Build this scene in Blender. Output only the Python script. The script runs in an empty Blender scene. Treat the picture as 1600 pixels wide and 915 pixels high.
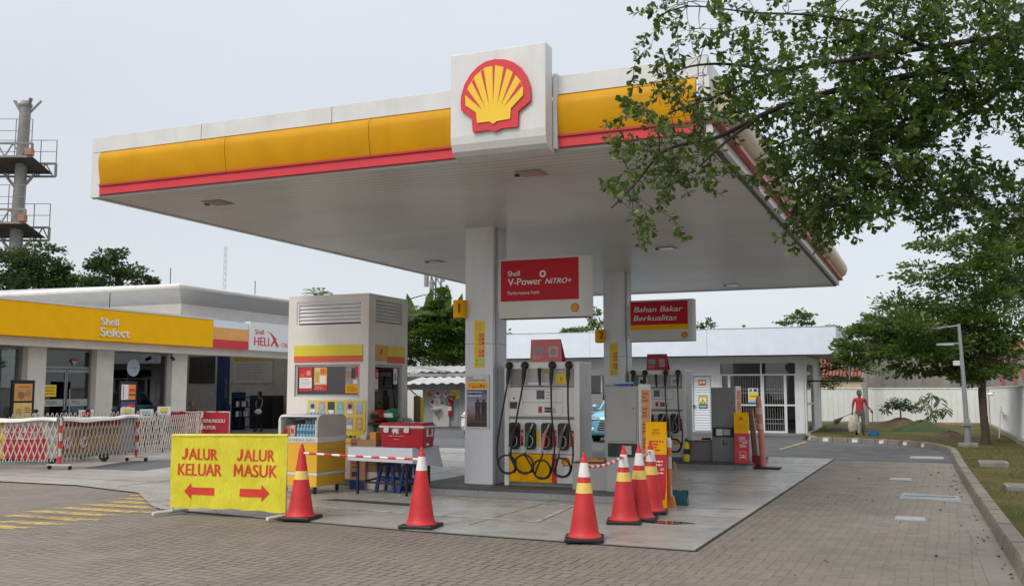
import bpy, math, random
import numpy as np
from mathutils import Vector, Matrix

SC = bpy.context.scene
COL = SC.collection
rnd = random.Random(7)
nrs = np.random.RandomState(11)
R_ = math.radians

# ------------------------------------------------------------------ camera
PITCH, YAW, FPX, EYE = R_(5.722), R_(23.023), 1522.0, 1.7
cam = bpy.data.cameras.new('camera')
cam.sensor_width = 36.0
cam.lens = 36.0 * FPX / 1600.0
cam.clip_start, cam.clip_end = 0.1, 3000
camo = bpy.data.objects.new('camera', cam)
COL.objects.link(camo)
camo.location = (0, 0, EYE)
camo.rotation_euler = (R_(90) + PITCH, 0, YAW)
SC.camera = camo

# ------------------------------------------------------------------ sky, sun, exposure
W = bpy.data.worlds.new('World'); SC.world = W; W.use_nodes = True
nt = W.node_tree; nt.nodes.clear()
SUN_EL, SUN_AZ = R_(44), R_(200)      # azimuth measured clockwise from +Y
sky = nt.nodes.new('ShaderNodeTexSky'); sky.sky_type = 'NISHITA'; sky.sun_disc = False
sky.sun_elevation = SUN_EL; sky.sun_rotation = SUN_AZ
sky.air_density = 1.0; sky.dust_density = 3.0
b1 = nt.nodes.new('ShaderNodeBackground'); b1.inputs[1].default_value = 0.05
nt.links.new(sky.outputs[0], b1.inputs[0])
tc = nt.nodes.new('ShaderNodeTexCoord'); sep = nt.nodes.new('ShaderNodeSeparateXYZ')
nt.links.new(tc.outputs['Generated'], sep.inputs[0])
ramp = nt.nodes.new('ShaderNodeValToRGB')
for p, c in ((0.0, (.62, .645, .71)), (0.17, (.585, .595, .605)), (0.34, (.645, .66, .665)), (0.44, (.68, .70, .71)), (0.64, (1.02, 1.02, 1.02)), (1.0, (1.80, 1.78, 1.75))):
    els = ramp.color_ramp.elements
    e = els[0] if p == 0.0 else (els[len(els) - 1] if p == 1.0 else els.new(p))
    e.position = p; e.color = (*c, 1)
nt.links.new(sep.outputs['Z'], ramp.inputs[0])
nz = nt.nodes.new('ShaderNodeTexNoise'); nz.inputs['Scale'].default_value = 2.2; nz.inputs['Detail'].default_value = 5
mp = nt.nodes.new('ShaderNodeMapping'); mp.inputs['Scale'].default_value = (1, 1, 3.2)
nt.links.new(tc.outputs['Generated'], mp.inputs[0]); nt.links.new(mp.outputs[0], nz.inputs['Vector'])
mr = nt.nodes.new('ShaderNodeMapRange'); mr.inputs['To Min'].default_value = .91; mr.inputs['To Max'].default_value = 1.09
nt.links.new(nz.outputs['Fac'], mr.inputs['Value'])
vm = nt.nodes.new('ShaderNodeVectorMath'); vm.operation = 'SCALE'
nt.links.new(ramp.outputs[0], vm.inputs[0]); nt.links.new(mr.outputs[0], vm.inputs['Scale'])
b2 = nt.nodes.new('ShaderNodeBackground'); b2.inputs[1].default_value = 1.0
nt.links.new(vm.outputs[0], b2.inputs[0])
ad = nt.nodes.new('ShaderNodeAddShader'); wo = nt.nodes.new('ShaderNodeOutputWorld')
nt.links.new(b1.outputs[0], ad.inputs[0]); nt.links.new(b2.outputs[0], ad.inputs[1]); nt.links.new(ad.outputs[0], wo.inputs[0])

sl = bpy.data.lights.new('sun', 'SUN'); sl.energy = 1.3; sl.angle = R_(16); sl.color = (1.0, .965, .91)
so = bpy.data.objects.new('sun', sl); COL.objects.link(so)
sd = Vector((math.sin(SUN_AZ) * math.cos(SUN_EL), math.cos(SUN_AZ) * math.cos(SUN_EL), math.sin(SUN_EL)))
so.rotation_euler = sd.to_track_quat('Z', 'Y').to_euler()

vs = SC.view_settings
vs.view_transform = 'Standard'; vs.look = 'None'; vs.gamma = 1.0; vs.use_curve_mapping = False
vs.exposure = 0.0
SC.cycles.max_bounces = 8
SC.cycles.transparent_max_bounces = 12

# ------------------------------------------------------------------ helpers
def sr(h):
    h = h.lstrip('#')
    o = []
    for i in (0, 2, 4):
        c = int(h[i:i + 2], 16) / 255
        o.append(c / 12.92 if c <= .04045 else ((c + .055) / 1.055) ** 2.4)
    return tuple(o)

_mats = {}
class NT:
    """tiny helper for node trees"""
    def __init__(s, name):
        s.m = bpy.data.materials.new(name); s.m.use_nodes = True
        s.t = s.m.node_tree; s.t.nodes.clear()
        s.out = s.n('ShaderNodeOutputMaterial'); s.p = s.n('ShaderNodeBsdfPrincipled')
        s.l(s.p.outputs[0], s.out.inputs[0])
        s.tc = s.n('ShaderNodeTexCoord')
    def n(s, k, **kw):
        x = s.t.nodes.new(k)
        for a, b in kw.items(): setattr(x, a, b)
        return x
    def l(s, a, b): s.t.links.new(a, b)
    def noise(s, scale, detail=4, vec=None, rough=.55, stretch=None):
        x = s.n('ShaderNodeTexNoise'); x.inputs['Scale'].default_value = scale; x.inputs['Detail'].default_value = detail
        x.inputs['Roughness'].default_value = rough
        v = vec or s.tc.outputs['Object']
        if stretch:
            mpn = s.n('ShaderNodeMapping'); mpn.inputs['Scale'].default_value = stretch; s.l(v, mpn.inputs[0]); v = mpn.outputs[0]
        s.l(v, x.inputs['Vector']); return x.outputs['Fac']
    def mth(s, op, a, b=None, c=None):
        x = s.n('ShaderNodeMath', operation=op)
        for i, q in enumerate((a, b, c)):
            if q is None: continue
            if isinstance(q, (int, float)): x.inputs[i].default_value = q
            else: s.l(q, x.inputs[i])
        return x.outputs[0]
    def rng(s, v, a, b, c, d):
        x = s.n('ShaderNodeMapRange'); s.l(v, x.inputs['Value'])
        for k, q in zip(('From Min', 'From Max', 'To Min', 'To Max'), (a, b, c, d)): x.inputs[k].default_value = q
        return x.outputs[0]
    def mix(s, f, a, b):
        x = s.n('ShaderNodeMix', data_type='RGBA')
        if isinstance(f, (int, float)): x.inputs[0].default_value = f
        else: s.l(f, x.inputs[0])
        for i, q in ((6, a), (7, b)):
            if isinstance(q, tuple): x.inputs[i].default_value = (*q[:3], 1)
            else: s.l(q, x.inputs[i])
        return x.outputs[2]
    def bump(s, h, strength=.3, dist=.01):
        x = s.n('ShaderNodeBump'); x.inputs['Strength'].default_value = strength; x.inputs['Distance'].default_value = dist
        s.l(h, x.inputs['Height']); s.l(x.outputs[0], s.p.inputs['Normal']); return x
    def base(s, c):
        if isinstance(c, tuple): s.p.inputs['Base Color'].default_value = (*c[:3], 1)
        else: s.l(c, s.p.inputs['Base Color'])
    def rough(s, r):
        if isinstance(r, (int, float)): s.p.inputs['Roughness'].default_value = r
        else: s.l(r, s.p.inputs['Roughness'])

def M(name, col, rough=.5, metal=0.0, var=.10, scale=2.5, bump=0.0, bscale=60, spec=.5, streak=0.0):
    """plain procedural surface: base colour with soft uneven wear, optional fine bump and run-off streaks"""
    if name in _mats: return _mats[name]
    if isinstance(col, str): col = sr(col)
    n = NT(name)
    f = n.noise(scale, 5)
    lo = tuple(max(0, c * (1 - var)) for c in col); hi = tuple(min(1, c * (1 + var * .6)) for c in col)
    c = n.mix(n.rng(f, .3, .7, 0, 1), lo, hi)
    if streak:
        st = n.noise(1.0, 4, stretch=(9, 9, .7))
        c = n.mix(n.rng(st, .52, .8, 0, streak), c, tuple(x * .55 for x in col))
    n.base(c)
    n.rough(n.rng(n.noise(scale * 3, 3), .3, .7, max(.03, rough - .07), min(1, rough + .07)))
    n.p.inputs['Metallic'].default_value = metal
    n.p.inputs['Specular IOR Level'].default_value = spec
    if bump: n.bump(n.noise(bscale, 3), bump, .004)
    _mats[name] = n.m
    return n.m

ORG = {}
def tag(o, label, cat, group=None):
    o['label'] = label; o['category'] = cat
    if group: o['group'] = group
    return o
def thing(name, label, cat, loc=(0, 0, 0), rotz=0.0, group=None, world=False):
    o = bpy.data.objects.new(name, None); COL.objects.link(o)
    o.empty_display_size = .1
    o.location = loc; o.rotation_euler = (0, 0, rotz)
    tag(o, label, cat, group)
    if world: ORG[o.name] = Vector(loc)
    return o
def org(o):
    while o is not None:
        if o.name in ORG: return ORG[o.name]
        o = o.parent
    return Vector((0, 0, 0))
def dup(root, loc, rotz, label, group=None):
    r = root.copy(); COL.objects.link(r); r.location = loc; r.rotation_euler = (0, 0, rotz); r['label'] = label
    if group: r['group'] = group
    for ch in list(root.children):
        c = ch.copy(); COL.objects.link(c); c.parent = r
        for g in ch.children:
            d = g.copy(); COL.objects.link(d); d.parent = c
    return r

TS = bpy.data.scenes.new('type_setting')
_tc = {}
def glyphs(s, bold=0.0, shear=0.0, space=1.0):
    key = (s, bold, shear, space)
    if key in _tc: return _tc[key]
    cu = bpy.data.curves.new('letters', 'FONT'); cu.body = s; cu.offset = bold; cu.shear = shear; cu.space_character = space
    cu.resolution_u = 3
    ob = bpy.data.objects.new('letters', cu); TS.collection.objects.link(ob)
    vl = TS.view_layers[0]; vl.update()
    dg = vl.depsgraph
    me = bpy.data.meshes.new_from_object(ob.evaluated_get(dg))
    v = [tuple(p.co) for p in me.vertices]; f = [tuple(p.vertices) for p in me.polygons]
    bpy.data.meshes.remove(me); TS.collection.objects.unlink(ob); bpy.data.objects.remove(ob); bpy.data.curves.remove(cu)
    _tc[key] = (v, f)
    return v, f

X_, Y_, Z_ = Vector((1, 0, 0)), Vector((0, 1, 0)), Vector((0, 0, 1))
class MB:
    def __init__(s): s.v = []; s.f = []; s.mi = []; s.sm = []; s.mats = []
    def mat(s, m):
        if m not in s.mats: s.mats.append(m)
        return s.mats.index(m)
    def add(s, vs, fs, m, smooth=False):
        o = len(s.v); k = s.mat(m)
        s.v += [tuple(p) for p in vs]
        for f in fs:
            s.f.append(tuple(i + o for i in f)); s.mi.append(k); s.sm.append(smooth)
        return s
    def box(s, a, b, m):
        (x0, y0, z0), (x1, y1, z1) = a, b
        x0, x1 = sorted((x0, x1)); y0, y1 = sorted((y0, y1)); z0, z1 = sorted((z0, z1))
        vs = [(x0, y0, z0), (x1, y0, z0), (x1, y1, z0), (x0, y1, z0), (x0, y0, z1), (x1, y0, z1), (x1, y1, z1), (x0, y1, z1)]
        return s.add(vs, [(0, 3, 2, 1), (4, 5, 6, 7), (0, 1, 5, 4), (1, 2, 6, 5), (2, 3, 7, 6), (3, 0, 4, 7)], m)
    def beam(s, p, q, w, h, m, up=(0, 0, 1)):
        p, q = Vector(p), Vector(q); d = (q - p).normalized(); u = Vector(up)
        if abs(d.dot(u)) > .98: u = Vector((1, 0, 0))
        a = d.cross(u).normalized() * w / 2; b = a.normalized().cross(d) * h / 2
        vs = [p - a - b, p + a - b, p + a + b, p - a + b, q - a - b, q + a - b, q + a + b, q - a + b]
        return s.add(vs, [(0, 1, 2, 3), (7, 6, 5, 4), (0, 4, 5, 1), (1, 5, 6, 2), (2, 6, 7, 3), (3, 7, 4, 0)], m)
    def poly(s, pts, m): return s.add(pts, [tuple(range(len(pts)))], m)
    def flat(s, pts2, o, ux, uy, m):
        o, ux, uy = Vector(o), Vector(ux), Vector(uy)
        return s.poly([o + ux * a + uy * b for a, b in pts2], m)
    def rect(s, o, ux, uy, x0, y0, x1, y1, m): return s.flat([(x0, y0), (x1, y0), (x1, y1), (x0, y1)], o, ux, uy, m)
    def prism(s, pts2, o, ux, uy, dv, m, smooth=False):
        o, ux, uy, dv = Vector(o), Vector(ux), Vector(uy), Vector(dv)
        n = len(pts2)
        a = [o + ux * p + uy * q for p, q in pts2]; b = [p + dv for p in a]
        s.add(a, [tuple(range(n - 1, -1, -1))], m); s.add(b, [tuple(range(n))], m)
        s.add(a + b, [(i, (i + 1) % n, n + (i + 1) % n, n + i) for i in range(n)], m, smooth)
        return s
    def tube(s, pts, r, m, n=8, caps=True, smooth=True):
        pts = [Vector(p) for p in pts]; k = len(pts)
        rs = r if isinstance(r, (list, tuple)) else [r] * k
        vs = []; prev = None
        for i, p in enumerate(pts):
            t = (pts[min(i + 1, k - 1)] - pts[max(i - 1, 0)])
            t = t.normalized() if t.length > 1e-9 else Vector((0, 0, 1))
            if prev is None:
                u = t.cross(Vector((0, 0, 1)))
                if u.length < .05: u = t.cross(Vector((1, 0, 0)))
            else: u = prev - t * prev.dot(t)
            if u.length < 1e-6: u = t.orthogonal()
            u.normalize(); w = t.cross(u); prev = u
            for j in range(n):
                a = 2 * math.pi * j / n
                vs.append(p + (u * math.cos(a) + w * math.sin(a)) * rs[i])
        fs = [(i * n + j, i * n + (j + 1) % n, (i + 1) * n + (j + 1) % n, (i + 1) * n + j) for i in range(k - 1) for j in range(n)]
        s.add(vs, fs, m, smooth)
        if caps: s.add(vs[:n], [tuple(range(n - 1, -1, -1))], m); s.add(vs[-n:], [tuple(range(n))], m)
        return s
    def lathe(s, prof, c, m, n=20, ax=None, smooth=True, caps=True):
        c = Vector(c); az = Vector(ax or (0, 0, 1)).normalized(); u = az.orthogonal().normalized(); w = az.cross(u)
        vs = []
        for r, z in prof:
            for j in range(n):
                a = 2 * math.pi * j / n
                vs.append(c + az * z + (u * math.cos(a) + w * math.sin(a)) * max(r, 1e-4))
        k = len(prof)
        s.add(vs, [(i * n + j, i * n + (j + 1) % n, (i + 1) * n + (j + 1) % n, (i + 1) * n + j) for i in range(k - 1) for j in range(n)], m, smooth)
        if caps: s.add(vs[:n], [tuple(range(n - 1, -1, -1))], m); s.add(vs[-n:], [tuple(range(n))], m)
        return s
    def disc(s, c, r, ux, uy, m, n=20, sx=1.0):
        return s.flat([(math.cos(2 * math.pi * i / n) * r * sx, math.sin(2 * math.pi * i / n) * r) for i in range(n)], c, ux, uy, m)
    def ball(s, c, r, m, n=12, sc=(1, 1, 1)):
        c = Vector(c); vs = []; h = n // 2
        for i in range(h + 1):
            t = math.pi * i / h
            for j in range(n):
                a = 2 * math.pi * j / n
                vs.append((c.x + r * sc[0] * math.sin(t) * math.cos(a), c.y + r * sc[1] * math.sin(t) * math.sin(a), c.z + r * sc[2] * math.cos(t)))
        return s.add(vs, [(i * n + j, (i + 1) * n + j, (i + 1) * n + (j + 1) % n, i * n + (j + 1) % n) for i in range(h) for j in range(n)], m, True)
    def text(s, body, o, ux, uy, m, h=.1, width=None, bold=0.0, shear=0.0, align='L', depth=0.0, space=1.0):
        if bold > 0:   # heavy face: three light copies side by side (one fat outline would cross itself)
            o, ux = Vector(o), Vector(ux); nn0 = ux.cross(Vector(uy)); sh = h / .70 * bold * .95
            if width: width -= 2 * sh; o = o + ux * (sh if align == 'L' else -sh if align == 'R' else 0)
            for i, q in enumerate((-1, 1, -.45, .45, 0) if bold > .012 else (-1, 1, 0)): s.text(body, o + ux * (sh * q) + nn0 * (.0003 * i), ux, uy, m, h, width, 0.0, shear, align, depth, space)
            return s
        v, f = glyphs(body, bold, shear, space)
        if not v: return s
        xs = [p[0] for p in v]; x0, x1 = min(xs), max(xs)
        k = h / .70
        kx = (width / (x1 - x0)) if width else k
        off = {'L': 0, 'C': -(x1 - x0) / 2, 'R': -(x1 - x0)}[align]
        o, ux, uy = Vector(o), Vector(ux), Vector(uy)
        P = [o + ux * ((p[0] - x0 + off) * kx) + uy * (p[1] * k) for p in v]
        s.add(P, f, m)
        if depth:
            nn = ux.cross(uy)
            if nn.dot(Vector((0, 0, 1))) < -.9: nn = -nn
            from collections import Counter
            ed = Counter()
            for q in f:
                for i in range(len(q)): ed[frozenset((q[i], q[(i + 1) % len(q)]))] += 1
            dv = nn.normalized() * depth
            top = [p + dv for p in P]
            s.add(top, f, m)
            s.add(P + top, [(a, b, b + len(P), a + len(P)) for (a, b), c in ((tuple(e), c) for e, c in ed.items() if len(e) == 2) if c == 1], m)
        return s
    def bars(s, o, ux, uy, x0, y0, x1, y1, rows, m, fill=.5, ragged=.35):
        """rows of tiny print too small to read, as on the photograph"""
        dh = (y1 - y0) / rows
        for i in range(rows):
            yy = y1 - dh * (i + 1) + dh * (1 - fill) / 2; x = x0; xe = x1 - rnd.random() * ragged * (x1 - x0)
            while x < xe:
                wd = dh * fill * rnd.uniform(1.2, 4.0); s.rect(o, ux, uy, x, yy, min(x + wd, xe), yy + dh * fill, m); x += wd + dh * fill * .55
        return s
    def build(s, name, parent=None, bevel=0.0, seg=2, auto=True):
        off = org(parent)
        me = bpy.data.meshes.new(name)
        me.from_pydata([(p[0] - off.x, p[1] - off.y, p[2] - off.z) for p in s.v], [], s.f)
        for m in s.mats: me.materials.append(m)
        me.polygons.foreach_set('material_index', s.mi); me.polygons.foreach_set('use_smooth', s.sm)
        me.update()
        o = bpy.data.objects.new(name, me); COL.objects.link(o)
        if parent is not None: o.parent = parent
        if bevel:
            b = o.modifiers.new('edge', 'BEVEL'); b.width = bevel; b.segments = seg; b.limit_method = 'ANGLE'; b.angle_limit = R_(50)
        return o
def structure(o, kind='structure'): o['kind'] = kind; return o

def spline(P, per=8):
    P = [Vector(p) for p in P]; out = []
    for i in range(len(P) - 1):
        a, b, c, d = P[max(i - 1, 0)], P[i], P[i + 1], P[min(i + 2, len(P) - 1)]
        for j in range(per):
            t = j / per
            out.append(.5 * ((2 * b) + (c - a) * t + (2 * a - 5 * b + 4 * c - d) * t * t + (3 * b - a - 3 * c + d) * t ** 3))
    out.append(P[-1]); return out

# pixel of the 1600 x 915 photograph + distance along the view axis -> point (used for crowns only)
_F = Vector((-math.sin(YAW) * math.cos(PITCH), math.cos(YAW) * math.cos(PITCH), math.sin(PITCH)))
_R = Vector((math.cos(YAW), math.sin(YAW), 0)); _U = _R.cross(_F)
def at(u, v, d): return Vector((0, 0, EYE)) + (_F + _R * ((u - 800) / FPX) + _U * ((457.5 - v) / FPX)) * d

# emblem of the station, unit width, centred
EMB_OUT = [(-0.318, -0.461), (-0.339, -0.261), (-0.489, -0.15), (-0.5, -0.044), (-0.49, 0.05), (-0.444, 0.197), (-0.362, 0.32), (-0.26, 0.411), (-0.138, 0.471), (0.003, 0.484), (0.143, 0.461), (0.262, 0.408), (0.36, 0.329), (0.438, 0.216), (0.487, 0.08), (0.5, -0.032), (0.496, -0.133), (0.33, -0.252), (0.32, -0.454), (0.104, -0.45), (0.004, -0.484), (-0.076, -0.453)]
EMB_IN = [(-0.426, 0.042), (-0.417, -0.092), (-0.268, -0.203), (-0.247, -0.347), (-0.076, -0.347), (-0.016, -0.385), (0.034, -0.353), (0.218, -0.342), (0.232, -0.204), (0.399, -0.057), (0.405, 0.036), (0.37, 0.132), (0.281, 0.252), (0.163, 0.342), (0.013, 0.394), (-0.138, 0.382), (-0.28, 0.29), (-0.382, 0.151)]
EMB_RAY = [[(-0.426, 0.052), (-0.39, 0.12), (-0.167, -0.186)], [(-0.33, 0.212), (-0.296, 0.256), (-0.133, -0.153)], [(-0.198, 0.338), (-0.154, 0.36), (-0.076, -0.135)], [(-0.029, 0.408), (0.007, 0.406), (-0.02, -0.128)], [(0.133, 0.37), (0.178, 0.346), (0.038, -0.131)], [(0.266, 0.282), (0.304, 0.235), (0.09, -0.15)], [(0.364, 0.134), (0.392, 0.071), (0.139, -0.169)]]
def emblem(mb, c, ux, uy, w, red, yel, thick=.0, eps=.002):
    c, ux, uy = Vector(c), Vector(ux), Vector(uy); nn = ux.cross(uy).normalized()
    O = [(a * w, b * w) for a, b in EMB_OUT]
    if thick: mb.prism(O, c, ux, uy, nn * thick, red)
    else: mb.flat(O, c, ux, uy, red)
    c2 = c + nn * (thick + eps)
    I = [(a * w, b * w) for a, b in EMB_IN]
    if thick: mb.prism(I, c2 - nn * eps, ux, uy, nn * (thick * .35 + eps), yel); c2 = c2 + nn * thick * .35
    else: mb.flat(I, c2, ux, uy, yel)
    c3 = c2 + nn * eps
    for t in EMB_RAY: mb.flat([(a * w, b * w) for a, b in t][::-1], c3, ux, uy, red)

# ------------------------------------------------------------------ common surfaces
WHITE = M('white_panel', (.61, .61, .605), .42, var=.08, streak=.24)
WHITEB = M('white_panel_cool', (.70, .76, .84), .35, var=.05, streak=.06)
WPAINT = M('white_wall_paint', (.70, .69, .66), .7, var=.08, bump=.15, streak=.12)
CREAMW = M('cream_wall_paint', (.74, .70, .64), .75, var=.10, bump=.2, streak=.16)
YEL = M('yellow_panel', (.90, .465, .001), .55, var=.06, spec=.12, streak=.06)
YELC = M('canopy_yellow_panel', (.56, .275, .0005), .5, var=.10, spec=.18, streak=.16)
YEL2 = M('bright_yellow_print', (.80, .62, .02), .5, var=.05)
ORANGE = M('orange_print', (.78, .27, .04), .5, var=.05)
RED = M('red_panel', (.58, .022, .035), .4, var=.08)
REDP = M('red_print', (.62, .025, .03), .5, var=.06)
BLACK = M('black_rubber', (.012, .012, .013), .5, var=.2)
BLACKG = M('black_gloss', (.012, .012, .014), .18, var=.1)
DARK = M('dark_grey_metal', (.045, .046, .05), .45, var=.15)
GREY = M('grey_cabinet_paint', (.33, .33, .33), .45, var=.06)
GREYM = M('grey_metal', (.42, .43, .44), .42, metal=.5, var=.1)
STEEL = M('galvanised_steel', (.42, .44, .46), .45, metal=.75, var=.16, scale=6)
PRINT = M('white_print', (.78, .78, .77), .55, var=.03)
INK = M('dark_ink', (.03, .03, .035), .6, var=.1)
GREYINK = M('grey_ink', (.28, .28, .29), .6, var=.1)
BLUE = M('blue_paint', (.02, .07, .30), .45, var=.12)
GREEN = M('green_print', (.05, .30, .18), .5, var=.1)
SKYB = M('light_blue_print', (.25, .50, .68), .5, var=.1)
WOOD = M('brown_board', (.22, .14, .075), .7, var=.2)
CARD = M('cardboard', (.36, .22, .11), .85, var=.12)
CONER = M('cone_red_plastic', (.56, .022, .026), .52, var=.22, scale=5, streak=.2)
CONEY = M('cone_yellow_band', (.80, .58, .14), .4, var=.08)
CONEW = M('cone_white_band', (.72, .71, .70), .4, var=.08)

def glass_mat(name, tint=.35, refl=.9, col=(.8, .9, .88)):
    n = NT(name)
    tr = n.n('ShaderNodeBsdfTransparent'); tr.inputs[0].default_value = (col[0] * tint, col[1] * tint, col[2] * tint, 1)
    gl = n.n('ShaderNodeBsdfGlossy'); gl.inputs['Roughness'].default_value = .02; gl.inputs[0].default_value = (refl, refl, refl, 1)
    fr = n.n('ShaderNodeFresnel'); fr.inputs[0].default_value = 1.52
    mx = n.n('ShaderNodeMixShader'); n.l(n.mth('MULTIPLY_ADD', fr.outputs[0], 1.6, .02), mx.inputs[0])
    n.l(tr.outputs[0], mx.inputs[1]); n.l(gl.outputs[0], mx.inputs[2]); n.l(mx.outputs[0], n.out.inputs[0])
    n.t.nodes.remove(n.p); _mats[name] = n.m
    return n.m
GLASS = glass_mat('shop_glass', .62)
DGLASS = glass_mat('dark_glass', .25)
CLEAR = glass_mat('clear_plastic', .9, .6, (.80, .92, 1.0))
# ================================================================== GROUND
def paver_mat(name, painted=None):
    n = NT(name)
    sp = n.n('ShaderNodeSeparateXYZ')
    mpn = n.n('ShaderNodeMapping'); mpn.inputs['Scale'].default_value = (1 / .114,) * 3; mpn.inputs['Rotation'].default_value = (0, 0, R_(1.2))
    # slight waviness of the laying
    wn = n.n('ShaderNodeTexNoise'); wn.inputs['Scale'].default_value = .9; wn.inputs['Detail'].default_value = 2
    n.l(n.tc.outputs['Object'], wn.inputs['Vector'])
    vm1 = n.n('ShaderNodeVectorMath', operation='SUBTRACT'); n.l(wn.outputs['Color'], vm1.inputs[0]); vm1.inputs[1].default_value = (.5, .5, .5)
    vm2 = n.n('ShaderNodeVectorMath', operation='SCALE'); n.l(vm1.outputs[0], vm2.inputs[0]); vm2.inputs['Scale'].default_value = .10
    vm3 = n.n('ShaderNodeVectorMath', operation='ADD'); n.l(n.tc.outputs['Object'], vm3.inputs[0]); n.l(vm2.outputs[0], vm3.inputs[1])
    n.l(vm3.outputs[0], mpn.inputs[0]); n.l(mpn.outputs[0], sp.inputs[0])
    x, y = sp.outputs['X'], sp.outputs['Y']
    i, j = n.mth('FLOOR', x), n.mth('FLOOR', y)
    fx, fy = n.mth('SUBTRACT', x, i), n.mth('SUBTRACT', y, j)
    m = n.mth('FLOORED_MODULO', n.mth('SUBTRACT', i, j), 4.0)
    eq = lambda k: n.mth('COMPARE', m, float(k), .1)
    m0, m1, m2, m3 = eq(0), eq(1), eq(2), eq(3)
    ox, oy = n.mth('SUBTRACT', 1.0, fx), n.mth('SUBTRACT', 1.0, fy)
    mn = lambda *a: a[0] if len(a) == 1 else n.mth('MINIMUM', a[0], mn(*a[1:]))
    d = None
    for mm, e in ((m0, mn(fx, fy, oy)), (m1, mn(ox, fy, oy)), (m2, mn(fx, ox, oy)), (m3, mn(fx, ox, fy))):
        t = n.mth('MULTIPLY', mm, e); d = t if d is None else n.mth('ADD', d, t)
    bi = n.mth('SUBTRACT', i, m1); bj = n.mth('SUBTRACT', j, m2)
    cx = n.n('ShaderNodeCombineXYZ'); n.l(bi, cx.inputs[0]); n.l(bj, cx.inputs[1]); n.l(n.mth('ADD', m2, m3), cx.inputs[2])
    wh = n.n('ShaderNodeTexWhiteNoise'); n.l(cx.outputs[0], wh.inputs['Vector'])
    rv = wh.outputs['Value']
    px = n.n('ShaderNodeSeparateXYZ'); n.l(n.tc.outputs['Object'], px.inputs[0])
    g = n.noise(28, 4); big = n.noise(.33, 5, rough=.6); mid = n.noise(2.2, 5)
    c = n.mix(rv, (.162, .134, .106), (.224, .188, .150))
    c = n.mix(n.rng(big, .35, .68, 0, .75), c, (.192, .168, .140))
    c = n.mix(n.rng(mid, .45, .75, 0, .40), c, (.118, .102, .088))
    c = n.mix(n.rng(g, .3, .8, 0, .35), c, (.26, .235, .205))
    if painted:
        wear = n.rng(n.noise(7, 5), .38, .62, 1, .25)
        c = n.mix(n.mth('MULTIPLY', wear, .9), c, painted)
    c = n.mix(n.rng(n.noise(.75, 5, rough=.6, stretch=(1, .6, 1)), .56, .74, 0, .5), c, (.095, .082, .070))
    vo = n.n('ShaderNodeTexVoronoi'); vo.inputs['Scale'].default_value = 2.3; n.l(n.tc.outputs['Object'], vo.inputs['Vector']); vsep = n.n('ShaderNodeSeparateColor'); n.l(vo.outputs['Color'], vsep.inputs[0])
    dr_ = n.mth('MULTIPLY', n.mth('LESS_THAN', n.mth('ADD', vo.outputs['Distance'], n.mth('MULTIPLY', g, .10)), n.mth('MULTIPLY_ADD', vsep.outputs[0], .16, .02)), n.mth('GREATER_THAN', vsep.outputs[1], .55))
    c = n.mix(n.mth('MULTIPLY', dr_, .45), c, (.06, .055, .05))
    # pale dust scuffs
    sc = n.noise(1.5, 6, rough=.7, stretch=(.5, 1.6, 1))
    c = n.mix(n.rng(sc, .66, .76, 0, .30), c, (.34, .32, .29))
    jw = n.rng(n.noise(1.3, 3), .35, .65, .045, .10)
    joint = n.mth('LESS_THAN', d, jw)
    jvis = n.mth('MULTIPLY', n.rng(n.noise(.8, 4), .32, .6, .45, .97), n.rng(n.mth('ADD', px.outputs['X'], n.mth('MULTIPLY', big, 3.0)), -1.9, .2, 1.0, .24))
    c = n.mix(n.mth('MULTIPLY', joint, jvis), c, (.050, .044, .038))
    n.base(c)
    n.rough(n.rng(mid, .3, .7, .62, .85))
    h = n.mth('ADD', n.mth('MULTIPLY', n.rng(d, 0, .11, 0, 1), 1.0), n.mth('MULTIPLY', rv, .35))
    h = n.mth('ADD', h, n.mth('MULTIPLY', n.noise(60, 3), .25))
    n.bump(h, .55, .008)
    _mats[name] = n.m
    return n.m
PAVER = paver_mat('herringbone_pavers')
PAVERY = paver_mat('yellow_painted_pavers', (.72, .48, .08))

def concrete_mat(name, a=(.245, .237, .222), b=(.44, .43, .40), damp=.72, r0=.20, r1=.55):
    n = NT(name)
    big = n.noise(.28, 6, rough=.62); mid = n.noise(1.7, 6, rough=.65); fine = n.noise(40, 3)
    c = n.mix(n.rng(big, .35, .65, 0, 1), a, b)
    c = n.mix(n.rng(mid, .50, .72, 0, damp), c, tuple(x * .62 for x in a))
    st = n.noise(1.0, 5, stretch=(.25, 2.0, 1), rough=.65)
    c = n.mix(n.rng(st, .5, .75, 0, .35), c, tuple(min(1, x * 1.2) for x in b))
    c = n.mix(n.rng(fine, .3, .75, 0, .22), c, tuple(x * .75 for x in a))
    c = n.mix(n.rng(n.noise(.95, 4), .60, .74, 0, .45), c, tuple(x * .5 for x in a))
    vo = n.n('ShaderNodeTexVoronoi'); vo.inputs['Scale'].default_value = 1.9; n.l(n.tc.outputs['Object'], vo.inputs['Vector']); vsep = n.n('ShaderNodeSeparateColor'); n.l(vo.outputs['Color'], vsep.inputs[0])
    dr_ = n.mth('MULTIPLY', n.mth('LESS_THAN', n.mth('ADD', vo.outputs['Distance'], n.mth('MULTIPLY', fine, .10)), n.mth('MULTIPLY_ADD', vsep.outputs[0], .16, .02)), n.mth('GREATER_THAN', vsep.outputs[1], .55))
    c = n.mix(n.mth('MULTIPLY', dr_, .45), c, (.06, .055, .05))
    n.base(c); n.rough(n.rng(mid, .3, .7, r0, r1))
    n.bump(n.mth('ADD', n.noise(90, 3), n.mth('MULTIPLY', mid, .6)), .18, .004)
    _mats[name] = n.m
    return n.m
CONC = concrete_mat('forecourt_concrete')
CONCD = concrete_mat('weathered_concrete', (.17, .165, .155), (.27, .26, .245), .6, .6, .85)
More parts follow.
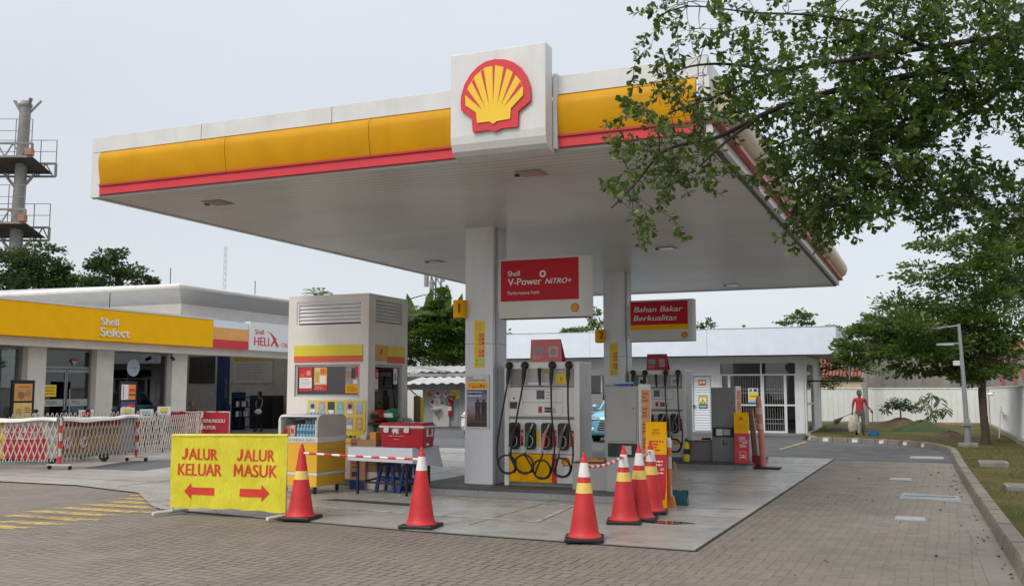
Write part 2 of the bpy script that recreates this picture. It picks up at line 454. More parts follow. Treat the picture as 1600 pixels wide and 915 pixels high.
KERBM = concrete_mat('kerb_concrete', (.150, .128, .102), (.225, .195, .158), .5, .75, .9)
ASPH = concrete_mat('asphalt', (.066, .069, .076), (.098, .102, .110), .35, .5, .75)
SOILM = concrete_mat('earth', (.085, .055, .035), (.15, .10, .06), .5, .9, .98)

g = MB(); g.poly([(-400, -60, -.02), (400, -60, -.02), (400, 700, -.02), (-400, 700, -.02)], SOILM)
structure(g.build('ground'))
g = MB(); g.poly([(-60, -20, -.008), (6, -20, -.008), (6, 27, -.008), (-60, 27, -.008)], PAVER)
structure(g.build('brick_paving'))
g = MB(); g.poly([(-40, 26.1, -.003), (.9, 25.55, -.003), (.9, 29.5, -.003), (-.5, 34.2, -.003), (-4, 36.4, -.003), (-4, 38.4, -.003), (-40, 48, -.003)], ASPH)
structure(g.build('asphalt_road'))
# forecourt slab, with the run of concrete in front of the shop
g = MB()
zc = .012
g.poly([(-2.36, 10.54, zc), (-2.23, 25.85, zc), (-22.2, 26.4, zc), (-22.2, 13.32, zc), (-14.2, 13.32, zc), (-12.2, 12.75, zc), (-10.7, 11.45, zc), (-10.27, 11.17, zc), (-5.81, 10.68, zc)], CONC)
g.poly([(-2.36, 10.54, zc), (-2.36, 10.54, -.01), (-2.23, 25.85, -.01), (-2.23, 25.85, zc)], CONCD)
g.poly([(-5.81, 10.68, zc), (-5.81, 10.68, -.01), (-2.36, 10.54, -.01), (-2.36, 10.54, zc)], CONCD)
g.poly([(-10.27, 11.17, zc), (-10.27, 11.17, -.01), (-5.81, 10.68, -.01), (-5.81, 10.68, zc)], CONCD)
structure(g.build('concrete_forecourt'))
# dark open joint round the slab
g = MB()
for a, b in (((-2.345, 10.53), (-2.215, 25.86)), ((-5.81, 10.665), (-2.36, 10.525)), ((-10.27, 11.155), (-5.81, 10.665))):
    g.beam((*a, -.004), (*b, -.004), .016, .012, M('joint_dirt', (.03, .026, .022), .95, var=.3))
structure(g.build('slab_joint'))
# saw-cut joints in the slab
g = MB(); JM = M('saw_cut', (.105, .10, .092), .9, var=.3)
for y in (14.3, 18.0, 21.2, 24.0): g.beam((-2.5, y, zc + .002), (-22, y + .03, zc + .002), .012, .002, JM)
for x in (-5.4, -9.4, -13.3, -17.2): g.beam((x, 13.4 if x < -11 else 11.3, zc + .0025), (x + .02, 26, zc + .0025), .012, .002, JM)
structure(g.build('pavement_joints'))
# painted box in front of the pump
n = NT('worn_white_line'); wr = n.rng(n.noise(6, 5), .35, .6, 0, 1)
n.base(n.mix(wr, (.24, .23, .21), (.52, .50, .44))); n.rough(.7); LINEW = n.m
n = NT('worn_yellow_line'); wr = n.rng(n.noise(5, 5), .35, .55, 0, 1)
n.base(n.mix(wr, (.20, .16, .10), (.60, .38, .07))); n.rough(.7); LINEY = n.m
g = MB()
def stripe(mb, a, b, w, m, z=zc + .005): mb.beam((*a, z), (*b, z), w, .003, m)
stripe(g, (-4.72, 11.92), (-10.2, 12.35), .07, LINEW); stripe(g, (-4.90, 13.88), (-9.4, 14.25), .07, LINEW)
stripe(g, (-4.72, 11.92), (-4.9, 13.88), .08, LINEW, zc + .007)
stripe(g, (-4.4, 17.6), (-3.4, 19.3), .06, LINEW)
stripe(g, (-13, 17.4), (-16, 24.0), .07, LINEW); stripe(g, (-10.5, 24), (-20, 25.5), .08, LINEW)
structure(g.build('white_line'))
g = MB()
stripe(g, (-4.03, 29.34), (-3.82, 34.0), .10, LINEY, .004); stripe(g, (-16.9, 13.9), (-19.6, 13.9), .07, LINEY)
stripe(g, (-12, 22.4), (-15.6, 23.4), .30, LINEY); stripe(g, (-12.2, 20.6), (-15.4, 21.5), .16, LINEY)
g.poly([(-10.55, 11.5, zc + .004), (-9.9, 11.3, zc + .004), (-9.75, 11.5, zc + .004), (-10.3, 11.72, zc + .004)], LINEY)
g.poly([(-11.0, 12.05, zc + .004), (-10.2, 11.95, zc + .004), (-10.1, 12.2, zc + .004), (-10.9, 12.3, zc + .004)], LINEY)
structure(g.build('yellow_line'))
g = MB()   # hatched warning stripes over the pavers
for y, x0, x1 in ((8.98, -11.3, -10.5), (9.42, -11.45, -10.35), (9.88, -11.95, -10.3), (10.36, -12.05, -10.4), (10.82, -12.0, -10.2), (11.28, -11.95, -10.45), (11.72, -11.9, -10.75), (12.16, -12.1, -11.0), (12.6, -12.3, -11.7)):
    w = .24
    g.poly([(x0 + .10, y - w / 2, -.004), (x1 - .22, y - w / 2, -.004), (x1 + .22, y + w / 2, -.004), (x0 + .34, y + w / 2, -.004)], PAVERY)
structure(g.build('yellow_hatching'))
g = MB()   # dark patches in front of the shop
g.poly([(-17.0, 16.1, zc + .003), (-15.4, 16.2, zc + .003), (-16.0, 19.9, zc + .003), (-17.9, 18.3, zc + .003)], ASPH)  # flat dark patch under the barrier, in the asphalt material
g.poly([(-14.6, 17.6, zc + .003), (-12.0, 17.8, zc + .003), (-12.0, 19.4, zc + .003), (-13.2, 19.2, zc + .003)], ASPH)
g.poly([(-8.75, 13.0, zc + .003), (-7.1, 12.82, zc + .003), (-7.1, 13.1, zc + .003), (-8.6, 13.24, zc + .003)], M('drain_grate', (.06, .06, .06), .6, metal=.4))
structure(g.build('dark_ground_patches'))
# pale edging strip along the kerb
g = MB()
g.poly([(.50, 4, -.003), (.80, 4, -.003), (.60, 16, -.003), (.46, 25.5, -.003), (.26, 25.5, -.003), (.36, 16, -.003)], concrete_mat('gutter_concrete', (.175, .156, .132), (.225, .205, .178), .5, .7, .9))
structure(g.build('gutter'))
g = MB()
n = NT('wet_patch'); n.base((.05, .045, .04)); n.rough(.04); WET = n.m
pd = []
for i in range(28):
    a = 2 * math.pi * i / 28; rr = 1 + .16 * math.sin(3 * a) + .1 * math.sin(5 * a + 1)
    pd.append((-3.18 + .36 * rr * math.cos(a), 12.55 + .15 * rr * math.sin(a), zc + .003))
g.poly(pd, WET); structure(g.build('puddle'))

# kerb: separate stones along a curve, white painted faces on the back run
KP = spline([(.72, 4.0, 0), (.70, 10.0, 0), (.60, 15.4, 0), (.49, 22.2, 0), (.44, 28.4, 0), (.25, 30.6, 0), (-.25, 32.2, 0), (-1.1, 33.4, 0), (-2.4, 34.3, 0), (-3.6, 34.7, 0), (-4.15, 36.6, 0), (-4.2, 38.0, 0)], 24)
seg = [0.0]
for a, b in zip(KP, KP[1:]): seg.append(seg[-1] + (b - a).length)
def along(s):
    for i in range(len(seg) - 1):
        if seg[i + 1] >= s:
            t = (s - seg[i]) / max(1e-6, seg[i + 1] - seg[i]); p = KP[i].lerp(KP[i + 1], t); d = (KP[i + 1] - KP[i]).normalized(); return p, d
    return KP[-1], (KP[-1] - KP[-2]).normalized()
g = MB(); KW = M('kerb_white_paint', (.60, .58, .54), .8, var=.3, scale=9)
s = 0.0; k = 0
while s < seg[-1] - .5:
    L = .50
    p, d = along(s); q, e = along(s + L - .018)
    # outward side (lawn) is to the right of travel
    nr, ne = Vector((d.y, -d.x, 0)), Vector((e.y, -e.x, 0))
    h = .15 + rnd.uniform(-.006, .006); jit = rnd.uniform(-.008, .008)
    pr = [(0 + jit, -.02), (.035 + jit, h - .03), (.05 + jit, h), (.20, h), (.20, -.02)]
    A = [p + nr * a + Z_ * b for a, b in pr]; B = [q + ne * a + Z_ * b for a, b in pr]
    nn_ = 5
    g.add(A, [tuple(range(nn_))], KERBM); g.add(B, [tuple(range(nn_ - 1, -1, -1))], KERBM)
    white = s > 27.5 and k % 2 == 0
    g.add(A + B, [(i, nn_ + i, nn_ + (i + 1) % nn_, (i + 1) % nn_) for i in range(nn_)], KERBM)
    if white:
        o = Vector((0, 0, .003))
        c1, c2 = A[1] - nr * .003, B[1] - ne * .003
        a0, b0 = A[0] - nr * .003, B[0] - ne * .003
        f1, f2 = .28, .68
        g.poly([a0.lerp(b0, f1) + Z_ * .03, a0.lerp(b0, f2) + Z_ * .03, c1.lerp(c2, f2), c1.lerp(c2, f1)], KW)
        g.poly([A[2].lerp(B[2], f1) + o, A[2].lerp(B[2], f2) + o, A[3].lerp(B[3], f2) + o, A[3].lerp(B[3], f1) + o], KW)
    s += L; k += 1
structure(g.build('kerb'))

# lawn: one uneven sheet behind the kerb
n = NT('patchy_lawn')
big = n.noise(.55, 6, rough=.6); mid = n.noise(2.6, 6, rough=.65); fine = n.noise(45, 4, rough=.7)
c = n.mix(n.rng(mid, .3, .7, 0, 1), (.105, .098, .030), (.185, .150, .062))
c = n.mix(n.rng(big, .47, .60, 0, 1), c, (.078, .098, .022))
c = n.mix(n.rng(n.noise(.9, 5, rough=.65), .55, .68, 0, .9), c, (.145, .078, .046))
c = n.mix(n.rng(fine, .3, .72, 0, .6), c, (.045, .045, .014))
n.base(c); n.rough(.95); n.p.inputs['Specular IOR Level'].default_value = .15
n.bump(n.mth('ADD', fine, n.mth('MULTIPLY', n.noise(9, 4), 1.2)), .8, .04); LAWN = n.m
def lawn_z(x, y):
    z = .10 + .03 * math.sin(x * 1.1 + y * .35) * math.sin(y * .5 + 1) + .012 * math.sin(x * 3 + y * 2.1)
    return z + max(0, min(1, (y - 36) / 14)) * .06
left = [(p + Vector((d.y, -d.x, 0)) * .19) for p, d in (along(s) for s in np.arange(0, 33.5, .5))]
inner = [(p.x, p.y) for p in left] + [(-4.2, 36.0), (-4.2, 42), (-5.6, 44), (-5.6, 50)]
g = MB(); prevrow = None
# strips: for y rows, from the inner edge to the far side
def inner_x(y):
    best = None
    for (x0, y0), (x1, y1) in zip(inner, inner[1:]):
        if min(y0, y1) <= y <= max(y0, y1) and abs(y1 - y0) > 1e-6:
            x = x0 + (x1 - x0) * (y - y0) / (y1 - y0); best = x if best is None else min(best, x)
    return best if best is not None else .9
rows = []
for y in np.arange(4.2, 50.2, .35):
    xi = inner_x(y); rows.append([(xi + (3.2 - xi) * t, y, lawn_z(xi + (3.2 - xi) * t, y) if t > 0 else .12) for t in np.linspace(0, 1, 22)])
vs_ = [p for r in rows for p in r]; w_ = 22
g.add(vs_, [(i * w_ + j, i * w_ + j + 1, (i + 1) * w_ + j + 1, (i + 1) * w_ + j) for i in range(len(rows) - 1) for j in range(w_ - 1)], LAWN, True)
structure(g.build('lawn'))
# ================================================================== CANOPY
cx0, cx1, cy0, cy1, cz = -10.97, -2.08, 10.30, 26.95, 4.47
CAN = thing('petrol_station_canopy', 'large white petrol station canopy with a yellow and red band, on two square pillars', 'canopy', ((cx0 + cx1) / 2, 18.6, 0), world=True)
n = NT('ceiling_strips')
sp = n.n('ShaderNodeSeparateXYZ'); n.l(n.tc.outputs['Object'], sp.inputs[0])
yy = n.mth('FRACT', n.mth('DIVIDE', sp.outputs['Y'], .155))
gr = n.mth('LESS_THAN', n.mth('ABSOLUTE', n.mth('SUBTRACT', yy, .5)), .055)
c = n.mix(n.rng(n.noise(.5, 4), .35, .65, 0, 1), (.56, .545, .525), (.64, .63, .615))
c = n.mix(n.mth('MULTIPLY', gr, .8), c, (.17, .16, .15)); c = n.mix(n.rng(n.noise(1.1, 5, stretch=(.25, 1.5, 1)), .5, .75, 0, .35), c, (.36, .34, .31))
n.base(c); n.rough(.34); n.p.inputs['Specular IOR Level'].default_value = .5
n.bump(n.mth('SUBTRACT', 1.0, gr), .5, .01); SOFF = n.m
g = MB(); g.box((cx0 + .08, cy0 + .10, cz), (cx1 - .1, cy1 - .08, cz + .05), SOFF); g.build('soffit', CAN)
g = MB(); g.box((cx0 + .15, cy0 + .2, cz + .06), (cx1 - .25, cy1 - .2, 5.10), M('roof_sheet', (.45, .45, .45), .6)); g.build('roof', CAN)
# front fascia
def fascia_front(x0, x1):
    g = MB()
    prof = [(0, 4.62), (-.014, 4.66), (-.034, 4.75), (-.052, 4.86), (-.06, 4.97), (-.05, 5.06), (0, 5.10)]
    xs = [x0]
    while xs[-1] + 2.24 < x1: xs.append(xs[-1] + 2.24)
    xs.append(x1)
    for a, b in zip(xs, xs[1:]):
        b2 = b - (.008 if b < x1 else 0)
        P = [(cy0 + .03 + p, z) for p, z in prof]
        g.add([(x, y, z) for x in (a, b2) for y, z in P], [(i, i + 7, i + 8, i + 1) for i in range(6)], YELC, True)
        g.poly([(a, y, z) for y, z in P], YELC); g.poly([(b2, y, z) for y, z in P][::-1], YELC)
    g.build('yellow_band', CAN)
    g = MB(); g.box((x0, cy0 + .015, 4.485), (x1, cy0 + .06, 4.60), RED); g.box((x0, cy0 - .01, 4.600), (x1, cy0 + .06, 4.625), M('deep_red_trim', (.42, .012, .018), .35)); g.build('red_band', CAN)
fascia_front(-10.79, -5.04); fascia_front(-3.80, -2.20)
g = MB()
for a, b in ((cx0, -9.0), (-8.992, -6.9), (-6.892, -4.45), (-4.442, cx1 - .1)): g.box((a, cy0 + .02, 5.105), (b, cy0 + .10, 5.33), WHITE)
g.box((cx0, cy0 + .018, 4.45), (-10.80, cy0 + .10, 5.10), WHITE)
g.box((-3.86, cy0 - .02, 4.46), (-3.805, cy0 + .10, 5.345), WHITE)
g.box((cx0, cy0 + .06, 4.44), (cx1, cy0 + .09, 4.483), M('soffit_trim', (.40, .39, .37), .5))
g.build('white_fascia', CAN, .006)
g = MB(); g.box((cx0, cy0 + .11, 4.45), (cx0 + .07, cy1, 5.33), WHITE); g.build('white_fascia', CAN)
# fascia along the side facing the trees: white strip, red strip, bulging cream band
CREAMB = M('side_cream_band', (.66, .56, .42), .42, var=.08, streak=.12)  # pale cream base colour over the whole side band
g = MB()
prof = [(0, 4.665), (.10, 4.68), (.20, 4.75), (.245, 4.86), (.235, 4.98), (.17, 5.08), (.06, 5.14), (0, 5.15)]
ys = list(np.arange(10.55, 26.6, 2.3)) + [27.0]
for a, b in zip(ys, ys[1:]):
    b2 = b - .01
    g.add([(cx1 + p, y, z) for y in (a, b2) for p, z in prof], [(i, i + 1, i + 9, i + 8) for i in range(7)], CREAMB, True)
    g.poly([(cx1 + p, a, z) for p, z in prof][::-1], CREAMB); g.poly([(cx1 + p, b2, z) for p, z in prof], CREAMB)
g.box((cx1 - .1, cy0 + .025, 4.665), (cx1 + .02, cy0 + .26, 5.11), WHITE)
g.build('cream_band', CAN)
g = MB(); g.box((cx1 - .02, cy0 + .12, 4.595), (cx1 + .12, cy1 + .05, 4.66), M('deep_red_trim', (.42, .012, .018), .35)); g.build('red_band', CAN)
g = MB(); g.box((cx1 - .04, cy0 + .12, 4.47), (cx1 + .03, cy1 + .03, 4.592), WHITE)
g.box((cx1 - .09, cy0 + .12, 4.445), (cx1 - .045, cy1 + .03, 4.50), M('gutter_edge', (.07, .07, .07), .6))
g.box((cx1 - .09, cy0 + .02, 5.12), (cx1 - .0, cy1, 5.33), WHITE); g.build('white_fascia', CAN)
g = MB(); g.box((cx0 + .08, cy1 - .07, 4.44), (cx1 - .05, cy1, 5.33), WHITE); g.build('white_fascia', CAN)
# emblem panel
g = MB()
pz = [(0, 5.65), (0, 4.66), (.012, 4.57), (.05, 4.49), (.11, 4.445), (.20, 4.425), (.36, 4.425), (.36, 4.46), (.22, 4.462), (.22, 5.65)]
g.prism([(a, b) for a, b in pz], (-5.055, 10.05, 0), (0, 1, 0), (0, 0, 1), (1.195, 0, 0), WHITE)
lp = g.build('emblem_panel', CAN, .008)
g = MB(); emblem(g, (-4.468, 10.046, 5.09), X_, Z_, .885, RED, M('emblem_yellow', (.80, .52, .015), .4, var=.04), thick=.035); g.build('emblem', lp, .004)
# pillars
n = NT('pillar_cladding'); sp = n.n('ShaderNodeSeparateXYZ'); n.l(n.tc.outputs['Object'], sp.inputs[0])
ln = n.mth('LESS_THAN', n.mth('ABSOLUTE', n.mth('SUBTRACT', sp.outputs['Z'], 2.49)), .006)
c = n.mix(n.rng(n.noise(1.2, 5, stretch=(3, 3, .5)), .35, .7, 0, 1), (.72, .75, .80), (.63, .65, .68))
n.base(n.mix(n.mth('MULTIPLY', ln, .7), c, (.14, .14, .14))); n.rough(.38); PILM = n.m
for x, y in ((-7.22, 14.95), (-6.97, 21.9)):
    g = MB(); g.box((x, y, .15), (x + .52, y + .58, cz + .02), PILM)
    g.box((x + .525, y + .10, .16), (x + .54, y + .16, cz), GREYM)
    g.build('pillar', CAN, .006)

# unlit fittings in the ceiling
for i, (x, y, lb) in enumerate(((-9.56, 11.37, 'dark ceiling fitting under the canopy, nearest the outer front corner over the kiosk'), (-4.56, 11.37, 'ceiling fitting with a painted red reflection, under the canopy just behind the emblem panel'), (-9.66, 18.5, 'flat ceiling fitting under the canopy, left of the first pillar top'), (-4.58, 18.5, 'dark ceiling fitting under the canopy, above the second hanging red sign'), (-4.63, 25.7, 'pale ceiling fitting at the far edge of the canopy'))):
    t = thing('ceiling_light', lb, 'ceiling light', (x, y, cz), group='ceiling lights of the canopy')
    dk = M('lamp_bezel', (.30, .29, .28), .5)
    g = MB(); g.box((-.17, -.17, -.014), (.17, .17, -.001), dk if i < 4 else WHITE); g.box((-.23, -.025, -.03), (-.175, .04, -.002), DARK); g.build('housing', t, .01)
    g = MB(); g.box((-.135, -.135, -.02), (.135, .135, -.0145), M('lamp_red_reflection', (.42, .24, .22), .2) if i == 1 else M('lamp_glass', (.30, .29, .27), .15)); g.build('cover', t)  # second cover has its red reflection put into the colour

# ================================================================== PUMP ISLANDS
ISM = M('island_edge', (.26, .26, .26), .7, var=.12, bump=.2, streak=.1); ISD = M('island_dark_coping', (.075, .075, .08), .6, var=.2)
def island(name, x0, x1, y0, y1, lb):
    t = thing(name, lb, 'pump island', ((x0 + x1) / 2, y0, 0), world=True)
    r = .12
    def rr(e, z):
        P = []
        for cxx, cyy, a0 in ((x1 - r, y0 + r, -90), (x1 - r, y1 - r, 0), (x0 + r, y1 - r, 90), (x0 + r, y0 + r, 180)):
            for k in range(6): a = R_(a0 + k * 18); P.append((cxx + (r + e) * math.cos(a), cyy + (r + e) * math.sin(a)))
        return P
    g = MB(); g.prism(rr(0, 0), (0, 0, -.01), X_, Y_, (0, 0, .118), ISM)
    for x in np.arange(x0 + .6, x1 - .2, .62): g.box((x, y0 - .0015, 0), (x + .006, y0 + .02, .107), JM)
    g.build('base', t)
    g = MB(); g.prism(rr(.012, 0), (0, 0, .109), X_, Y_, (0, 0, .041), ISD); g.build('coping', t, .008)
    return t
island('pump_island', -7.95, -4.33, 14.45, 17.0, 'raised grey island with dark edge under the nearer fuel pump and first pillar')
island('pump_island', -8.2, -3.55, 21.42, 24.0, 'raised grey island with dark edge under the farther fuel pump and second pillar')

# ================================================================== FUEL PUMPS
PBODY = M('pump_white_enamel', (.74, .74, .72), .38, var=.05, streak=.05); PSIDE = M('pump_side_grey', (.47, .475, .465), .45, var=.05)
def pump(loc, lb, upper):
    t = thing('fuel_pump', lb, 'fuel pump', loc, group='fuel pumps')
    Wd, D, Hh = 1.32, .62, 2.02
    fy = lambda e: -e
    o = Vector((0, 0, 0))
    def ZX(zx): return (zx - 70) * .00262
    def ZZ(zy): return (858 - zy) * .002428
    g = MB(); g.box((0, .0, 0), (.085, D, Hh), PBODY); g.box((Wd - .095, 0, 0), (Wd, D, Hh), PBODY); g.box((.086, .0, Hh - .115), (Wd - .096, D, Hh), PBODY)
    g.build('frame', t, .012)
    g = MB(); g.box((Wd + .001, .03, .02), (Wd + .006, D - .03, Hh - .02), PSIDE)
    g.disc((Wd + .008, .33, 1.70), .085, (0, .6, 0), (0, 0, 1), M('gold_seal', (.42, .33, .15), .5), 18); g.disc((Wd + .010, .33, 1.70), .062, (0, .6, 0), (0, 0, 1), PSIDE, 18)
    g.build('side_panel', t)
    g = MB(); g.box((.087, .10, .16), (Wd - .097, D - .02, Hh - .117), PSIDE); g.build('cabinet', t)
    # head: recessed board behind the hoses
    g = MB()
    g.box((ZX(100), .05, ZZ(188)), (ZX(538), .099, ZZ(72)), PSIDE)
    g.rect((0, .046, 0), X_, Z_, ZX(108), ZZ(182), ZX(185), ZZ(74), M('grey_board', (.27, .27, .26), .5))
    g.box((ZX(225), .035, ZZ(180)), (ZX(362), .049, ZZ(163)), PRINT)
    if upper == 'yellow':
        g.rect((0, .044, 0), X_, Z_, ZX(410), ZZ(172), ZX(490), ZZ(108), YEL2); g.text('P', (ZX(442), .042, ZZ(158)), X_, Z_, REDP, .075, bold=.02)
        g.bars((0, .042, 0), X_, Z_, ZX(415), ZZ(170), ZX(485), ZZ(160), 1, ORANGE)
        g.rect((0, .044, 0), X_, Z_, ZX(330), ZZ(100), ZX(375), ZZ(78), YEL2); g.bars((0, .042, 0), X_, Z_, ZX(335), ZZ(98), ZX(372), ZZ(80), 2, INK)
    else:
        for a in (150, 440):
            g.rect((0, .044, 0), X_, Z_, ZX(a), ZZ(170), ZX(a + 80), ZZ(90), PRINT)
            g.rect((0, .042, 0), X_, Z_, ZX(a + 12), ZZ(150), ZX(a + 68), ZZ(115), SKYB if a == 440 else INK)
    g.build('head_board', t)
    # display module
    g = MB(); g.box((ZX(98), .012, ZZ(395)), (ZX(540), .09, ZZ(196)), PBODY); dm = g.build('display_housing', t, .01)
    g = MB()
    for a, b, c_, d in ((190, 300, 192, 208), (460, 300, 462, 208), (190, 300, 462, 297), (190, 211, 462, 208)): g.rect((0, .010, 0), X_, Z_, ZX(a), ZZ(b), ZX(c_), ZZ(d), GREYINK)
    g.rect((0, .009, 0), X_, Z_, ZX(288), ZZ(276), ZX(342), ZZ(216), M('lcd_screen', (.07, .075, .115), .15))
    g.bars((0, .009, 0), X_, Z_, ZX(352), ZZ(280), ZX(400), ZZ(220), 3, GREYINK, .3)
    g.build('screen', dm)
    g = MB(); g.prism([(ZX(150), ZZ(372)), (ZX(300), ZZ(388)), (ZX(440), ZZ(385)), (ZX(462), ZZ(360)), (ZX(462), ZZ(318)), (ZX(150), ZZ(318))], (0, .0115, 0), X_, Z_, (0, -.018, 0), PBODY)
    g.rect((0, -.0085, 0), X_, Z_, ZX(303), ZZ(368), ZX(328), ZZ(325), REDP); g.rect((0, -.0095, 0), X_, Z_, ZX(309), ZZ(352), ZX(322), ZZ(340), INK)
    for a, b in ((330, 345), (349, 365)): g.rect((0, -.0085, 0), X_, Z_, ZX(345), ZZ(b), ZX(386), ZZ(a), INK)
    for i in range(3):
        for j in range(3): g.rect((0, -.0085, 0), X_, Z_, ZX(394 + i * 9), ZZ(368 - j * 12), ZX(400 + i * 9), ZZ(360 - j * 12), GREYINK)
    g.build('keypad', dm)
    g = MB(); g.box((ZX(110), -.012, ZZ(340)), (ZX(157), .011, ZZ(295)), DARK); g.rect((0, -.0135, 0), X_, Z_, ZX(120), ZZ(325), ZX(147), ZZ(305), BLACKG)
    g.rect((0, .0095, 0), X_, Z_, ZX(129), ZZ(277), ZX(140), ZZ(265), INK); g.build('card_reader', dm)
    # nozzle bay
    g = MB(); g.box((ZX(98), .02, ZZ(640)), (ZX(540), .095, ZZ(412)), PBODY)
    g.rect((0, .018, 0), X_, Z_, ZX(98), ZZ(408), ZX(540), ZZ(400), GREYINK); nb = g.build('nozzle_panel', t, .006)
    for k, (a, b, cc) in enumerate(((181, 199, REDP), (286, 308, YEL2), (397, 420, REDP), (510, 534, REDP))):
        g = MB(); g.rect((0, .017, 0), X_, Z_, ZX(a), ZZ(590), ZX(b), ZZ(482), cc)
        if cc is REDP: g.lathe([(.026, 0), (.026, .002)], (ZX((a + b) / 2), .0165, ZZ(512)), PRINT, 12, ax=(0, -1, 0), smooth=False); g.lathe([(.015, 0), (.015, .002)], (ZX((a + b) / 2), .014, ZZ(512)), REDP, 12, ax=(0, -1, 0), smooth=False)
        g.rect((0, .0155, 0), X_, Z_, ZX(a + 3), ZZ(588), ZX(b - 3), ZZ(566), INK if k == 0 else cc); g.build('grade_label', nb)
    # skirt
    g = MB(); g.box((ZX(95), .025, ZZ(832)), (ZX(386), .095, ZZ(645)), YEL); g.box((ZX(386), .025, ZZ(832)), (ZX(421), .0951, ZZ(645)), RED); g.box((ZX(421), .025, ZZ(832)), (ZX(536), .095, ZZ(645)), PBODY)
    emblem(g, (ZX(480), .022, ZZ(690)), X_, Z_, .15, RED, YEL); g.build('skirt', t)
    g = MB(); g.box((ZX(95), .05, 0.0), (Wd - .1, D - .02, ZZ(836)), M('pump_plinth', (.20, .21, .225), .5)); g.build('plinth', t)
    # bosses, hoses, holsters, nozzles
    NC = [M('nozzle_black', (.015, .015, .016), .4), M('nozzle_green', (.015, .11, .06), .4), M('nozzle_pink', (.50, .17, .14), .45), M('nozzle_grey', (.10, .10, .10), .4)]
    HB = [108, 215, 400, 510]
    HOL = [145, 252, 362, 472]
    for k in range(4):
        hx, bx = ZX(HOL[k]), ZX(HB[k])
        g = MB()
        W2, z0, z1 = .085, ZZ(612), ZZ(434)
        pr = [(-W2, z0 + .05), (-W2 + .03, z0), (W2 - .03, z0), (W2, z0 + .05), (W2, z1 - .03), (W2 - .03, z1), (-W2 + .03, z1), (-W2, z1 - .03)]
        g.prism(pr, (hx, .019, 0), X_, Z_, (0, -.085, 0), BLACK)
        pin = [(a * .72, z0 + .045 + (b - z0) * .86) for a, b in pr]
        g.flat(pin, (hx, -.0675, 0), X_, Z_, BLACKG)
        h = g.build('holster', t, .008)
        # nozzle seated in the holster
        g = MB(); m = NC[k]
        g.beam((hx - .045, -.10, z0 + .04), (hx - .005, -.10, z0 + .27), .06, .055, m)
        g.beam((hx + .00, -.10, z0 + .27), (hx + .03, -.09, z0 + .33), .045, .045, m)
        g.tube(spline([(hx + .02, -.09, z0 + .31), (hx + .05, -.085, z0 + .37), (hx + .06, -.07, z0 + .42)], 4), .014, STEEL)
        g.tube(spline([(hx + .0, -.10, z0 + .24), (hx + .062, -.10, z0 + .19), (hx + .065, -.10, z0 + .10), (hx + .02, -.10, z0 + .04), (hx - .02, -.10, z0 + .05)], 4), .009, STEEL if k != 2 else m, 6)
        g.tube([(hx - .05, -.10, z0 + .05), (hx - .055, -.10, z0 - .05)], [.024, .02], STEEL)
        g.build('nozzle', t, .006)
        g = MB(); g.lathe([(.02, 0), (.062, .0), (.066, .02), (.06, .055), (.03, .075)], (bx, .0, ZZ(50)), BLACK, 18, ax=(0, -1, 0)); g.build('swivel', t)
        # hose: boot, run down, one and a half coils, up into the nozzle
        s_ = (-1, -.25, .35, .55)[k]
        lowz = ZZ((775, 770, 800, 785)[k]); ccx = ZX((120, 235, 350, 480)[k]); cr = .155
        top = Vector((bx, -.05, ZZ(75)))
        P = [top, top + Vector((-.012 if k < 2 else .0, -.03, -.25))]
        if k == 0: P += [(ZX(62), -.11, ZZ(430)), (ZX(42), -.13, ZZ(600)), (ZX(50), -.14, ZZ(700))]
        elif k == 1: P += [(ZX(178), -.12, ZZ(380)), (ZX(160), -.14, ZZ(520)), (ZX(140), -.15, ZZ(640))]
        elif k == 2: P += [(ZX(410), -.13, ZZ(380)), (ZX(432), -.15, ZZ(560)), (ZX(420), -.16, ZZ(690))]
        else: P += [(ZX(520), -.13, ZZ(400)), (ZX(548), -.14, ZZ(580)), (ZX(545), -.15, ZZ(690))]
        a0 = 180 if k < 2 else 0; sg = 1 if k < 2 else -1
        czz = lowz + cr
        for q in range(1, 15):
            a = R_(a0 + sg * q * 36); P.append((ccx + cr * math.cos(a) * (1 + .04 * math.sin(q)), -.15 - .006 * q + (.10 if q > 9 else .0) * (q - 9) / 5, czz + cr * math.sin(a) * (1 - .02 * q / 3)))
        P += [(hx - .055, -.105, z0 - .10), (hx - .055, -.10, z0 - .04)]
        g = MB(); g.tube(spline(P, 6), .0155, BLACK, 8)
        g.tube([top + Vector((0, 0, .02)), top + Vector((-.004, -.012, -.10)), P[1]], [.033, .036, .02], BLACK, 10)
        g.build('hose', t)
    g = MB(); g.tube([(ZX(315), -.03, ZZ(70)), (ZX(316), -.05, ZZ(100)), (ZX(321), -.055, ZZ(185))], [.034, .03, .018], BLACK); g.build('hose_stub', t)
    return t
pump((-6.50, 14.97, .15), 'nearer white fuel pump with four black hoses, beside the first pillar', 'yellow')
pump((-6.36, 21.92, .15), 'farther white fuel pump with four black hoses, behind the grey bin cabinet', 'blue')

